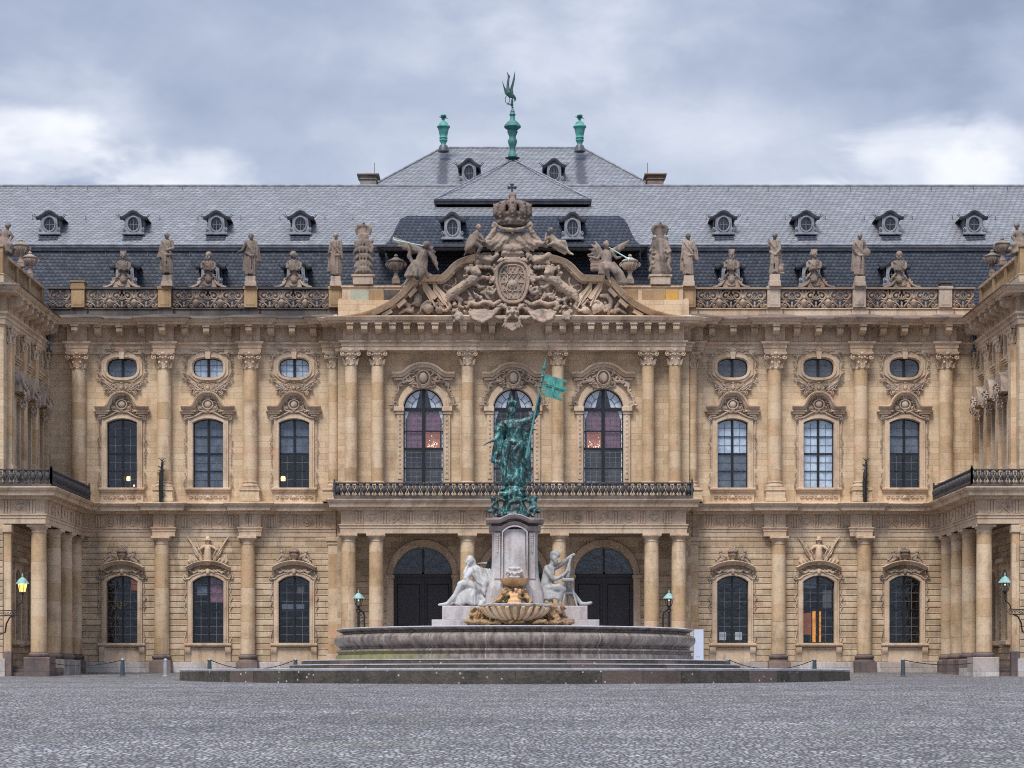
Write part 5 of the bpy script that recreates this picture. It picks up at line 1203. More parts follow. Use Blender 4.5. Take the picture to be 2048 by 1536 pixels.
    f.mb.lathe([(27 * M1, 0), (28 * M1, .1), (26 * M1, .5), (31 * M1, .62), (30 * M1, .8)], f.w((1025, 454, 6)), 24, 1, .75)
    for k in range(9):
        a = 2 * math.pi * (k + .25) / 9; ca, sa = math.cos(a), math.sin(a)
        f.chain([(1025 + 22 * ca, 441, 6 + 18 * sa), (1025 + 33 * ca, 428, 6 + 27 * sa), (1025 + 31 * ca, 416, 6 + 25 * sa), (1025 + 20 * ca, 408, 6 + 16 * sa)], [4, 7, 7.5, 5])
        f.chain([(1025 + 20 * ca, 408, 6 + 16 * sa), (1025 + 8 * ca, 409, 6 + 6 * sa)], [5, 5])
    f.c((1025, 436, 22), (1025, 412, 26), 8.5, 9.5); f.c((1025, 404, 18), (1025, 404, 0), 7, 7); f.e((1025, 394, 6), (8.4, 8.4, 8.4)); f.c((1025, 440, 6), (1025, 410, 6), 13, 10)
    rnd = random.Random(4)
    for k in range(40):
        a = 2 * math.pi * (k % 9 + .25) / 9; f.e((1025 + 38 * math.cos(a), 412 + (k // 9) * 7, 6 + 32 * math.sin(a)), (2.6, 2.2, 2.6))
    c = f.build('crown', M_STAT, gab, .045, 0, .08, .11)
    mb = MB(); x, z = X(1024, YR), Z(386, YR); y = YR - .2
    mb.box(x - .05, x + .05, y - .05, y + .05, z, z + .44); mb.plate([(x - .28, z + .19), (x, z + .24), (x + .28, z + .19), (x + .28, z + .37), (x, z + .32), (x - .28, z + .37)], [], y - .045, y + .045); mb.plate([(x - .1, z + .42), (x + .1, z + .42), (x + .12, z + .52), (x - .12, z + .52)], [], y - .044, y + .044)
    part('crown_cross', mb, M_IRON, gab)
arms()
def trophies():
    for s in (-1, 1):
        mb = MB(); Y = YR; Q = lambda x: 1025 + s * x
        for (tip, b0, b1) in (((181, 556), (163, 606), (150, 596)), ((160, 560), (136, 612), (126, 596))):
            pts = [(Q(tip[0]), tip[1]), (Q(tip[0] - 2), tip[1] + 24), (Q(b0[0]), b0[1]), (Q(b1[0]), b1[1]), (Q(tip[0] - 16), tip[1] + 20)]
            mb.plate([(X(a, Y), Z(b, Y)) for a, b in pts], [], Y - .3, Y + .1)
            mb.tube([(X(Q(tip[0]), Y), Y - .34, Z(tip[1] - 2, Y)), (X(Q(b0[0] - 8), Y), Y - .34, Z(b0[1] + 8, Y))], .05, 5)
            mb.tube([(X(Q(tip[0] - 5), Y), Y - .33, Z(tip[1] + 14, Y)), (X(Q(b0[0] - 5), Y), Y - .36, Z(b0[1] - 6, Y))], .06, 5)
        part('carved_banner', mb, M_TRIM, gab)
        f = F()
        if s < 0: f.e((Q(189), 600, 3), (9, 14.5, 5)); f.e((Q(189), 600, 6), (6, 10, 4))
        else: f.chain([(Q(176), 592, 4), (Q(190), 592, 4), (Q(197), 602, 5), (Q(196), 614, 5), (Q(188), 622, 5)], [4, 5, 5, 4.5, 3])
        f.e((Q(168), 618, 7), (11, 9, 8)); f.chain([(Q(158), 606, 7), (Q(170), 604, 8), (Q(180), 612, 8), (Q(184), 624, 7)], [3, 3.4, 3, 2.4])
        f.chain([(Q(200), 624, 5), (Q(214), 620, 4), (Q(226), 628, 4)], [5, 4, 2.5]); f.c((Q(206), 616, 5), (Q(212), 608, 5), 3, 4)
        f.e((Q(146), 622, 7), (9, 7, 7)); f.c((Q(140), 612, 6), (Q(150), 600, 6), 3.5, 2)
        rnd = random.Random(s + 5)
        for i in range(16): f.e((Q(rnd.uniform(140, 205)), rnd.uniform(606, 628), rnd.uniform(2, 7)), (rnd.uniform(2.4, 5), rnd.uniform(2, 4), 3), rnd.uniform(0, 180))
        for i in range(70):
            x = rnd.uniform(20, 170); y = 530 + x * .5 + rnd.uniform(0, 60)
            if y < 628: f.chain([(Q(x), y, 1), (Q(x + rnd.uniform(-8, 8)), y - rnd.uniform(3, 9), 4), (Q(x + rnd.uniform(-12, 12)), y - rnd.uniform(0, 6), 3)], [1.4, 2.2, 1.2])
        f.build('war_trophy', M_CARV, gab, .045, 0, .09, .11)
trophies()

# statues on the parapet ------------------------------------------------
def standing(px, top, bot, seed, label, flip=1, arms=((-14, 40, 4, -17, 54, 8), (13, 38, 6, 8, 52, 10)), look=20, mat=None, beard=0, extra=None, Y=129.9, group='standing statues along the parapet'):
    """a draped standing figure 100 units tall, feet at bot"""
    k = (bot - top) / 100.0; f = Fig(Y, px, top, k, flip); rnd = random.Random(seed); sway = rnd.uniform(-2.5, 2.5)
    mb = MB(); q = k * f.m
    f.head((sway * .3, 7.5, 2), 6.4, look, 1, beard); f.c((sway * .3, 12, 0), (0, 18, 0), 3, 3.4)
    f.e((0, 26, 0), (10.5, 10, 7)); f.c((-9, 20, 0), (9, 20, 0), 4.3, 4.3); f.c((0, 28, 1), (sway, 44, 1), 8.5, 8); f.e((sway, 47, 1), (10.5, 8.5, 8))
    for s, a in ((-1, arms[0]), (1, arms[1])):
        f.c((s * 10, 21, 0), (a[0], a[1], a[2]), 4, 3.2); f.c((a[0], a[1], a[2]), (a[3], a[4], a[5]), 3.1, 2.2); f.hand((a[3], a[4], a[5]), (a[3] - a[0], a[4] - a[1], 2), 1.7)
    f.c((sway - 4, 50, 3), (sway - 6, 71, 6), 6.4, 4.8); f.c((sway - 6, 71, 6), (-5, 92, 1), 4.8, 3); f.c((sway + 4, 50, 0), (5, 72, 1), 6.4, 4.8); f.c((5, 72, 1), (5, 92, 0), 4.8, 3)
    f.c((-5, 93, 0), (-7, 96, 6), 2.6, 2); f.c((5, 93, 0), (7, 96, 6), 2.6, 2); f.c((sway * .5, 60, -3), (0, 90, -4), 7.6, 8)
    f.folds((sway, 48), 9.5, (0, 92, -1), 11, 9, 1.9, seed, 1.25); f.folds((0, 19), 9, (sway, 47), 8.6, 7, 1.4, seed + 1, 1.2)
    f.chain([(-9, 22, 5), (-2, 34, 9), (8, 46, 8), (12, 56, 3)], [2.2, 2.4, 2.6, 2]); f.chain([(-11, 44, 4), (0, 52, 10), (11, 50, 6)], [2.4, 2.6, 2.4])
    sc = rnd.choice((-1, 1)); f.folds((sc * 9, 22, -4), 4, (sc * 12, 84, -5), 5, 5, 2.4, seed + 2)
    if extra: extra(f)
    f.c((-8, 98.5, 0), (8, 98.5, 0), 3, 3)
    b = f.k * f.m
    o = f.thing('statue', mat or M_STAT, label, 'statue', group, .030, 1, .025, .10)
    mb = MB(); w = 11.5 * M1; x = X(px, Y); zt = Z(bot, Y) + .1; z0 = Z(574, Y)
    mb.bbox(x - w, x + w, Y - w, Y + w * .8, z0 - .0, z0 + (zt - z0) * .45); mb.bbox(x - w * .86, x + w * .86, Y - w * .86, Y + w * .7, z0 + (zt - z0) * .45 + .003, zt, .01)
    part('plinth', mb, M_CARV, o); return o
standing(335, 465, 555, 1, 'weathered statue clutching a cloak, second pier from the left along the left parapet', arms=((-15, 34, 2, -17, 50, 2), (14, 36, 4, 4, 40, 11)), look=40, extra=lambda f: f.folds((-12, 30, -3), 4, (-15, 55, -2), 7, 6, 2.2, 5))
standing(502, 466, 557, 2, 'bearded statue, one arm stretched out, third pier of the left parapet', arms=((-18, 38, 4, -27, 44, 8), (14, 36, 2, 15, 52, 4)), look=25, beard=1, extra=lambda f: f.folds((12, 30, -2), 4, (15, 62, -2), 6, 6, 2.2, 6))
standing(672, 465, 557, 3, 'reddish draped statue beside the eagle trophy on the left', arms=((-13, 36, 3, -16, 46, 5), (12, 38, 4, 14, 56, 6)), look=-10)
standing(1377, 466, 556, 4, 'slim draped statue beside the eagle trophy on the right', arms=((-13, 38, 3, -15, 54, 4), (14, 38, 2, 17, 58, 0)), look=15, extra=lambda f: f.folds((13, 26, -3), 3, (17, 60, -3), 4, 5, 2.4, 7))
standing(1549, 466, 553, 5, 'statue with raised hand and a beast at its feet, second pier of right parapet', arms=((-14, 30, 3, -14, 18, 6), (12, 38, 6, 6, 46, 11)), look=-30, extra=lambda f: (f.e((14, 84, 2), (9, 9, 8)), f.e((18, 76, 4), (5, 5, 5)), f.c((12, 92, 4), (20, 94, 6), 3, 3)))
standing(1719, 466, 557, 6, 'mossy headed statue carrying a round shield, third pier of the right parapet', arms=((-14, 36, 4, -8, 46, 9), (14, 34, 2, 16, 48, 4)), look=-20, extra=lambda f: f.e((16, 44, 4), (8.5, 10, 4)))
def bust(px, top, bot, seed, label, beard=0, look=0, mat=None, crown=False):
    k = (bot - top) / 58.0; Y = 129.95; f = Fig(Y, px, top, k)
    f.head((0, 9, 2), 8, look, 1, beard); f.c((0, 15, 0), (0, 22, 0), 4, 5); f.e((0, 30, 0), (13, 10, 8)); f.c((-11, 26, 0), (11, 26, 0), 4.4, 4.4)
    f.c((-13.5, 28, 0), (-14, 36, 3), 4.4, 3.4); f.c((13.5, 28, 0), (14, 36, 3), 4.4, 3.4); f.folds((0, 21), 11, (0, 42), 10, 11, 1.7, seed, 1.25); f.chain([(-12, 24, 6), (0, 34, 10), (12, 40, 7)], [2, 2.8, 2])
    if crown:
        for i in range(7): f.c((-5.4 + i * 1.8, 3, 3), (-6 + i * 2, -1.5, 3), 2.0, 1.3, 6)
    f.c((0, 38, 0), (0, 46, 0), 8, 4); f.c((-7, 47, 0), (7, 47, 0), 2.4, 2.4); f.c((0, 48, 0), (0, 56, 0), 5, 6); f.c((-9, 58, 0), (9, 58, 0), 3, 3)
    for s in (-1, 1): f.chain([(s * 8, 50, 2), (s * 13, 56, 2), (s * 17, 62, 1)], [2.5, 3, 2])
    f.c((0, 58, 0), (0, 64, 0), 7, 8)
    return f.thing('bust', mat or M_STAT, label, 'bust', 'busts along the parapet', .028, 1, .025, .10)
bust(247, 504, 556, 1, 'leftmost bust on the left parapet, beardless and crowned', look=20, crown=True)
bust(417, 503, 556, 2, 'curly bearded bust above the middle bay of the left parapet', beard=1, look=-10)
bust(588, 502, 556, 3, 'bust looking right above the bay next to the gable, left parapet', look=45)
bust(1463, 501, 555, 4, 'bearded bust above the first bay right of the gable', beard=1.4, look=0, crown=True)
bust(1628, 501, 555, 5, 'crowned bust turned right above the middle bay of the right parapet', look=40, crown=True)
bust(1798, 502, 556, 6, 'rightmost bust on the right parapet, bearded, wearing a wide cape', beard=1, look=-15)

def eagle_trophy(px, label, kind):
    Y = 129.6; f = Fig(Y, px, 0, 1); rnd = random.Random(px)
    f.e((0, 452, 2), (5, 6, 4)); f.c((0, 448, 2), (1, 446, 6), 3, 1.6)
    for s in (-1, 1):
        f.chain([(s * 3, 452, 0), (s * 10, 452, -1), (s * 14, 458, -1), (s * 13, 468, -1)], [3, 4, 4, 2]);
        for i in range(4): f.c((s * (5 + i * 2.6), 454, -1), (s * (6 + i * 2.8), 467 + (i % 2) * 2, -1), 1.8, 1, 6)
    f.c((0, 456, 0), (0, 482, 0), 5, 9)
    if kind == 0:                                    # tiers of leafy trophies
        for j, (y, w) in enumerate(((474, 9), (486, 15), (500, 18), (514, 17), (528, 16), (540, 15))):
            f.e((0, y, 0), (w, 9, 9))
            for i in range(9):
                a = (i - 4) * .36; f.c((math.sin(a) * w * .8, y - 3, math.cos(a) * 9), (math.sin(a) * w * 1.2, y + 7 + rnd.uniform(-2, 2), math.cos(a) * 10), 3, 1.4, 6)
        f.chain([(12, 488, 4), (18, 496, 4), (16, 506, 6)], [3, 4, 3]); f.e((17, 482, 2), (4, 5, 4)); f.e((-15, 485, 2), (4, 4, 4))
    else:                                            # monogram disc between seated putti
        f.c((0, 480, 0), (0, 545, 0), 11, 17); f.e((0, 520, 10), (13, 13, 4)); f.e((0, 520, 12), (9, 9, 4))
        for s in (-1, 1):
            f.e((s * 12, 478, 4), (4.4, 4.6, 4.4)); f.c((s * 12, 484, 3), (s * 14, 495, 4), 5, 6); f.c((s * 14, 495, 5), (s * 20, 504, 8), 4, 3); f.c((s * 9, 486, 6), (s * 5, 494, 8), 2.2, 1.8)
            f.chain([(s * 14, 505, 5), (s * 19, 518, 4), (s * 16, 532, 5), (s * 21, 542, 4)], [5, 4, 4, 3])
        for i in range(24): f.e((rnd.uniform(-15, 15), rnd.uniform(500, 545), 9), (3, 2.4, 3), rnd.uniform(0, 180))
    f.c((-14, 549, 0), (14, 549, 0), 4, 4)
    o = f.thing('eagle_trophy', M_STAT, label, 'sculpture', None, .045, 1)
    mb = MB(); x = X(px, Y); mb.bbox(x - .62, x + .62, Y - .5, Y + .5, Z(571.4, Y), Z(556, Y)); mb.bbox(x - .72, x + .72, Y - .55, Y + .55, Z(555.9, Y), Z(552, Y)); part('plinth', mb, M_CARV, o)
eagle_trophy(727, 'tiered leafy trophy crowned by a black eagle, left of the gable', 0); eagle_trophy(1320, 'monogram disc trophy with putti crowned by a black eagle, right of the gable', 1)
def urn(px, py0, py1, Y, label, mat, group, z0=None):
    s = (py1 - py0) / 46 * Y / K; x, zb = X(px, Y), Z(py1, Y); mb = MB()
    mb.lathe([(6 * s, 0), (7 * s, 1 * s), (6 * s, 4 * s), (4 * s, 8 * s), (3.6 * s, 13 * s), (6 * s, 15 * s), (5 * s, 17 * s), (11 * s, 22 * s), (13.5 * s, 28 * s), (13 * s, 31 * s), (15 * s, 33 * s), (14.5 * s, 35 * s), (8 * s, 38 * s), (5 * s, 40 * s), (3 * s, 41 * s), (4 * s, 43 * s), (2 * s, 46 * s), (.3 * s, 47 * s)], (0, 0, 0), 18)
    mb.box(-7 * s, 7 * s, -7 * s, 7 * s, -(7 * s), 0)
    for k in range(10):
        a = 2 * math.pi * k / 10; mb.tube([(9 * s * math.cos(a), 9 * s * math.sin(a), 19 * s), (13.6 * s * math.cos(a), 13.6 * s * math.sin(a), 25 * s), (13.6 * s * math.cos(a), 13.6 * s * math.sin(a), 30 * s)], 1.5 * s, 5)
    for q in (-1, 1): scroll(mb, q * 15 * s, 27 * s, 0, 4 * s, 1.2, R(90), -q, 1.2 * s)
    o = part('urn', mb, mat, None, T(x, Y, zb)); return tag(o, label, 'urn', group)
urn(792, 509, 560, 129.5, 'lidded stone urn behind the trumpeting angel left of the gable', M_STAT, 'stone urns on the parapet'); urn(1260, 509, 560, 129.5, 'lidded stone urn behind the trumpeting angel right of the gable', M_CARV, 'stone urns on the parapet')

# trumpeting angels and putti on the gable --------------------------------
def wing_feathers(f, root, tips, r):
    for i, t in enumerate(tips): f.c(root, t, r, r * .45, 6); f.c(tuple((a + b) / 2 for a, b in zip(root, t)), t, r * .9, r * .4, 6)
def trumpet(name, a, b, Y, parent):
    f = Fig(Y); mb = MB(); p, q = f.w(a), f.w(b); d = (q - p); pts = [p + d * t for t in (0, .6, .85, .95, 1)]
    mb.tube(pts, [.03, .035, .05, .09, .16], 10); return part(name, mb, simple('pale_verdigris', (.42, .62, .58), .5, 0), parent)
f = Fig(127.5)
f.head((852, 491, 6), 7.2, -50, 1); f.c((851, 498, 4), (849, 503, 3), 3, 3.4); f.c((848, 508, 3), (842, 528, 5), 9.5, 9); f.c((836, 503, 2), (860, 507, 2), 4, 4)
f.chain([(838, 504, 4), (826, 500, 6), (818, 488, 8)], [4, 3.4, 2.4]); f.hand((818, 488, 8), (-2, -6, 1), 1.9)
f.chain([(860, 507, 4), (867, 520, 6), (872, 531, 5)], [3.8, 3.2, 2.2]); f.hand((872, 531, 5), (2, 6, 1), 1.9)
f.e((836, 532, 6), (14, 11, 10)); f.chain([(834, 533, 10), (826, 546, 12), (811, 569, 8)], [8.5, 6, 3]); f.c((811, 569, 8), (804, 574, 10), 2.6, 2)
f.chain([(842, 535, 10), (845, 549, 12), (839, 566, 9)], [7.5, 5, 3]); f.c((839, 566, 9), (842, 571, 12), 2.6, 2)
f.folds((838, 522, 4), 12, (828, 555, 5), 17, 12, 2.4, 2); f.folds((849, 503, 4), 9, (842, 524, 5), 10, 7, 1.6, 4); f.chain([(822, 500, 0), (818, 512, 0), (824, 524, 2)], [4, 5, 4]); f.chain([(853, 520, 6), (850, 540, 8), (856, 556, 5)], [4, 5, 3])
wing_feathers(f, (842, 498, -6), [(786, 473, -10), (790, 482, -10), (797, 490, -9), (806, 496, -9), (816, 500, -8), (824, 505, -8)], 5)
wing_feathers(f, (858, 502, -6), [(858, 487, -8), (866, 491, -10), (870, 502, -10), (872, 514, -10), (875, 526, -10), (876, 538, -9)], 5)
f.c((842, 545, -2), (862, 552, -4), 8, 5)
aL = f.thing('angel_statue', M_STAT, 'winged stone angel blowing a green trumpet, seated left on the gable slope', 'statue', 'trumpeting angels on the gable', .045, 1)
trumpet('trumpet', (847, 494, 12), (786, 483, 16), 127.5, aL)
f = Fig(127.5)
f.head((1213, 492, 6), 7.4, 30, 1); f.c((1213, 484, 4), (1213, 482, 4), 5, 2); f.c((1213, 499, 4), (1213, 503, 3), 3, 3.4); f.c((1213, 508, 3), (1214, 526, 5), 9.5, 9); f.c((1203, 506, 2), (1224, 506, 2), 4, 4)
f.chain([(1203, 507, 4), (1195, 519, 6), (1180, 515, 8)], [4, 3.2, 2.2]); f.hand((1180, 515, 8), (-6, -1, 1), 1.9)
f.chain([(1224, 507, 4), (1233, 518, 8), (1241, 516, 10)], [3.8, 3.2, 2.4]); f.hand((1241, 516, 10), (5, -3, 1), 1.9)
f.e((1213, 531, 6), (13, 9, 10)); f.chain([(1210, 532, 11), (1212, 540, 18), (1218, 562, 10)], [7, 5.4, 3]); f.c((1218, 562, 10), (1221, 568, 14), 2.6, 2)
f.chain([(1218, 532, 10), (1232, 548, 14), (1246, 570, 6)], [7.5, 7, 4]); f.folds((1220, 526, 5), 9, (1244, 568, 4), 9, 9, 2.2, 8, bend=3); f.folds((1213, 503, 4), 9, (1213, 524, 5), 10, 7, 1.5, 9); f.folds((1206, 530, 5), 8, (1206, 550, 5), 9, 6, 2, 3)
wing_feathers(f, (1204, 504, -6), [(1191, 482, -8), (1184, 488, -9), (1179, 497, -9), (1176, 508, -9), (1180, 518, -9)], 5)
wing_feathers(f, (1222, 502, -6), [(1258, 480, -10), (1254, 487, -10), (1248, 494, -9), (1240, 500, -9), (1232, 506, -8)], 5)
for i in range(9): f.e((1186 + (i % 3) * 6, 524 + (i // 3) * 7, 1), (6, 5, 6))
aR = f.thing('angel_statue', M_STAT, 'dark winged stone angel trumpeting down to the right, seated right on the gable slope', 'statue', 'trumpeting angels on the gable', .045, 1)
trumpet('trumpet', (1217, 497, 12), (1258, 522, 14), 127.5, aR)
f = Fig(127.7)
f.head((958, 457, 8), 6.6, 20, 1); f.c((956, 463, 6), (954, 468, 5), 3, 4); f.c((954, 470, 5), (950, 486, 6), 7.6, 8.4); f.chain([(949, 468, 6), (954, 480, 12), (964, 486, 13)], [3.6, 3, 2]); f.hand((964, 486, 13), (5, 2, 1), 1.6)
f.chain([(960, 469, 6), (966, 480, 10), (972, 488, 10)], [3.6, 3, 2]); f.hand((972, 488, 10), (4, 3, 1), 1.6); f.chain([(948, 488, 8), (941, 496, 10), (932, 508, 6)], [6.4, 5, 3]); f.chain([(954, 490, 8), (962, 497, 10), (956, 507, 8)], [6, 4.8, 3])
f.c((932, 508, 6), (929, 512, 9), 2.4, 2); f.folds((946, 470, 0), 6, (940, 502, 0), 9, 8, 2.6, 2); f.c((946, 476, -3), (942, 500, -3), 7, 8); f.e((968, 488, 6), (5, 5, 5))
f.thing('putto_statue', M_STAT, 'reddish stone cherub leaning forward left of the great stone crown', 'statue', 'cherubs beside the stone crown', .04, 1)
f = Fig(127.7)
f.head((1100, 464, 8), 6.8, -25, 1.05); f.c((1101, 470, 6), (1103, 475, 5), 3, 4); f.c((1103, 476, 5), (1112, 487, 6), 7.2, 7.8); f.chain([(1098, 476, 6), (1091, 482, 10), (1092, 472, 12)], [3.4, 2.8, 2]); f.hand((1092, 472, 12), (1, -5, 1), 1.6)
f.chain([(1108, 476, 4), (1106, 488, 11), (1098, 492, 12)], [3.4, 2.8, 2]); f.hand((1098, 492, 12), (-5, 1, 1), 1.6)
f.chain([(1113, 488, 8), (1124, 496, 11), (1140, 508, 8)], [6.4, 4.6, 2.8]); f.c((1140, 508, 8), (1146, 511, 10), 2.4, 1.9); f.chain([(1114, 486, 4), (1128, 486, 8), (1134, 500, 6)], [6.2, 5, 3]); f.chain([(1108, 492, 2), (1120, 500, 2), (1130, 506, 2)], [5, 5, 4])
f.thing('putto_statue', M_CARV, 'stone cherub reclining with legs stretched out right of the great stone crown', 'statue', 'cherubs beside the stone crown', .04, 1)
# ------------------------------------------------------------------ roofs
def poly(mb, pts): return mb.add(pts, [tuple(range(len(pts)))])
def pz(px, py, Y): return (X(px, Y), Y, Z(py, Y))
YE, YR_ = 132.7, 141.0; xw = 62
zE, zR, zB = Z(499, YE), Z(373, YR_), Z(612, 131.0)
mb = MB(); poly(mb, [(-xw, 131.0, zB), (xw, 131.0, zB), (xw, YE, zE), (-xw, YE, zE)]); poly(mb, [(-xw, 131, zB), (-xw, 131, zB - 3), (xw, 131, zB - 3), (xw, 131, zB)])
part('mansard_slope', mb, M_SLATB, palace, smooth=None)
mb = MB(); zE2 = Z(489, YE - .2)
poly(mb, [(-xw, YE - .2, zE2), (xw, YE - .2, zE2), (xw, YR_, zR), (-xw, YR_, zR)]); poly(mb, [(-xw, YR_, zR), (xw, YR_, zR), (xw, YR_ + 9, zE2), (-xw, YR_ + 9, zE2)])
for s in (-1, 1): poly(mb, [(s * xw, YE - .2, zE2), (s * xw, YR_, zR), (s * xw, YR_ + 9, zE2), (s * xw, YR_ + 9, 8), (s * xw, YE - .2, 8)])
poly(mb, [(-xw, YR_ + 9, zE2), (xw, YR_ + 9, zE2), (xw, YR_ + 9, 0), (-xw, YR_ + 9, 0)])
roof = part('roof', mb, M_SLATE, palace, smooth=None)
mb = MB().plan([(-xw, YE), (xw, YE)], [(0, zE - .1), (.12, zE - .1), (.15, zE + .02), (.3, zE + .08), (.32, zE + .2), (.36, zE + .22), (.36, zE2 - .01), (0, zE2 + .12)]); part('eaves_gutter', mb, M_LEAD, roof)
mb = MB().tube([(-xw, YR_, zR + .03), (xw, YR_, zR + .03)], .11, 6); part('ridge_cap', mb, M_LEAD, roof)
mb = MB(); mb.add([(-.015, 0, 0), (.015, 0, 0), (.015, -.05, -.3), (-.015, -.05, -.3), (-.015, -.16, -.3), (.015, -.16, -.3), (.015, -.1, -.05), (-.015, -.1, -.05)], [(0,1,2,3),(3,2,5,4),(4,5,6,7),(7,6,1,0),(0,3,4,7),(1,6,5,2)])
hk = None
def hooks(y, Y, pxs):
    global hk
    for a in pxs:
        M = T(X(a, Y), Y, Z(y, Y) + .3)
        if hk is None: hk = part('roof_hook', mb, M_IRON, roof, M)
        else: copy_tree(hk, roof, M)
sl = lambda py: YE + (YR_ - YE) * (489 - py) / (489 - 373) - .12
hooks(381, sl(381), [56, 112, 175, 238, 300, 365, 430, 492, 550, 612, 672, 1376, 1456, 1536, 1620, 1700, 1778, 1862, 1946, 2014])
hooks(440, sl(440), [66, 172, 320, 396, 482, 560, 650, 706, 1412, 1494, 1570, 1650, 1728, 1824, 1905, 1990]); hooks(513, 132.2, [124, 212, 296, 380, 466, 548, 640, 1432, 1510, 1590, 1676, 1760, 1840, 1930])
# bell-shaped centre roof
def hip(rows, mat, name='roof', parent=palace):
    """rows of (left x px, right x px, py, Y front); the sides run straight back"""
    mb = MB(); vs = []
    for a, b, py, Y in rows: vs.append([pz(a, py, Y), pz(b, py, Y), (X(b, Y), 146, Z(py, Y)), (X(a, Y), 146, Z(py, Y))])
    for p, q in zip(vs, vs[1:]):
        for i, j in ((0, 1), (1, 2), (3, 0)): mb.add([p[i], p[j], q[j], q[i]], [(0, 1, 2, 3)])
    mb.add(vs[-1], [(0, 1, 2, 3)]); return part(name, mb, mat, parent, smooth=None)
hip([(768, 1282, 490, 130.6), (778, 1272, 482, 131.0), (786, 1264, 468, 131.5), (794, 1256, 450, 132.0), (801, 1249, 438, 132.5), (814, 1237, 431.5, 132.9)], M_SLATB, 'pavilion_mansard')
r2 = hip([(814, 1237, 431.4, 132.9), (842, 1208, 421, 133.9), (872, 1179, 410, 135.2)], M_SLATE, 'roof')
mb = MB().plan([(X(766, 130.9), 136), (X(766, 130.9), 130.9), (X(1284, 130.9), 130.9), (X(1284, 130.9), 136)], [(0, Z(499, 130.7)), (.15, Z(499, 130.7)), (.18, Z(495, 130.6)), (.38, Z(494, 130.6)), (.40, Z(489.5, 130.5)), (0, Z(489, 130.5))]); part('eaves_gutter', mb, M_LEADD, r2)
x0, x1 = X(874, 134.6), X(1177, 134.6)
mb = MB().plan([(x0, 144), (x0, 134.6), (x1, 134.6), (x1, 144)], [(0, Z(412, 134.6)), (.0, Z(409, 134.6)), (.1, Z(408.5, 134.6)), (.12, Z(403, 134.5)), (.2, Z(402.5, 134.5)), (.22, Z(398.5, 134.4)), (0, Z(398, 134.4))]); part('roof_fascia', mb, M_LEADD, r2)
mb = MB(); ap = pz(1020, 318, 140.5), pz(1033, 318, 140.5); Yb = 134.38; rows = []
for q, e in ((0, 0), (.3, .27), (.62, .6), (1, 1)):
    Y = Yb + (140.5 - Yb) * q; rows.append((X(870, Yb) + (ap[0][0] - X(870, Yb)) * q, X(1181, Yb) + (ap[1][0] - X(1181, Yb)) * q, Y, Z(398, Yb) + (ap[0][2] - Z(398, Yb)) * e))
for a, b in zip(rows, rows[1:]):
    mb.add([(a[0], a[2], a[3]), (a[1], a[2], a[3]), (b[1], b[2], b[3]), (b[0], b[2], b[3])], [(0, 1, 2, 3)])
    for i in (0, 1): mb.add([(a[i], a[2], a[3]), (b[i], b[2], b[3]), (b[i], 147 - (b[2] - Yb) * .2, b[3]), (a[i], 148, a[3])], [(0, 1, 2, 3)])
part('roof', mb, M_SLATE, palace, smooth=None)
# high hipped roof behind
YB, YT_ = 151.0, 159.0; mb = MB(); A = [pz(a, b, Y) for a, b, Y in ((728, 380, YB), (1322, 380, YB), (1165, 296, YT_), (884, 296, YT_))]
poly(mb, A); zb = A[0][2]
poly(mb, [A[1], (A[1][0], 170, zb), (A[2][0], 164, A[2][2]), A[2]]); poly(mb, [(A[0][0], 170, zb), A[0], A[3], (A[3][0], 164, A[3][2])]); poly(mb, [A[3], A[2], (A[2][0], 164, A[2][2]), (A[3][0], 164, A[3][2])])
for i, j in ((0, 1),): poly(mb, [A[i], A[j], (A[j][0], YB, 20), (A[i][0], YB, 20)])
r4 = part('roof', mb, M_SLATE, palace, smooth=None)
mb = MB()
for a, b in ((A[0], A[3]), (A[1], A[2]), (A[3], A[2])): mb.tube([Vector(a) + Vector((0, -.03, .02)), Vector(b) + Vector((0, -.03, .02))], .08, 6)
for s in (870, 1181): mb.tube([pz(s, 398, Yb), pz(1024 + (s - 1024) * .36, 346, 137.8), pz(1024 + (s > 1024) * 4, 320, 140.3)], .05, 5)
part('ridge_cap', mb, M_LEAD, r4)
# chimneys
def chimney(px, mat, rod):
    Y = 144.0; mb = MB(); s = Y / K; x = X(px, Y); z0, z1 = Z(380, Y), Z(347, Y)
    mb.bbox(x - 16 * s, x + 16 * s, Y, Y + 1.3, z0, z1 - 12 * s, .02); mb.bbox(x - 18 * s, x + 18 * s, Y - .08, Y + 1.4, z1 - 12 * s, z1 - 10 * s); mb.bbox(x - 15.5 * s, x + 15.5 * s, Y + .02, Y + 1.3, z1 - 10 * s, z1 - 4 * s); mb.bbox(x - 22 * s, x + 22 * s, Y - .22, Y + 1.5, z1 - 4 * s, z1, .04)
    c = part('chimney', mb, mat, roof); part('lightning_rod', MB().tube([(X(rod, Y), Y + .5, z1 - .1), (X(rod, Y), Y + .5, Z(322, Y))], .02, 5), M_LEADD, c)
chimney(736, M_CHIMP, 748); chimney(1311, M_CHIM, 1296)
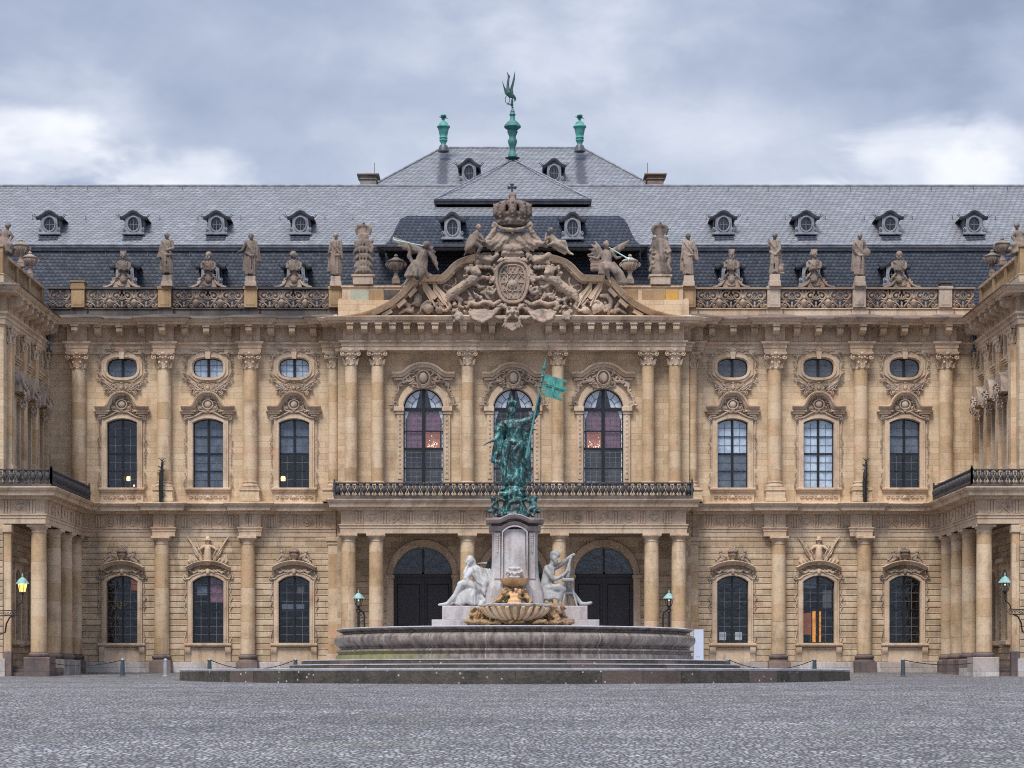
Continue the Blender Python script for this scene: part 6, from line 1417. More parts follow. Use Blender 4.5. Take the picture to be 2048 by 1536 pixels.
# dormers
def dormer(M, w=.68, parent=palace, depth=2.6, lit=None, face=M_LEAD, name='dormer'):
    mb = MB(); h = 1.28; e = oval(.33, .42, 0, .68, 20, 2.0); body = [(-w, .14), (w, .14), (w * .97, .35), (w * .78, .52), (w * .74, 1.05), (w * .80, 1.16), (-w * .80, 1.16), (-w * .74, 1.05), (-w * .78, .52), (-w * .97, .35)]
    mb.plate(body, [e], -.08, .06); mb.bbox(-w - .04, w + .04, -.16, .06, 0, .14, .02)
    mb.tube([(.39 * math.cos(R(a)), -.09, .68 + .49 * math.sin(R(a))) for a in range(0, 361, 20)], .055, 6)
    for s in (-1, 1): scroll(mb, s * w * .86, .34, -.1, .12, 1.2, R(90), -s, .04)
    d = part(name, mb, face, parent, M); mb = MB()
    half = [(-w - .16, 1.10), (-w - .02, 1.10), (-w * .62, 1.26), (-.18, 1.46), (0, 1.50)]; path = half + [(-a, b) for a, b in half[:-1]][::-1]
    mb.mold(path, [(-.12, -.1), (-.12, .12), (-.04, .2), (.06, .22), (.08, -.1)]); mb.plate([(-w * .8, 1.15), (w * .8, 1.15), (w * .5, 1.28), (0, 1.44), (-w * .5, 1.28)], [], -.06, .05)
    mb.add([(a, .0, b + .07) for a, b in path] + [(a, depth, b + .07) for a, b in path], [(i, i + 1, i + 1 + len(path), i + len(path)) for i in range(len(path) - 1)])
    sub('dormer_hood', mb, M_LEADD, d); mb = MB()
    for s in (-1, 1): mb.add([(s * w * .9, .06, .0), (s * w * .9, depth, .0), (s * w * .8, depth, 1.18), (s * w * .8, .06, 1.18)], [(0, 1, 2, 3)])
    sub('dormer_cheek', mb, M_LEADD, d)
    mb = MB(); mb.box(-.02, .02, .0, .03, .28, 1.08); mb.box(-.31, .31, .001, .029, .66, .70); mb.box(-.20, -.185, .002, .02, .35, 1.0); mb.box(.185, .20, .002, .02, .35, 1.0); sub('glazing_bar', mb, M_MUNT, d)
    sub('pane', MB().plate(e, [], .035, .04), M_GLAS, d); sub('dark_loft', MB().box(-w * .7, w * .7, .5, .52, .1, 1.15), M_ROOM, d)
    mb = MB()
    for s in (-1, 1): mb = MB(); mb.tube([(s * (w + .05), -.05, .95), (s * (w + .42), -.1, 1.28)], .02, 4); mb.tube([(s * (w + .05), -.05, .95), (s * (w + .3), -.02, 1.35)], .02, 4); sub('snow_hook', mb, M_IRON, d)
    return d
Yd_ = sl(470) - .25; dz = Z(470, Yd_)
d0 = dormer(T(X(99, Yd_), Yd_, dz)); dn = copy_tree(d0, palace, T(X(905, 130.9), 130.9, Z(480, 130.9), 0, .98, 1.12))
for c in (267, 433, 601, 1447, 1612, 1780, 1948): copy_tree(d0, palace, T(X(c, Yd_), Yd_, dz, 0, 1 if c < 1024 else 1.02))
def wet_patch(d):  # added thin dark sheet stands in for the wet patch below each dormer
    gr = .672; zc = zE2 + gr * (Yd_ - (YE - .2)) - dz; mb = MB(); w = .62
    mb.add([(-w, .25, zc + gr * .25 + .03), (w, .25, zc + gr * .25 + .03), (w * 1.02, -.62, zc - gr * .62 + .03), (-w * .96, -.70, zc - gr * .70 + .03), (-w, .25, zc), (w, .25, zc), (w * 1.02, -.62, zc - gr * .62 - .02), (-w * .96, -.70, zc - gr * .70 - .02)], [(0, 3, 2, 1), (2, 3, 7, 6), (1, 2, 6, 5), (3, 0, 4, 7), (4, 5, 6, 7), (0, 1, 5, 4)])
    sub('dormer_wet_patch', mb, M_SLATB, d)
main_d = [d0]
for o_ in KIDS['palace']:
    if o_.name.startswith('dormer.') and o_ is not dn: main_d.append(o_)
for d_ in main_d[:8]: wet_patch(d_)
for c in (1145,): copy_tree(dn, palace, T(X(c, 130.9), 130.9, Z(480, 130.9), 0, .98, 1.12))
Y4 = 152.2; s4 = 1.16
for c in (938, 1108): copy_tree(dn, palace, T(X(c, Y4), Y4, Z(369, Y4), 0, 1.0, 1.22))
for c, o in ((250, 1), (421, 1), (592, 1), (1461, -1), (1622, -1), (1790, -1)): copy_tree(dn, palace, T(X(c, 131.0), 131.0, Z(573, 131.0), 0, 1.1, 1.1))
# copper finials
def finial(px, Y, pyb, pyt, mat, prf):
    s = Y / K; z0 = Z(pyb, Y); H = (pyb - pyt)
    o = part('finial', MB().lathe([(r * s, h * H * s) for r, h in prf], (0, 0, 0), 18), mat, palace, T(X(px, Y), Y, z0)); return o, s, H
M_COPM = simple('dull_green_copper', (.03, .13, .13), .6, 0, (.08, .25, .225), 2.5)
V = [(6, 0), (7, .03), (5.5, .06), (5, .1), (7, .16), (8.5, .2), (7, .23), (8.8, .27), (7.5, .3), (8, .36), (10, .5), (11, .56), (13.5, .60), (13, .63), (9, .68), (8.5, .72), (6, .76), (2.5, .79), (2, .82), (3, .835), (2, .85), (2, .88), (5, .91), (6.2, .945), (4.5, .98), (1, 1)]
for c in (887, 1159.5):
    o, s, H = finial(c, 156.5, 294, 228, M_COPP, V)
    mb = MB()
    for k in range(6): a = k * math.pi / 3; mb.cap((2 * s * math.cos(a), 2 * s * math.sin(a), .885 * H * s), (9 * s * math.cos(a), 9 * s * math.sin(a), (.92 if k % 2 else .87) * H * s), .06, .02, 5)
    sub('leaf_tuft', mb, M_COPD, o); sub('lead_foot', MB().lathe([(11 * s, -.35), (9.5 * s, -.05), (7.5 * s, .12)], (0, 0, 0), 12), M_LEADD, o)
VC = [(15, -.01), (9, 0), (8.5, .06), (6.5, .1), (5.5, .2), (7.5, .24), (9, .30), (9.5, .33), (7, .38), (6.5, .41), (10, .49), (10.5, .52), (9, .535), (17, .60), (16.5, .63), (11, .70), (7, .72), (5, .76), (4.5, .83), (6.5, .84), (6, .86), (4, .89), (4.5, .905), (4, .92), (1.2, .985), (3, .995), (1, 1.01)]
o, s, H = finial(1025, 140.5, 315, 214, M_COPM, VC)
Y = 140.5
def vane():
    f = lambda px, py, d=0: ((px - 1025) * s, -d * s, (315 - py) * s); mb = MB(); k = 9.0
    q = lambda a, b: (970 + a / 7.68, 130 + b / 7.68)
    def ribbon(pts, r): mb.tube([f(*q(a, b)) for a, b in pts], r, 7, .7)
    ribbon([(418, 655), (425, 560), (425, 400)], .05); ribbon([(340, 110), (358, 160), (362, 200), (350, 300), (352, 400), (365, 430)], [.02, .05, .07, .09, .14, .2])
    ribbon([(385, 190), (365, 170), (372, 150)], [.03, .06, .03]); ribbon([(365, 430), (400, 470), (450, 495), (465, 520), (455, 560)], [.22, .2, .1, .08, .03])
    for pts in ([(355, 420), (300, 330), (262, 235), (285, 350), (305, 440), (330, 465)], [(372, 400), (410, 290), (463, 85), (460, 220), (435, 340), (425, 430), (385, 460)]):
        L = [f(*q(a, b)) for a, b in pts]; mb.plate([(a, c) for a, b, c in L], [], -.05, .05)
    mb.tube([f(*q(345 + 34 * math.cos(R(a)), 530 + 60 * math.sin(R(a)))) for a in range(0, 361, 24)], .025, 5); ribbon([(345, 590), (380, 600), (410, 600)], .03)
    ribbon([(400, 560), (430, 560)], .16); ribbon([(395, 600), (435, 600)], .14)
    for i in range(5): ribbon([(350 + i * 16, 590 + (i % 2) * 8), (335 + i * 17, 620)], .02)
    return mb
sub('weather_vane', vane(), M_COPD, o)

# ------------------------------------------------------------------ side wings and drainpipes
def side_wing(root, s):
    """s=-1 left, +1 right; the court face stands at X = s*29.05"""
    XF = X(93) if s < 0 else X(1953); YF_ = 119.0; e = .004
    def Mw(y, dx=0.0, dz=0.0, sx=1.0): return T(XF + s * dx, y, dz, R(90) * -s, sx)
    # local x of the wall frame: + is away from the palace on the right wing
    def lx(y): return (y - 130) if s < 0 else (130 - y)
    M0 = T(XF, 130, 0, R(90) * -s)
    yw = [127.85, 124.75, 121.85]; mb = MB(); holes = []; a, b = sorted((lx(130.2), lx(YF_ + .6)))
    zm0, zm1 = Z(757), Z(708); hw = .42
    for y in yw:
        holes += [opening(hw, zU0, zUs, zUa, 8, lx(y)), [(lx(y) - .38, Z(752)), (lx(y) + .38, Z(752)), (lx(y) + .38, Z(712)), (lx(y) - .38, Z(712))]]
    zpt = Z(1072)
    mb.plate([(a, zpt), (b, zpt), (b, Z(618)), (a, Z(618))], holes, 0, .5); part('upper_storey_wall', mb, M_STONE, root, M0)
    mb = MB(); mb.plate([(a, -.4), (b, -.4), (b, zpt), (a, zpt)], [opening(.6, zL0, zLs, zLa, 8, lx(y)) for y in yw], 0, .5); part('ground_storey_wall', mb, M_RUST, root, M0)
    mb = MB(); z = .7
    while z < zpt - .4:
        cuts = [a] + sorted(lx(y) + q for y in yw for q in (-.95, .95)) + [b] if zL0 - .3 < z < zLa + .3 else [a, b]
        for p0, p1 in zip(cuts[::2], cuts[1::2]): mb.bbox(p0, p1, -.05, 0, z + .02, z + .355, .018)
        z += .377
    part('rusticated_course', mb, M_RUST, root, M0)
    # outer front-facing wall
    xo0, xo1 = sorted((XF, s * 48.0)); mb = MB(); mb.box(xo0, xo1, YF_ + .012, YF_ + .6, -.5, Z(618)); mb.box(*sorted((s * 47.5, s * 47.99)), YF_ + .6, 150, -.5, Z(618)); part('front_wall', mb, M_STONE, root)
    mb = MB(); z = .7
    while z < zpt - .3:
        x = XF
        if s < 0: mb.bbox(-48, XF - .02, YF_ - .06, YF_, z + .02, z + .355, .018)
        else: mb.bbox(XF + .02, 48, YF_ - .06, YF_, z + .02, z + .355, .018)
        z += .377
    part('rusticated_course', mb, M_RUST, root)
    w0 = None
    for y in yw:
        if w0 is None:
            mb = MB(); op = opening(hw, zU0, zUs, zUa, 8); mb.plate([(-hw - .24, zU0), (hw + .24, zU0), (hw + .24, zUa + .3), (-hw - .24, zUa + .3)], [op], -.16, 0)
            mb.bbox(-hw - .35, hw + .35, -.3, 0, zU0 - .2, zU0 - .002)
            w0 = part('window', mb, M_TRIM, root, Mw(y)); mb = MB(); zc = Z(815)
            mb.plate([(1.0 * math.cos(R(k)), zc - .25 + 1.25 * math.sin(R(k))) for k in range(0, 181, 15)] + [(-.8, zc - .3), (.8, zc - .3)], [], -.6, 0); sub('hood', mb, M_CARV, w0)
            mb = MB(); cartouche(mb, 0, zc - .2, 1.5, 1.1, -.6, 3, .22); cartouche(mb, 0, zc - .9, 1.2, .6, -.35, 4, .2); sub('carved_crest', mb, M_CARV, w0)
            mb = MB(); sash(mb, op, hw, zU0, zUa, [((zU0 + zUa) / 2, .05)], .05); sub('sash', mb, M_SASH, w0); sub('pane', MB().plate(op, [], .25, .255), M_GLAS, w0)
            mb = MB(); mb.plate([(-.55, Z(755)), (.55, Z(755)), (.55, Z(709)), (-.55, Z(709))], [[(-.37, Z(752)), (.37, Z(752)), (.37, Z(712)), (-.37, Z(712))]], -.12, 0)
            for i in range(3): mb.bbox(-.62, .62, -.3 + i * .06, 0, Z(757) - .12 - .13 * i, Z(757) - .01 - .13 * i)
            for q in (-.3, 0, .3):
                for i in range(3): mb.ell((q, -.05, Z(757) - .6 - i * .18), (.05, .05, .09), None, 5, 3)
            w1 = part('mezzanine_window', mb, M_TRIM, root, Mw(y)); sub('pane', MB().box(-.38, .38, .2, .21, Z(752), Z(712)), M_GLAS, w1)
            mb = MB(); op = opening(.6, zL0, zLs, zLa, 8); mb.plate([(-.85, zL0), (.85, zL0), (.85, zLa + .4), (-.85, zLa + .4)], [op], -.18, 0); mb.bbox(-.95, .95, -.32, 0, zL0 - .25, zL0 - .002); mb.bbox(-.95, .95, -.5, 0, Z(1140), Z(1132))
            w2 = part('window', mb, M_TRIM, root, Mw(y)); mb = MB(); sash(mb, op, .6, zL0, zLa, [((zL0 + zLa) / 2, .05)], .05); sub('sash', mb, M_SASH, w2); sub('pane', MB().plate(op, [], .25, .255), M_GLAS, w2)
        else:
            for w_ in (w0, w1, w2): copy_tree(w_, root, Mw(y))
    part('room_wall', MB().box(a, b - .02 if s < 0 else b, 1.0, 1.05, 0, 24) if True else None, M_ROOM, root, M0)
    # pilasters with capitals on the court face
    ys = [129.75, 126.3, 123.3, 120.2]; p0 = None
    for y in ys:
        if p0 is None:
            mb = MB(); mb.bbox(-.36, .36, -.28, 0, Z(963), Z(740), .02); p0 = part('pilaster', mb, M_COLS, root, Mw(y))
            mb = volute_capital(Z(740), Z(708), .38, None, None); mb.v = [(a_, b_ * .45 - .12, c_) for a_, b_, c_ in mb.v]; sub('capital', mb, M_TRIM, p0)
            mb = MB(); mb.bbox(-.46, .46, -.38, 0, Z(975), Z(963.2)); mb.bbox(-.5, .5, -.42, 0, Z(1006), Z(975.2)); sub('column_base', mb, M_TRIM, p0)
        else: copy_tree(p0, root, Mw(y))
    # entablatures run round the corner
    def path(xi, yf, y1): 
        L = [(-47.9, yf), (xi, yf), (xi, y1)] if s < 0 else [(xi, y1), (xi, yf), (47.9, yf)]; return L
    up = [(o, z + e) for o, z in PU]; lo = [(o, z + e) for o, z in PL]
    xi = XF - s * 0.0
    ent('entablature', M_TRIM, up, path(xi, YF_ , 130), root)
    ent('cornice_weathering', M_DARK, [(o, z + e) for o, z in PF], path(xi, YF_, 130), root)
    pxi = XF - s * 2.3; ent('porch_entablature', M_TRIM, lo, path(pxi, YF_ + .1, 130), root)
    x0_, x1_ = sorted((XF, pxi)); mb = MB(); mb.box(x0_ + .0, x1_ - .0, YF_ + .12, 129.99, Z(1072), Z(1006)); part('porch_ceiling', mb, M_SLAB, root)
    frieze(lx(129.5) if s < 0 and False else min(lx(129.6), lx(119.3)), max(lx(129.6), lx(119.3)), -.07, None, root, T(pxi, 130, 0, R(90) * -s), 3)
    frieze(min(pxi, XF) - (.0 if s > 0 else 2), max(pxi, XF) + (2 if s > 0 else 0), YF_ + .03, None, root, None, 9)
    for y in [129.2 - i * 1.32 for i in range(8)]: copy_tree(B0, root, T(XF - s * .06, y, zbk, R(90) * -s))
    for x in (.5, 2.0, 3.5): copy_tree(B0, root, T(XF + s * x, YF_ - .06, zbk))
    # balcony
    bxi = XF - s * 2.85; pth = path(bxi, YF_ - .55, 129.1); zf = PL[-1][1]
    mb = MB(); x0_, x1_ = sorted((XF + s * 19, bxi)); mb.box(x0_, x1_, YF_ - .6, 129.4, zf - .11, zf + .05); part('balcony_floor', mb, M_DARK, root)
    if s < 0: railing([(-34, YF_ - .55), (bxi, YF_ - .55)], zf + .05, 11.55, root); railing([(bxi, YF_ - .55), (bxi, 129.1)], zf + .05, 11.55, root, True)
    else: railing([(bxi, YF_ - .55), (34, YF_ - .55)], zf + .05, 11.55, root); railing([(bxi, 129.1), (bxi, YF_ - .55)], zf + .05, 11.55, root, True)
    # porch columns on their blocks
    for y in (119.75, 123.55, 126.75): copy_tree(D0, root, T(pxi + s * .45, y))
    for y in (129.6,): copy_tree(D0, root, T(pxi + s * .45, y))
    xw0, xw1 = sorted((XF - s * .02, XF - s * .42)); mb = MB().bbox(xw0, xw1, YF_ - .02, YF_ + .35, Z(1308), Z(1090), .01); cp = part('pilaster', mb, M_COLS, root)
    part('capital', MB().bbox(xw0 - .06, xw1 + .06, YF_ - .1, YF_ + .4, Z(1089.9), Z(1076)), M_TRIM, cp); part('column_base', MB().bbox(xw0 - .05, xw1 + .05, YF_ - .08, YF_ + .4, -.6, Z(1308.1)), M_BASE, cp)
    mb = MB(); zp = Z(1318); x0_, x1_ = sorted((pxi - s * .35, pxi + s * 1.15))
    for ya, yb, dz_ in ((118.95, 120.5, 0), (120.55, 122.7, -.6), (122.8, 124.4, -.1), (126, 127.5, -.1)): part('porch_plinth', MB().bbox(x0_, x1_, ya, yb, -.6, zp + dz_, .03), M_PLIN if (s > 0) == (ya < 121) else M_BASE, root)
    mb = MB(); x0_, x1_ = sorted((XF, pxi + s * .5))
    for i in range(4): mb.bbox(x0_ , x1_ - .3, 118.9 + i * .35, 119.4 + i * .35 + (10 if i == 3 else 0), -.6, -.25 + .2 * i, .02)
    part('porch_step', mb, M_BASE, root)
    mb = MB(); mb.bbox(*sorted((XF - s * .12, s * 48)), YF_ - .15, YF_ + .1, -.6, .75, .02); part('plinth', mb, M_PLIN, root)
    # parapet with slim balusters and piers
    z0, z1 = Z(637), Z(575); pb = [(0, z0), (.05, z0), (.05, Z(618)), (.12, Z(617.5)), (.12, Z(615.5)), (-.5, Z(615.5)), (-.5, z0)]
    ent('parapet_base', M_TRIM, [(o, z + e) for o, z in pb], path(XF + s * .1, YF_ + .1, 129.9), root)
    mb = MB(); mb.plan(path(XF + s * .2, YF_ + .2, 130), [(-.3, z1 - .14), (.12, z1 - .14), (.14, z1), (-.32, z1)]); rl = part('parapet_rail', mb, M_TRIM, root)
    bl = None; y = 129.6; zb_ = Z(616); h = z1 - .14 - zb_
    piers = [129.6, 126.1, 123.0]
    while y > 120.6:
        if min(abs(y - p) for p in piers) > .35 and bl: copy_tree(bl, root, T(XF + s * .3, y, zb_))
        elif min(abs(y - p) for p in piers) > .35: bl = part('parapet_baluster', MB().lathe([(.07, 0), (.10, h * .08), (.05, h * .18), (.11, h * .42), (.08, h * .62), (.04, h * .8), (.09, h * .93), (.08, h)], (0, 0, 0), 7), M_PIER, root, T(XF + s * .3, y, zb_))
        y -= .27
    for y in piers: part('parapet_pier', MB().bbox(*sorted((XF + s * .12, XF + s * .55)), y - .25, y + .25, zb_, z1 + .06, .01), M_PIER, root)
    mb = MB()
    x0_, x1_ = sorted((XF + s * .05, XF + s * 2.4)); mb.bbox(x0_, x1_, YF_ + .05, YF_ + 1.4, zb_, z1 + .25, .02); mb.bbox(x0_ - .05, x1_ + .05, YF_ - .02, YF_ + 1.45, z1 + .252, z1 + .42); part('parapet_pier', mb, M_PIER, root); mb = MB()
    x0_, x1_ = sorted((XF + s * 2.6, s * 48)); mb.bbox(x0_, x1_, YF_ + .15, YF_ + .6, zb_, z1, .02); part('parapet_pier', mb, M_PIER, root)
    # drainpipe in the inner corner
    xp = XF - s * .18; pip = MB(); pip.tube([(xp, 129.72, Z(1320)), (xp, 129.72, Z(655))], .10, 8)
    for py in (740, 830, 870, 940, 1010, 1080, 1200): pip.lathe([(.1, 0), (.14, .02), (.14, .1), (.1, .12)], (xp, 129.72, Z(py)), 8)
    pip.lathe([(.1, 0), (.22, .3), (.24, .6)], (xp, 129.72, Z(722)), 8); part('drainpipe', pip, M_LEADD, palace)
side_wing(wingL, -1); side_wing(wingR, 1)
urn(60, 503, 549, 127.8, 'stone urn on the left wing parapet nearer the palace roof', M_STAT, 'stone urns on the parapet'); urn(42, 478, 527, 123.5, 'stone urn on the left wing parapet nearest the corner sculpture', M_STAT, 'stone urns on the parapet')
urn(1984, 500, 546, 127.8, 'stone urn on the right wing parapet nearer the palace roof', M_STAT, 'stone urns on the parapet'); urn(2005, 475, 523, 124.0, 'stone urn on the right wing parapet nearest the corner sculpture', M_STAT, 'stone urns on the parapet')
def corner_group(ox, fl, label):
    f = Fig(119.8, ox, 0, 1.0, fl)
    f.head((5, 452, 4), 6.4, 25, 1.2); f.c((4, 458, 2), (2, 464, 2), 3, 4); f.c((1, 468, 2), (-3, 484, 2), 8, 9); f.chain([(8, 466, 4), (15, 474, 6), (10, 484, 9)], [3.6, 3, 2]); f.hand((10, 484, 9), (-5, 2, 1), 1.7)
    f.chain([(-6, 466, 2), (-16, 470, 4), (-24, 462, 6)], [3.6, 3, 2]); f.hand((-24, 462, 6), (-5, -3, 1), 1.7)
    f.c((-4, 486, 6), (12, 492, 12), 7, 5.4); f.c((12, 492, 12), (8, 506, 10), 5, 3.4); f.c((-8, 488, 4), (-12, 506, 6), 7, 5); f.folds((-3, 480, 3), 11, (-2, 507, 5), 15, 10, 2.4, 3)
    f.chain([(-12, 462, -4), (-26, 452, -6), (-34, 462, -6)], [4, 4, 3]); f.c((-20, 490, 0), (-34, 500, 0), 8, 9); f.folds((-16, 476, -2), 8, (-24, 505, -1), 12, 7, 2.6, 9); f.e((16, 499, 4), (6, 5, 6)); f.c((-36, 509, 0), (18, 509, 0), 3, 3)
    f.thing('sculpture_group', M_STAT, label, 'sculpture', 'corner sculptures on the wing parapets', .05, 1)
corner_group(12, 1, 'seated stone figures on the corner pier of the left wing, at the photo edge'); corner_group(2037, -1, 'seated stone figures on the corner pier of the right wing, at the photo edge')
# spiky iron torches standing on the string cornice
def spiky(px, label):
    mb = MB(); Y = 128.9; x, z0, z1 = X(px, Y), Z(1004, Y), Z(918, Y); rnd = random.Random(px)
    mb.tube([(x, Y, z0), (x - .02, Y, z0 + (z1 - z0) * .35), (x + .03, Y, z0 + (z1 - z0) * .68), (x + .05, Y, z0 + (z1 - z0) * .74), (x + .08, Y, z1 - .3), (x + .06, Y, z1 - .1)], [.12, .13, .14, .09, .08, .03], 8)
    for i in range(70):
        q = rnd.uniform(.02, .93); a = rnd.uniform(0, 6.28); r = .13 * (1.0 if q < .7 else .6); zz = z0 + (z1 - z0) * q; l = rnd.uniform(.08, .2)
        mb.tube([(x + r * .5 * math.cos(a) + .04 * q, Y + r * .5 * math.sin(a), zz), (x + (r + l) * math.cos(a) + .04 * q, Y + (r + l) * math.sin(a), zz + l * .7)], [.025, .006], 4)
    for a in (-.22, 0, .22): mb.tube([(x + .06, Y, z1 - .15), (x + .06 + a * .7, Y, z1 + .06), (x + .06 + a * 1.2, Y, z1 + .02 + (.1 if a == 0 else 0))], [.03, .025, .01], 5)
    o = part('iron_spike_pole', mb, M_IRON); base_origin(o); tag(o, label, 'pole', 'spiky iron poles on the cornice')
spiky(322, 'dark spiky iron pole on the string cornice in the left half of the facade'); spiky(1730, 'dark spiky iron pole on the string cornice in the right half of the facade')
# ------------------------------------------------------------------ fountain
FX, FY = .13, 102.0
fountain = empty('fountain', (FX, FY, gz(86) - .1)); tag(fountain, 'large round stone fountain with stepped plinth, reddish basin, marble pedestal and stained shell bowls', 'fountain')
def ring(name, mat, prf, seg=96, parent=fountain, smooth=35, **k): return part(name, MB().lathe(prf, (FX, FY, 0), seg, **k), mat, parent, smooth=smooth)
zp0 = -.95; zs1 = Z(1336, 85.8); zs2 = Z(1327, 91.2); zs3 = Z(1317.5, 91.7)
ring('plinth_step', M_STEP, [(16.25, zp0), (16.22, zs1 - .10), (16.1, zs1 - .102), (10.4, zs1 - .104)], 128); ring('step_nosing', M_NOSE, [(16.22, zs1 - .098), (16.24, zs1 - .02), (16.2, zs1), (11, zs1)], 128)
ring('upper_step', M_STEP, [(11.0, zs1 - .05), (10.98, zs2 - .04), (10.8, zs2 - .042)], 96); ring('step_nosing', M_NOSE, [(11.0, zs2 - .038), (11.0, zs2 - .01), (10.95, zs2), (9.6, zs2)], 96)
ring('upper_step', M_STEP, [(10.42, zs2 - .05), (10.4, zs3 - .04), (10.3, zs3 - .042)], 96); ring('step_nosing', M_NOSE, [(10.42, zs3 - .038), (10.42, zs3 - .01), (10.38, zs3), (7.6, zs3)], 96)
zb = lambda py: Z(py, 101.3)
BP = [(8.72, zs3 - .02), (8.72, zb(1312)), (8.62, zb(1311)), (8.62, zb(1306)), (8.74, zb(1305)), (8.74, zb(1302.5)), (8.50, zb(1300)), (8.52, zb(1297)), (8.66, zb(1293)), (8.80, zb(1288)), (8.84, zb(1282)), (8.82, zb(1277)), (8.70, zb(1273)), (8.52, zb(1271)), (8.40, zb(1270.5)), (8.40, zb(1267)), (8.5, zb(1266)), (8.66, zb(1263.5)), (8.7, zb(1261.8))]
ring('basin', M_BASIN, BP + [(8.6, zb(1261.7)), (8.1, zb(1263)), (8.0, zb(1290))], 160)
ring('basin_rim', M_NOSE, [(8.1, zb(1262.5)), (8.71, zb(1261.7)), (8.75, zb(1260.5)), (8.73, zb(1259.6)), (8.66, zb(1259)), (8.1, zb(1259))], 160)
zw = zb(1268)
def water_mat():
    m, t = newmat('fountain_water'); t.b.inputs['Base Color'].default_value = (.02, .03, .03, 1); t.b.inputs['Roughness'].default_value = .05; bump(t, t.noise(t.pos, 4, 3, .5), .02); return m
part('water', MB().lathe([(8.05, zw - .02), (8.05, zw)], (FX, FY, 0), 96), water_mat(), fountain)
def fp(px, py, d=0.0): return P(px, py, FY - d)
YM = FY
def fx(px): return X(px, YM)
def fz(py): return Z(py, YM)
# island blocks
mb = MB(); mb.bbox(fx(866), fx(1196), YM - 1.6, YM + 1.6, zw - 1.5, fz(1241), .03); part('island_step', mb, M_MARB, fountain)
for a_, b_ in ((886, 965), (1092, 1173)): part('seat_block', MB().bbox(fx(a_), fx(b_), YM - 1.3, YM + 1.3, fz(1241) + .003, fz(1213.5), .03), M_MARB, fountain)
# pedestal with flaring foot, pilasters and arched cornice
def pedestal():
    mb = MB(); c = 1029.5
    sec = [(1242, 60, 1.3), (1205, 59, 1.3), (1188, 57.5, 1.3), (1172, 52.5, 1.3), (1155, 48, 1.22), (1130, 45.8, 1.18), (1100, 45.2, 1.17), (1070, 45.5, 1.16), (1062, 45.5, 1.16)]
    vs = []; fs = []
    for py, hw, dp in sec:
        h = hw * YM / K; ch = .22
        vs += [(fx(c) + a, YM + b, fz(py)) for a, b in ((-h + .6, -dp), (h - .6, -dp), (h - .55, -dp + .22), (h - .28, -dp + .22), (h - .1, -dp + .32), (h, -dp + .55), (h, dp - ch), (h - ch, dp), (-h + ch, dp), (-h, dp - ch), (-h, -dp + .55), (-h + .1, -dp + .32), (-h + .28, -dp + .22), (-h + .55, -dp + .22))]
    for i in range(len(sec) - 1):
        for k in range(14): fs.append((i*14+k, i*14+(k+1)%14, (i+1)*14+(k+1)%14, (i+1)*14+k))
    fs.append(tuple((len(sec)-1)*14+k for k in range(14))); mb.add(vs, fs); p = part('pedestal', mb, M_MARB, fountain, smooth=25)
    mb = MB(); x0, x1 = fx(c - 23), fx(c + 23); zt = fz(1057); zsp = fz(1068)
    outl = [(x0 - .06, fz(1196)), (x1 + .06, fz(1196)), (x1 + .06, zsp)] + [((x0 + x1) / 2 + a * 1.06, b + .06) for a, b in arc((x1 - x0) / 2, zsp, zt, 10)] + [(x0 - .06, zsp)]
    hole = [(x0, fz(1190)), (x1, fz(1190))] + [((x0 + x1) / 2 + a, b) for a, b in arc((x1 - x0) / 2, zsp, zt, 10)]
    mb.plate(outl, [hole], YM - 1.34, YM - 1.1)
    for s in (-1, 1):
        xc = fx(c + s * 34.5); mb.bbox(xc - .15, xc + .15, YM - 1.08, YM - .8, fz(1160), fz(1068), .02)
        for k in range(8): mb.ell((xc, YM - 1.10, fz(1074 + k * 4.5)), (.09 - k * .006, .05, .07), None, 6, 4)
    part('pedestal_panel', mb, M_MARB, p)
    mb = MB(); hl = [(-57, 1046), (-30, 1046), (-22, 1042), (-12, 1037.5), (0, 1036)]; path = [(fx(c + a), fz(b)) for a, b in hl + [(-a, b) for a, b in hl[:-1]][::-1]]
    mb.mold(path, [(-.1, 0), (-.1, 1.25), (-.05, 1.32), (-.03, 1.48), (.06, 1.55), (.10, 1.5), (.10, 0)], YM)
    mb.mold([(a + (fx(c) - a) * .10, b - .25) for a, b in path], [(-.24, 0), (-.24, 1.12), (-.05, 1.24), (0, 1.24), (.0, 0)], YM)
    x0, x1 = fx(c - 47), fx(c + 47); mb.box(x0, x1, YM - .9, YM + 1.3, fz(1060), fz(1047)); part('pedestal_cornice', mb, M_MARD, p)
    mb = MB(); x0, x1 = fx(c - 44), fx(c + 44); mb.bbox(x0, x1, YM - 1.05, YM + 1.05, fz(1048), fz(1038)); part('plinth_cap', mb, M_BASE, p)
pedestal()
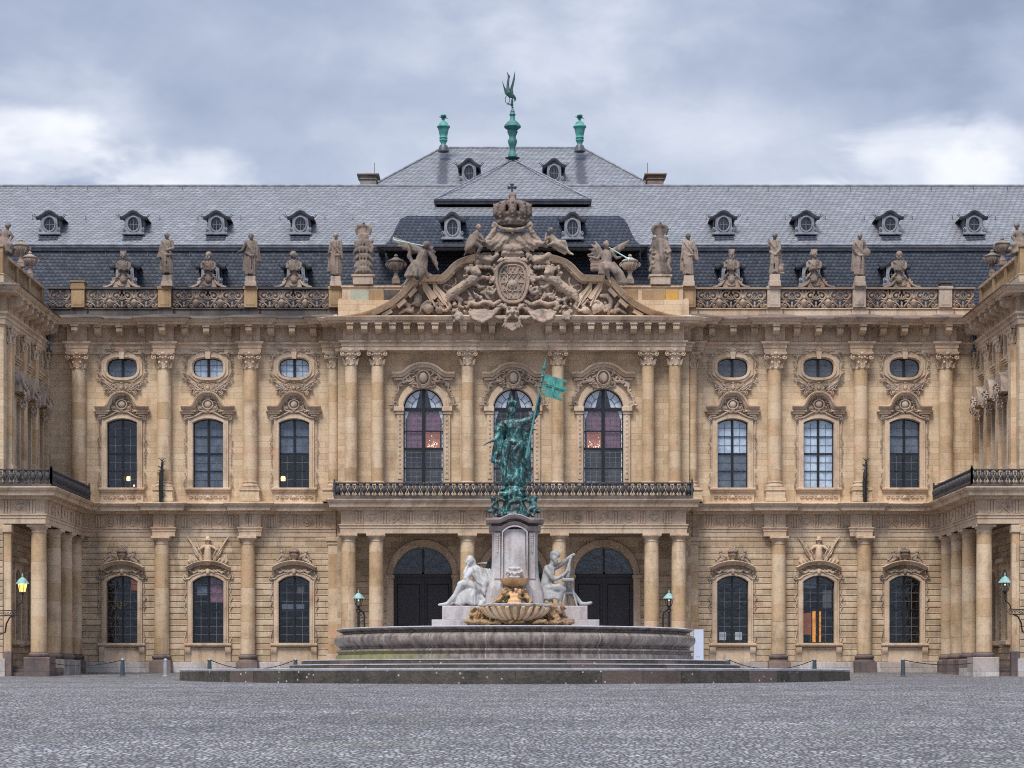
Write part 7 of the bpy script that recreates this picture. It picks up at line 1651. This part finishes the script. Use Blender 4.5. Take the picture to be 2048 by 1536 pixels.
# shell bowls, dolphin mask, rockwork
M_GADR = stone('streaked_shell_marble', (.60, .46, .31), (.50, .21, .04), block=(9, 9), stain=.6, dark=(.14, .07, .02), mortar=0, rough=.45)
def bowl(px, pyt, pyb, hw, Yc, mat, name, lob):
    s = YM / K; H = (pyb - pyt) * s; r = hw * s; mb = MB()
    mb.lathe([(r * .18, 0), (r * .45, H * .08), (r * .72, H * .30), (r * .9, H * .62), (r * .98, H * .85), (r * 1.02, H), (r * .96, H * 1.01), (r * .86, H * .8), (r * .5, H * .5), (.02, H * .4)], (fx(px), Yc, fz(pyb)), 72, 1, .72, lob, .055)
    return part(name, mb, mat, fountain, smooth=60)
bowl(1030, 1213, 1245, 65, YM - 2.1, M_TRAV, 'shell_bowl', 16)
mb = MB(); s_ = YM / K; r_ = 65 * s_; H_ = 32 * s_
for k in range(13):                                  # raised gadroons of the shell
    a_ = math.pi + math.pi * (k + .5) / 13; mb.tube([(fx(1030) + r_ * q * 1.03 * math.cos(a_), YM - 2.1 + r_ * q * 1.03 * .72 * math.sin(a_), fz(1245) + H_ * h) for q, h in ((.3, .04), (.55, .14), (.76, .33), (.92, .62), (1.0, .86))], [.03, .07, .10, .12, .10], 7)
part('bowl_gadroon', mb, M_GADR, fountain)
bowl(1029, 1160, 1176, 29, YM - 1.5, M_TRAV, 'upper_shell_bowl', 10)
mb = MB(); mb.lathe([(65 * YM / K * 1.03, -.05), (65 * YM / K * 1.06, .03), (65 * YM / K * .93, .07)], (fx(1030), YM - 2.1, fz(1214)), 96, 1, .72, 16, .055); part('bowl_rim', mb, M_WHIT, fountain)
f = Fig(YM - 1.55); rnd = random.Random(2)
for i in range(150):
    q = rnd.random(); y = 1178 + 58 * q; w = 20 + 50 * q; f.e((1030 + rnd.uniform(-w, w), y + rnd.uniform(-4, 4), rnd.uniform(-8, 12 * q)), (rnd.uniform(3, 6.5), rnd.uniform(2, 5), rnd.uniform(3, 8)), rnd.uniform(0, 180))
for i in range(120): f.e((1030 + rnd.uniform(-98, 112), 1247 - abs(rnd.gauss(0, 3)), rnd.uniform(0, 50)), (rnd.uniform(4, 10), rnd.uniform(2, 4), rnd.uniform(4, 8)), rnd.uniform(-30, 30))
for i in range(40): f.e((958 + rnd.uniform(-16, 18), 1230 + rnd.uniform(-12, 12), rnd.uniform(0, 16)), (rnd.uniform(5, 10), rnd.uniform(1.6, 3.2), 5), rnd.uniform(30, 80)); f.e((1108 + rnd.uniform(-16, 20), 1226 + rnd.uniform(-14, 15), rnd.uniform(0, 16)), (rnd.uniform(5, 11), rnd.uniform(1.6, 3.2), 5), rnd.uniform(-80, -30))
for i in range(16): f.c((1092 + rnd.uniform(-6, 16), 1205 + i * 2, rnd.uniform(0, 14)), (1096 + rnd.uniform(0, 22), 1215 + i * 1.6, 12), 4, 3, 6)
f.build('rockwork', M_ROCK, fountain, .045, 0, .14, .16)
f = Fig(YM - 2.0); rnd = random.Random(5)
for i in range(26): f.e((1029 + rnd.uniform(-13, 13) * (1 - i / 50), 1180 + i * 1.0, rnd.uniform(2, 10)), (rnd.uniform(2.5, 5), rnd.uniform(2, 4), 4), rnd.uniform(0, 180))
f.e((1029, 1202, 8), (14, 6, 9)); f.e((1029, 1209, 10), (20, 4, 10)); f.c((1012, 1211, 14), (1046, 1211, 14), 2.4, 2.4)
f.build('carved_shells', M_TRAV, fountain, .045, 1)
f = Fig(YM - 1.3)
f.e((1029, 1149, 6), (9, 5.5, 8)); f.c((1020, 1155, 10), (1038, 1155, 10), 2.6, 2.6)
for s in (-1, 1): f.e((1029 + s * 5, 1146, 12), (2.2, 1.6, 2)); f.chain([(1029 + s * 9, 1146, 6), (1029 + s * 15, 1143, 6), (1029 + s * 17, 1150, 5)], [3, 3, 1.6]); f.chain([(1029 + s * 3, 1139, 6), (1029 + s * 10, 1136, 5), (1029 + s * 14, 1140, 4)], [3, 3, 2])
f.e((1029, 1137, 6), (5, 4, 4)); f.build('dolphin_mask', M_MARB, fountain, .035, 1)
mb = MB()
for i in range(7): mb.ell((fx(1003 + i * 2.2), YM - 2.0, fz(1203 - (i % 3) * 3)), (.07, .07, .08), None, 6, 4)
o = part('moss_tuft', mb, M_MOSS, fountain)

# bronze base group and the standing figure -----------------------------------
f = Fig(YM); rnd = random.Random(12)
f.c((1028, 1012, 0), (1028, 1032, 0), 24, 32); f.c((1028, 985, 0), (1028, 1008, 0), 25, 22)
for s in (-1, 1):
    Q = lambda x: 1028 + s * x
    f.head((Q(42), 998, 14), 5.4, -s * 30, 1); f.c((Q(40), 1003, 12), (Q(34), 1017, 12), 6, 7); f.chain([(Q(40), 1006, 16), (Q(44), 1014, 18), (Q(34), 1019, 20)], [3, 2.6, 2]); f.chain([(Q(36), 1004, 14), (Q(26), 999, 18), (Q(20), 1002, 20)], [3, 2.4, 1.8])
    f.hand((Q(20), 1002, 20), (-s * 4, 1, 1), 1.5); f.hand((Q(34), 1019, 20), (-s * 4, 1, 1), 1.5)
    f.chain([(Q(33), 1018, 14), (Q(42), 1024, 18), (Q(36), 1034, 18)], [5.5, 4, 2.6]); f.chain([(Q(28), 1020, 16), (Q(30), 1030, 20), (Q(24), 1036, 20)], [5, 3.8, 2.4])
    f.e((Q(45), 1022, 8), (7, 6, 6)); f.e((Q(50), 1024, 12), (4, 4, 4))
f.chain([(1006, 1036, 24), (1012, 1022, 25), (1020, 1006, 25), (1040, 1004, 25), (1046, 1018, 25), (1054, 1036, 24)], [3, 3, 3, 3, 3, 3]); f.e((1031, 1022, 22), (16, 15, 6)); f.folds((1030, 1008, 6), 14, (1031, 1036, 6), 24, 9, 2.6, 3)
f.c((996, 1001, 10), (1060, 1001, 10), 3.4, 3.4); f.c((1002, 989, 18), (1052, 991, 18), 5, 5)
for i in range(44): f.e((1028 + rnd.uniform(-28, 28), rnd.uniform(974, 1004), rnd.uniform(4, 24)), (rnd.uniform(3, 7), rnd.uniform(2, 5), rnd.uniform(3, 6)), rnd.uniform(0, 180))
for i in range(20): f.e((1028 + rnd.uniform(-44, 44), rnd.uniform(1026, 1038), rnd.uniform(8, 26)), (rnd.uniform(3, 6), rnd.uniform(2, 4), 4))
f.thing('bronze_base_group', M_BRON, 'dark green bronze base with cherubs between the pedestal and the standing bronze woman', 'sculpture', None, .045, 1, .03, .15)
f = Fig(YM); rnd = random.Random(21)
f.head((1023.5, 823, 4), 9.0, -10, 1.0); f.c((1024, 832, 2), (1027, 843, 1), 4.8, 5.4); f.e((1021, 829, -2), (8, 8, 6))
# crown of rounded hoops
for k in range(8):
    a = 2 * math.pi * k / 8; f.e((1024 + 7 * math.cos(a), 806.5, 2 + 7 * math.sin(a)), (4.4, 4.6, 4.4))
f.c((1024, 813, 2), (1024, 811, 2), 9, 9.5); f.e((1024, 800, 2), (3.6, 3.6, 3.6)); f.c((1024, 798, 2), (1024, 791, 2), 1.4, 1.1, 6); f.c((1021, 794, 2), (1027, 794, 2), 1, 1, 6)
f.c((1008, 848, 1), (1046, 845, 1), 8, 8); f.e((1028, 856, 3), (17, 14, 11)); f.e((1020, 861, 10), (6.5, 6, 6)); f.e((1037, 859, 10), (6.5, 6, 6))
f.c((1028, 858, 2), (1029, 880, 3), 15, 14.5); f.e((1029, 888, 3), (18, 14, 14))
f.chain([(1046, 845, 1), (1064, 838, 4), (1074, 825, 6), (1077, 806, 8)], [8, 7, 5.6, 3.6]); f.folds((1052, 842, 2), 6, (1062, 846, 2), 8, 6, 2.2, 4)
for i in range(4): f.c((1075 + i * .4, 797 + i * 2.3, 13), (1081 + i * .2, 798 + i * 2.3, 11), 1.5, 1.3, 6); f.c((1081 + i * .2, 798 + i * 2.3, 11), (1081, 799 + i * 2.3, 6), 1.3, 1.1, 6)
f.c((1077, 806, 8), (1078, 799, 9), 3.6, 3.8); f.c((1075, 804, 9), (1079, 796, 13), 1.6, 1.3, 6)
f.chain([(1006, 850, 2), (997, 868, 4), (990, 880, 8)], [8, 5.6, 3.4]); f.hand((989, 881, 9), (-9, 4, 2), 2.9, .5); f.chain([(988, 881, 10), (978, 886, 13), (967, 892, 14)], [1.8, 2.2, 1.6])
f.folds((1006, 846, 0), 10, (1000, 862, 2), 9, 8, 2.4, 6); f.folds((1014, 842, 4), 12, (1022, 856, 6), 14, 8, 1.8, 7)
f.c((1018, 890, 6), (1012, 924, 8), 13, 11); f.c((1012, 924, 8), (1020, 965, 2), 11, 10); f.c((1038, 890, 8), (1034, 925, 16), 12, 9.5); f.c((1034, 925, 16), (1040, 962, 4), 9.5, 8); f.c((1028, 900, 0), (1028, 968, 0), 17, 22)
f.folds((1028, 882, 2), 15, (1028, 968, 2), 24, 16, 3.0, 8); f.folds((1028, 850, 2), 13, (1030, 884, 3), 14, 9, 2.0, 9)
f.chain([(1018, 884, 15), (1032, 886, 18), (1046, 890, 14), (1050, 900, 10)], [3.6, 4, 3.6, 3]); f.chain([(1040, 888, 16), (1028, 902, 22), (1024, 918, 22), (1040, 926, 20), (1050, 932, 14)], [4, 5, 4, 4, 3])
f.chain([(1006, 900, 12), (1008, 930, 17), (1020, 950, 17), (1040, 970, 15), (1050, 978, 12)], [3, 4, 4.4, 4, 3]); f.chain([(1026, 926, 18), (1042, 940, 17), (1056, 950, 10)], [4, 4, 3])
f.c((1006, 858, -8), (994, 912, -8), 9, 9); f.folds((1004, 862, -8), 9, (994, 922, -8), 9, 9, 3.2, 10, .8); f.chain([(994, 908, -4), (990, 922, -3), (1004, 930, 0), (1012, 950, 0)], [7, 6, 6, 5]); f.c((1044, 860, -8), (1052, 930, -8), 8, 10); f.folds((1050, 866, -8), 6, (1054, 950, -6), 8, 6, 2.8, 11)
f.c((1052, 946, -2), (1056, 958, 0), 6, 4); f.c((1060, 858, -4), (1071, 859, -4), 3, 1.4); f.c((1012, 974, 8), (1004, 980, 14), 5, 4)
frank = f.thing('bronze_statue', M_BRON, 'crowned robed bronze woman holding up a notched banner on top of the fountain', 'statue', None, .04, 1, .035, .14)
mb = MB(); a, b = Fig(YM).w((1052, 919, 20)), Fig(YM).w((1087.5, 740, 12)); d = b - a
mb.tube([a + d * t for t in (0, .02, .05, .5, 1)], [.07, .09, .06, .05, .045], 9); c_ = b + d.normalized() * .05
mb.tube([b + d.normalized() * t for t in (-.05, .0, .08, .14, .2, .3, .55)], [.045, .09, .10, .045, .06, .04, .005], 9)
for t in (.80, .86, .92): q = a + d * t; mb.ell(q, (.1, .1, .06), None, 7, 4)
pole = part('banner_pole', mb, M_COPM, frank)
def flag():
    Yf = YM - .3; o = lambda a, b: (X(940 + a / 4.518, Yf), Z(720 + b / 4.518, Yf))
    outl = [(676, 125), (700, 135), (780, 155), (880, 175), (872, 198), (832, 190), (828, 225), (870, 238), (858, 298), (812, 288), (806, 332), (842, 344), (836, 366), (640, 310), (644, 290), (672, 305), (682, 265), (650, 245), (656, 226), (684, 226), (694, 200), (666, 188)]
    mb = MB(); mb.plate([o(*p) for p in outl], [], Yf - .04, Yf + .04)
    for p, q in (((765, 150), (735, 340)), ((690, 215), (850, 262)), ((775, 152), (745, 342)), ((690, 228), (848, 272))): (x0, z0), (x1, z1) = o(*p), o(*q); mb.tube([(x0, Yf - .05, z0), (x1, Yf - .05, z1)], .035, 5)
    v = [Vector(p) for p in mb.v]; mb.v = [(p.x, p.y + .25 * (p.x - v[0].x), p.z) for p in v]
    return part('banner', mb, M_FLAG, frank, smooth=30)
flag()

# seated marble figures --------------------------------------------------------
f = Fig(YM - .35, 995 - 1.05 * 995, 1213 - 1.05 * 1213, 1.05)
f.head((942, 1127, 6), 8.2, -62, 1.1, .5); f.c((945, 1133, 4), (952, 1139, 2), 5, 6); f.c((955, 1146, 2), (968, 1172, 3), 12, 14); f.c((944, 1145, 8), (962, 1143, -4), 7, 7)
f.chain([(946, 1147, 12), (935, 1160, 16), (938, 1164, 17)], [6.4, 5.2, 4.6]); f.chain([(938, 1165, 17), (933, 1150, 14), (936, 1141, 11)], [4.8, 3.8, 3]); f.hand((936, 1142, 11), (2, -6, 1), 2.4, .5)
f.chain([(962, 1148, 4), (972, 1168, 14), (970, 1186, 16)], [6.5, 5.6, 3.6]); f.hand((970, 1186, 16), (1, 7, 1), 2.5, .4)
f.e((966, 1182, 2), (17, 14, 14)); f.chain([(962, 1180, 9), (936, 1170, 14), (926, 1172, 14)], [10, 9, 8]); f.chain([(926, 1174, 14), (916, 1192, 12), (903, 1205, 10)], [8, 6, 4.4]); f.chain([(903, 1206, 10), (896, 1209, 10), (884, 1210, 10)], [4, 3.6, 2.4])
f.chain([(960, 1184, -2), (936, 1180, -4), (926, 1184, -4)], [10, 9, 7.6]); f.chain([(926, 1184, -4), (920, 1198, -3), (914, 1207, -3)], [7, 5.4, 4]); f.chain([(914, 1207, -3), (904, 1210, -2), (895, 1211, -2)], [4, 3.4, 2.4])
f.folds((948, 1176, 6), 14, (938, 1208, 4), 24, 14, 2.8, 3, 1, -4); f.folds((960, 1140, 2), 11, (974, 1180, 3), 14, 10, 2.4, 4); f.chain([(958, 1138, 8), (948, 1150, 14), (958, 1168, 17), (972, 1176, 16)], [2.4, 3, 3, 2.6])
f.c((974, 1150, -6), (982, 1188, -6), 9, 9); f.folds((972, 1142, -4), 8, (984, 1206, 0), 12, 9, 3, 6, 1, 4); f.chain([(958, 1186, 8), (970, 1202, 10), (960, 1216, 14), (950, 1222, 14)], [5, 6, 5, 3]); f.c((960, 1200, 2), (990, 1208, 2), 9, 7)
f.c((930, 1203, 0), (962, 1207, 0), 9, 10); f.c((958, 1131, -2), (974, 1130, -4), 1.7, 2.2, 6); f.chain([(940, 1118, 6), (946, 1119, 8), (951, 1126, 6), (953, 1136, 4)], [2.4, 2.6, 2.8, 3])
f.thing('seated_statue', M_WHIT, 'white marble seated man in a cloak, chin resting on his hand, left of the pedestal', 'statue', 'seated marble statues on the fountain', .035, 1)
f = Fig(YM - .3, 1085 - 1.03 * 1085, 1213 - 1.03 * 1213, 1.03)
f.head((1108, 1121, 6), 8.0, 62, .8, 1.5); f.c((1106, 1112.5, 4), (1114, 1113, 6), 7, 6.4); f.e((1109, 1110, 4), (9.5, 5.5, 8)); f.c((1104, 1128, 4), (1101, 1137, 3), 5, 6)
f.c((1098, 1143, 3), (1093, 1170, 4), 12, 12.5); f.c((1094, 1139, 8), (1106, 1138, -4), 6.6, 6.6)
f.chain([(1107, 1138, -4), (1122, 1131, -2), (1130, 1124, 2), (1142, 1114, 4)], [6, 5.2, 4.6, 3]); f.hand((1142, 1113, 4), (8, -1, 2), 2.5, .3)
f.chain([(1094, 1144, 12), (1106, 1160, 18), (1112, 1160, 18)], [6.4, 5.2, 4.6]); f.chain([(1110, 1161, 18), (1122, 1155, 15), (1131, 1147, 12)], [4.6, 3.8, 2.8]); f.hand((1131, 1147, 12), (4, -6, 0), 2.3, .6)
f.e((1094, 1180, 3), (14, 13, 13)); f.chain([(1098, 1178, 10), (1118, 1176, 14), (1124, 1180, 14)], [10, 9, 8]); f.chain([(1124, 1180, 14), (1119, 1194, 13), (1118, 1208, 12)], [7.6, 6, 4.4]); f.chain([(1118, 1209, 13), (1124, 1211, 15)], [4, 3])
f.chain([(1100, 1182, -4), (1126, 1180, -6), (1140, 1184, -4)], [9.5, 8.5, 7]); f.chain([(1140, 1184, -4), (1150, 1196, -2), (1160, 1207, 2)], [6.5, 5.2, 3.8]); f.chain([(1160, 1208, 2), (1170, 1208, 4), (1179, 1206, 5)], [4.4, 3.6, 3.2])
f.folds((1094, 1172, 4), 12, (1104, 1198, 6), 18, 12, 2.4, 3, 1, 2); f.folds((1099, 1138, 3), 11, (1094, 1170, 4), 12, 8, 1.6, 5); f.chain([(1082, 1172, 8), (1094, 1176, 14), (1106, 1176, 14)], [2.4, 2.6, 2.4]); f.c((1090, 1194, 0), (1096, 1212, 2), 9, 12); f.folds((1088, 1182, 0), 10, (1092, 1214, 2), 13, 9, 2.6, 8)
f.thing('seated_statue', M_WHIT, 'white marble bearded craftsman in a cap carving a figurine, seated right of the pedestal', 'statue', 'seated marble statues on the fountain', .035, 1)
f = Fig(YM - .3); f.c((1126, 1160, 6), (1146, 1160, 6), 2.6, 2.6); f.mb.bbox(X(1124, YM - .3), X(1147, YM - .3), YM - 1.0, YM - .3, Z(1164, YM), Z(1158, YM), .02)
for a, b, d0, d1 in ((1131, 1126, 14, 18), (1141, 1153, 14, 18), (1134, 1138, 2, -2)): f.c((a, 1164, d0), (b, 1212, d1), 2.1, 2.1, 6)
f.c((1130, 1187, 15), (1146, 1187, 15), 1.5, 1.5, 6)
st = f.plain('carving_stool', M_WHIT, None); base_origin(st); tag(st, 'three legged marble carving stand in front of the seated craftsman', 'stand')
f = Fig(YM - .3); f.chain([(1131, 1156, 8), (1133, 1146, 8), (1137, 1132, 7), (1141, 1118, 6)], [4, 3.6, 3.4, 2.6]); f.head((1142, 1116, 6), 3.2, -20, .6); f.folds((1138, 1128, 7), 2.6, (1133, 1156, 8), 5, 6, .9, 2)
f.thing('carved_figurine', M_WHIT, 'slender half carved marble figurine standing on the three legged carving stand', 'figurine', None, .03, 1)

# ------------------------------------------------------------------ street furniture
def lantern(M, name, label, lit, group=None, parent=None, sc=1.0):
    """hexagonal lantern, origin at its foot"""
    def hexa(mb, prf, c=(0, 0, 0)): return mb.lathe([(r * sc, z * sc) for r, z in prf], c, 6)
    mb = MB(); hexa(mb, [(.02, 0), (.09, .03), (.05, .08), (.15, .12), (.165, .16)]); 
    for k in range(6):
        a = math.pi / 3 * k; mb.tube([(.16 * sc * math.cos(a), .16 * sc * math.sin(a), .15 * sc), (.27 * sc * math.cos(a), .27 * sc * math.sin(a), .62 * sc)], .018 * sc, 4)
    o = part(name, mb, M_IRON, parent, M); mb = MB(); hexa(mb, [(.36, .60), (.33, .66), (.20, .84), (.10, .92), (.03, .96), (.05, 1.02), (.01, 1.16)]); sub('lantern_roof', mb, M_CAPC, o)
    mb = MB(); hexa(mb, [(.15, .155), (.255, .61)]); sub('lantern_glass', mb, M_LANT if lit else M_GLAS, o)
    mb = MB(); mb.ell((0, 0, .5 * sc), (.04 * sc, .04 * sc, .05 * sc)); sub('bulb', mb, M_LAMP if lit else M_LAMPD, o)
    if label: tag(o, label, 'lamp', group)
    return o
M_CAPC = simple('pale_green_copper', (.30, .50, .47), .6, 0, (.16, .34, .33), 5)
for px, lab in ((717, 'lamp post left of the fountain, green roofed lantern before the porch columns'), (1338, 'lamp post right of the fountain, green roofed lantern before the porch columns')):
    Y = 121.5; x = X(px, Y); g = gz(Y); root = empty('street_lamp', (x, Y, g)); tag(root, lab, 'street lamp', 'lamp posts flanking the fountain')
    zt = Z(1216, Y); mb = MB(); s = 1 if px < 1024 else -1
    mb.lathe([(.2, g), (.2, g + .3), (.13, g + .4), (.10, g + .5), (.075, g + 1.2), (.07, zt - .25), (.12, zt - .2), (.08, zt - .12), (.13, zt - .06), (.05, zt)], (x, Y, 0), 10); part('post', mb, M_IRON, root)
    mb = MB(); x2 = x + s * .34; mb.tube([(x2, Y + .1, g), (x2, Y + .1, zt - .45), (x2 - s * .05, Y + .05, zt - .25), (x + s * .02, Y, zt - .12)], .05, 6); mb.tube([(x, Y, zt - .9), (x2, Y + .1, zt - .7)], .03, 5); mb.tube([(x - .22, Y, zt - .12), (x + .22, Y, zt - .12)], .02, 5)
    scroll(mb, x + s * .17, zt - .4, Y, .12, 1.2, 0, s, .02); part('bracket_arm', mb, M_IRON, root)
    lantern(T(x, Y, zt - .02), 'lantern', None, False, None, root, .95)
def wall_lamp(px, py, s, lab, lit):
    Y = 116.6; x = X(px, Y); zf = Z(py, Y); root = empty('wall_lamp', (x, Y, zf)); tag(root, lab, 'wall lamp', 'wall lamps on the side wings')
    mb = MB(); xe = x + s * 2.2; Ye = 118.85
    q = lambda a, z: (x + s * a, Y + (Ye - Y) * min(1, a / 2.2), z)
    mb.tube([(x, Y, zf), (x, Y, zf - .3), q(.06, zf - .45), q(.28, zf - .55), q(.42, zf - .7), q(.42, zf - .85)], .035, 6)
    for dz in (-.86, -1.14): mb.tube([q(.3, zf + dz), q(2.2, zf + dz)], .03, 6)
    for a in (.3, .55, .8, 1.05, 1.3): scroll(mb, x + s * a, zf - 1.0, Y + (Ye - Y) * a / 2.2, .11, 1.2, 0, s, .018)
    mb.tube([q(.6, zf - 1.15), q(.95, zf - 1.25), q(1.2, zf - 1.6), q(1.3, zf - 2.1)], .045, 6); mb.tube([q(2.15, zf - .4), q(2.15, zf - 2.4)], .05, 6); mb.tube([q(1.3, zf - 2.1), q(2.15, zf - 2.3)], .035, 6); part('bracket_arm', mb, M_IRON, root)
    lantern(T(x, Y, zf - .03), 'lantern', None, lit, None, root, 1.05)
wall_lamp(45, 1189, -1, 'lit amber lantern on a wrought iron bracket at the left edge', True); wall_lamp(2010, 1187, 1, 'unlit lantern on a wrought iron bracket at the right edge', False)
boll = None; BY = 119.2; tops = {}
def bollard(px, lab, mat, grp, Y=BY, hp=None):
    global boll
    g = gz(Y); x = X(px, Y); s = Y / K; H = 36 * s
    if boll is None or mat is not M_BOLL:
        o = part('bollard', MB().lathe([(.16, -.1), (.16, H * .05), (.13, H * .08), (.125, H * .5), (.105, H * .86), (.13, H * .88), (.12, H * .92), (.08, H * .97), (.02, H)], (0, 0, 0), 14), mat, None, T(x, Y, g))
        sub('bollard_cap', MB().lathe([(.115, H * .915), (.10, H * .95), (.06, H * .985), (.005, H * 1.01)], (0, 0, .004), 12), M_BOLLP, o)
        if mat is M_BOLL: boll = o
    else: o = copy_tree(boll, None, T(x, Y, g))
    tag(o, lab, 'bollard', grp); tops[px] = (x, Y, g + H * .93)
G = 'grey green bollards along the palace front'
for px, lab in ((74, 'leftmost grey green bollard in front of the left wing porch'), (245, 'second grey green bollard from the left, below the first big window'), (419, 'grey green bollard just left of the fountain plinth steps, second window'), (591, 'grey green bollard peeping over the left end of the fountain steps'), (1457, 'grey green bollard peeping over the right end of the fountain steps'), (1629, 'grey green bollard in front of the lit window, above the plinth'), (1806, 'grey green bollard right of the fountain plinth, below the last big window'), (1978, 'rightmost grey green bollard in front of the right wing porch')): bollard(px, lab, M_BOLL, G)
bollard(331, 'pale grey bollard left of the fountain, the only light one', M_BOLLP, None)
for a, b, sag, lab in ((74, 245, .35, 'sagging chain between the two leftmost bollards'), (419, 591, .55, 'sagging chain left of the fountain behind its steps'), (1457, 1629, .55, 'sagging chain right of the fountain behind its steps'), (1806, 1978, .3, 'chain between the two rightmost bollards')):
    p, q = Vector(tops[a]), Vector(tops[b]); mb = MB(); n = 46
    for i in range(n):
        f0, f1 = i / n, (i + 1.25) / n; A_ = p.lerp(q, f0) - Vector((0, 0, sag * 4 * f0 * (1 - f0))); B_ = p.lerp(q, min(1, f1)) - Vector((0, 0, sag * 4 * min(1, f1) * (1 - min(1, f1))))
        mb.tube([A_, B_], .028 if i % 2 else .02, 5)
    o = part('chain', mb, M_IRON); base_origin(o); tag(o, lab, 'chain', 'chains hung between the bollards')
def info_pillar():
    Y = 113.0; s = Y / K; x0, x1 = X(1388, Y), X(1407, Y); g = gz(Y); z1 = Z(1259, Y)
    o = part('info_pillar', MB().bbox(x0, x1, Y - .06, Y + .06, g, z1, .01), M_SIGN); base_origin(o); tag(o, 'tall narrow pale blue grey information panel right of the fountain basin', 'sign')
    mb = MB()
    for px, w in ((1393, 1.6), (1396, .7), (1398.5, 1.0)): mb.box(X(px, Y), X(px + w, Y), Y - .07, Y - .06, Z(1314.5, Y), Z(1312.5, Y))
    part('print', mb, M_TEXT, o)
    mb = MB(); xb = X(1386.6, Y); mb.box(xb - .16, xb + .02, Y + .05, Y + .09, g, z1 - .05); part('back_panel', mb, M_PLIN, o)
info_pillar()
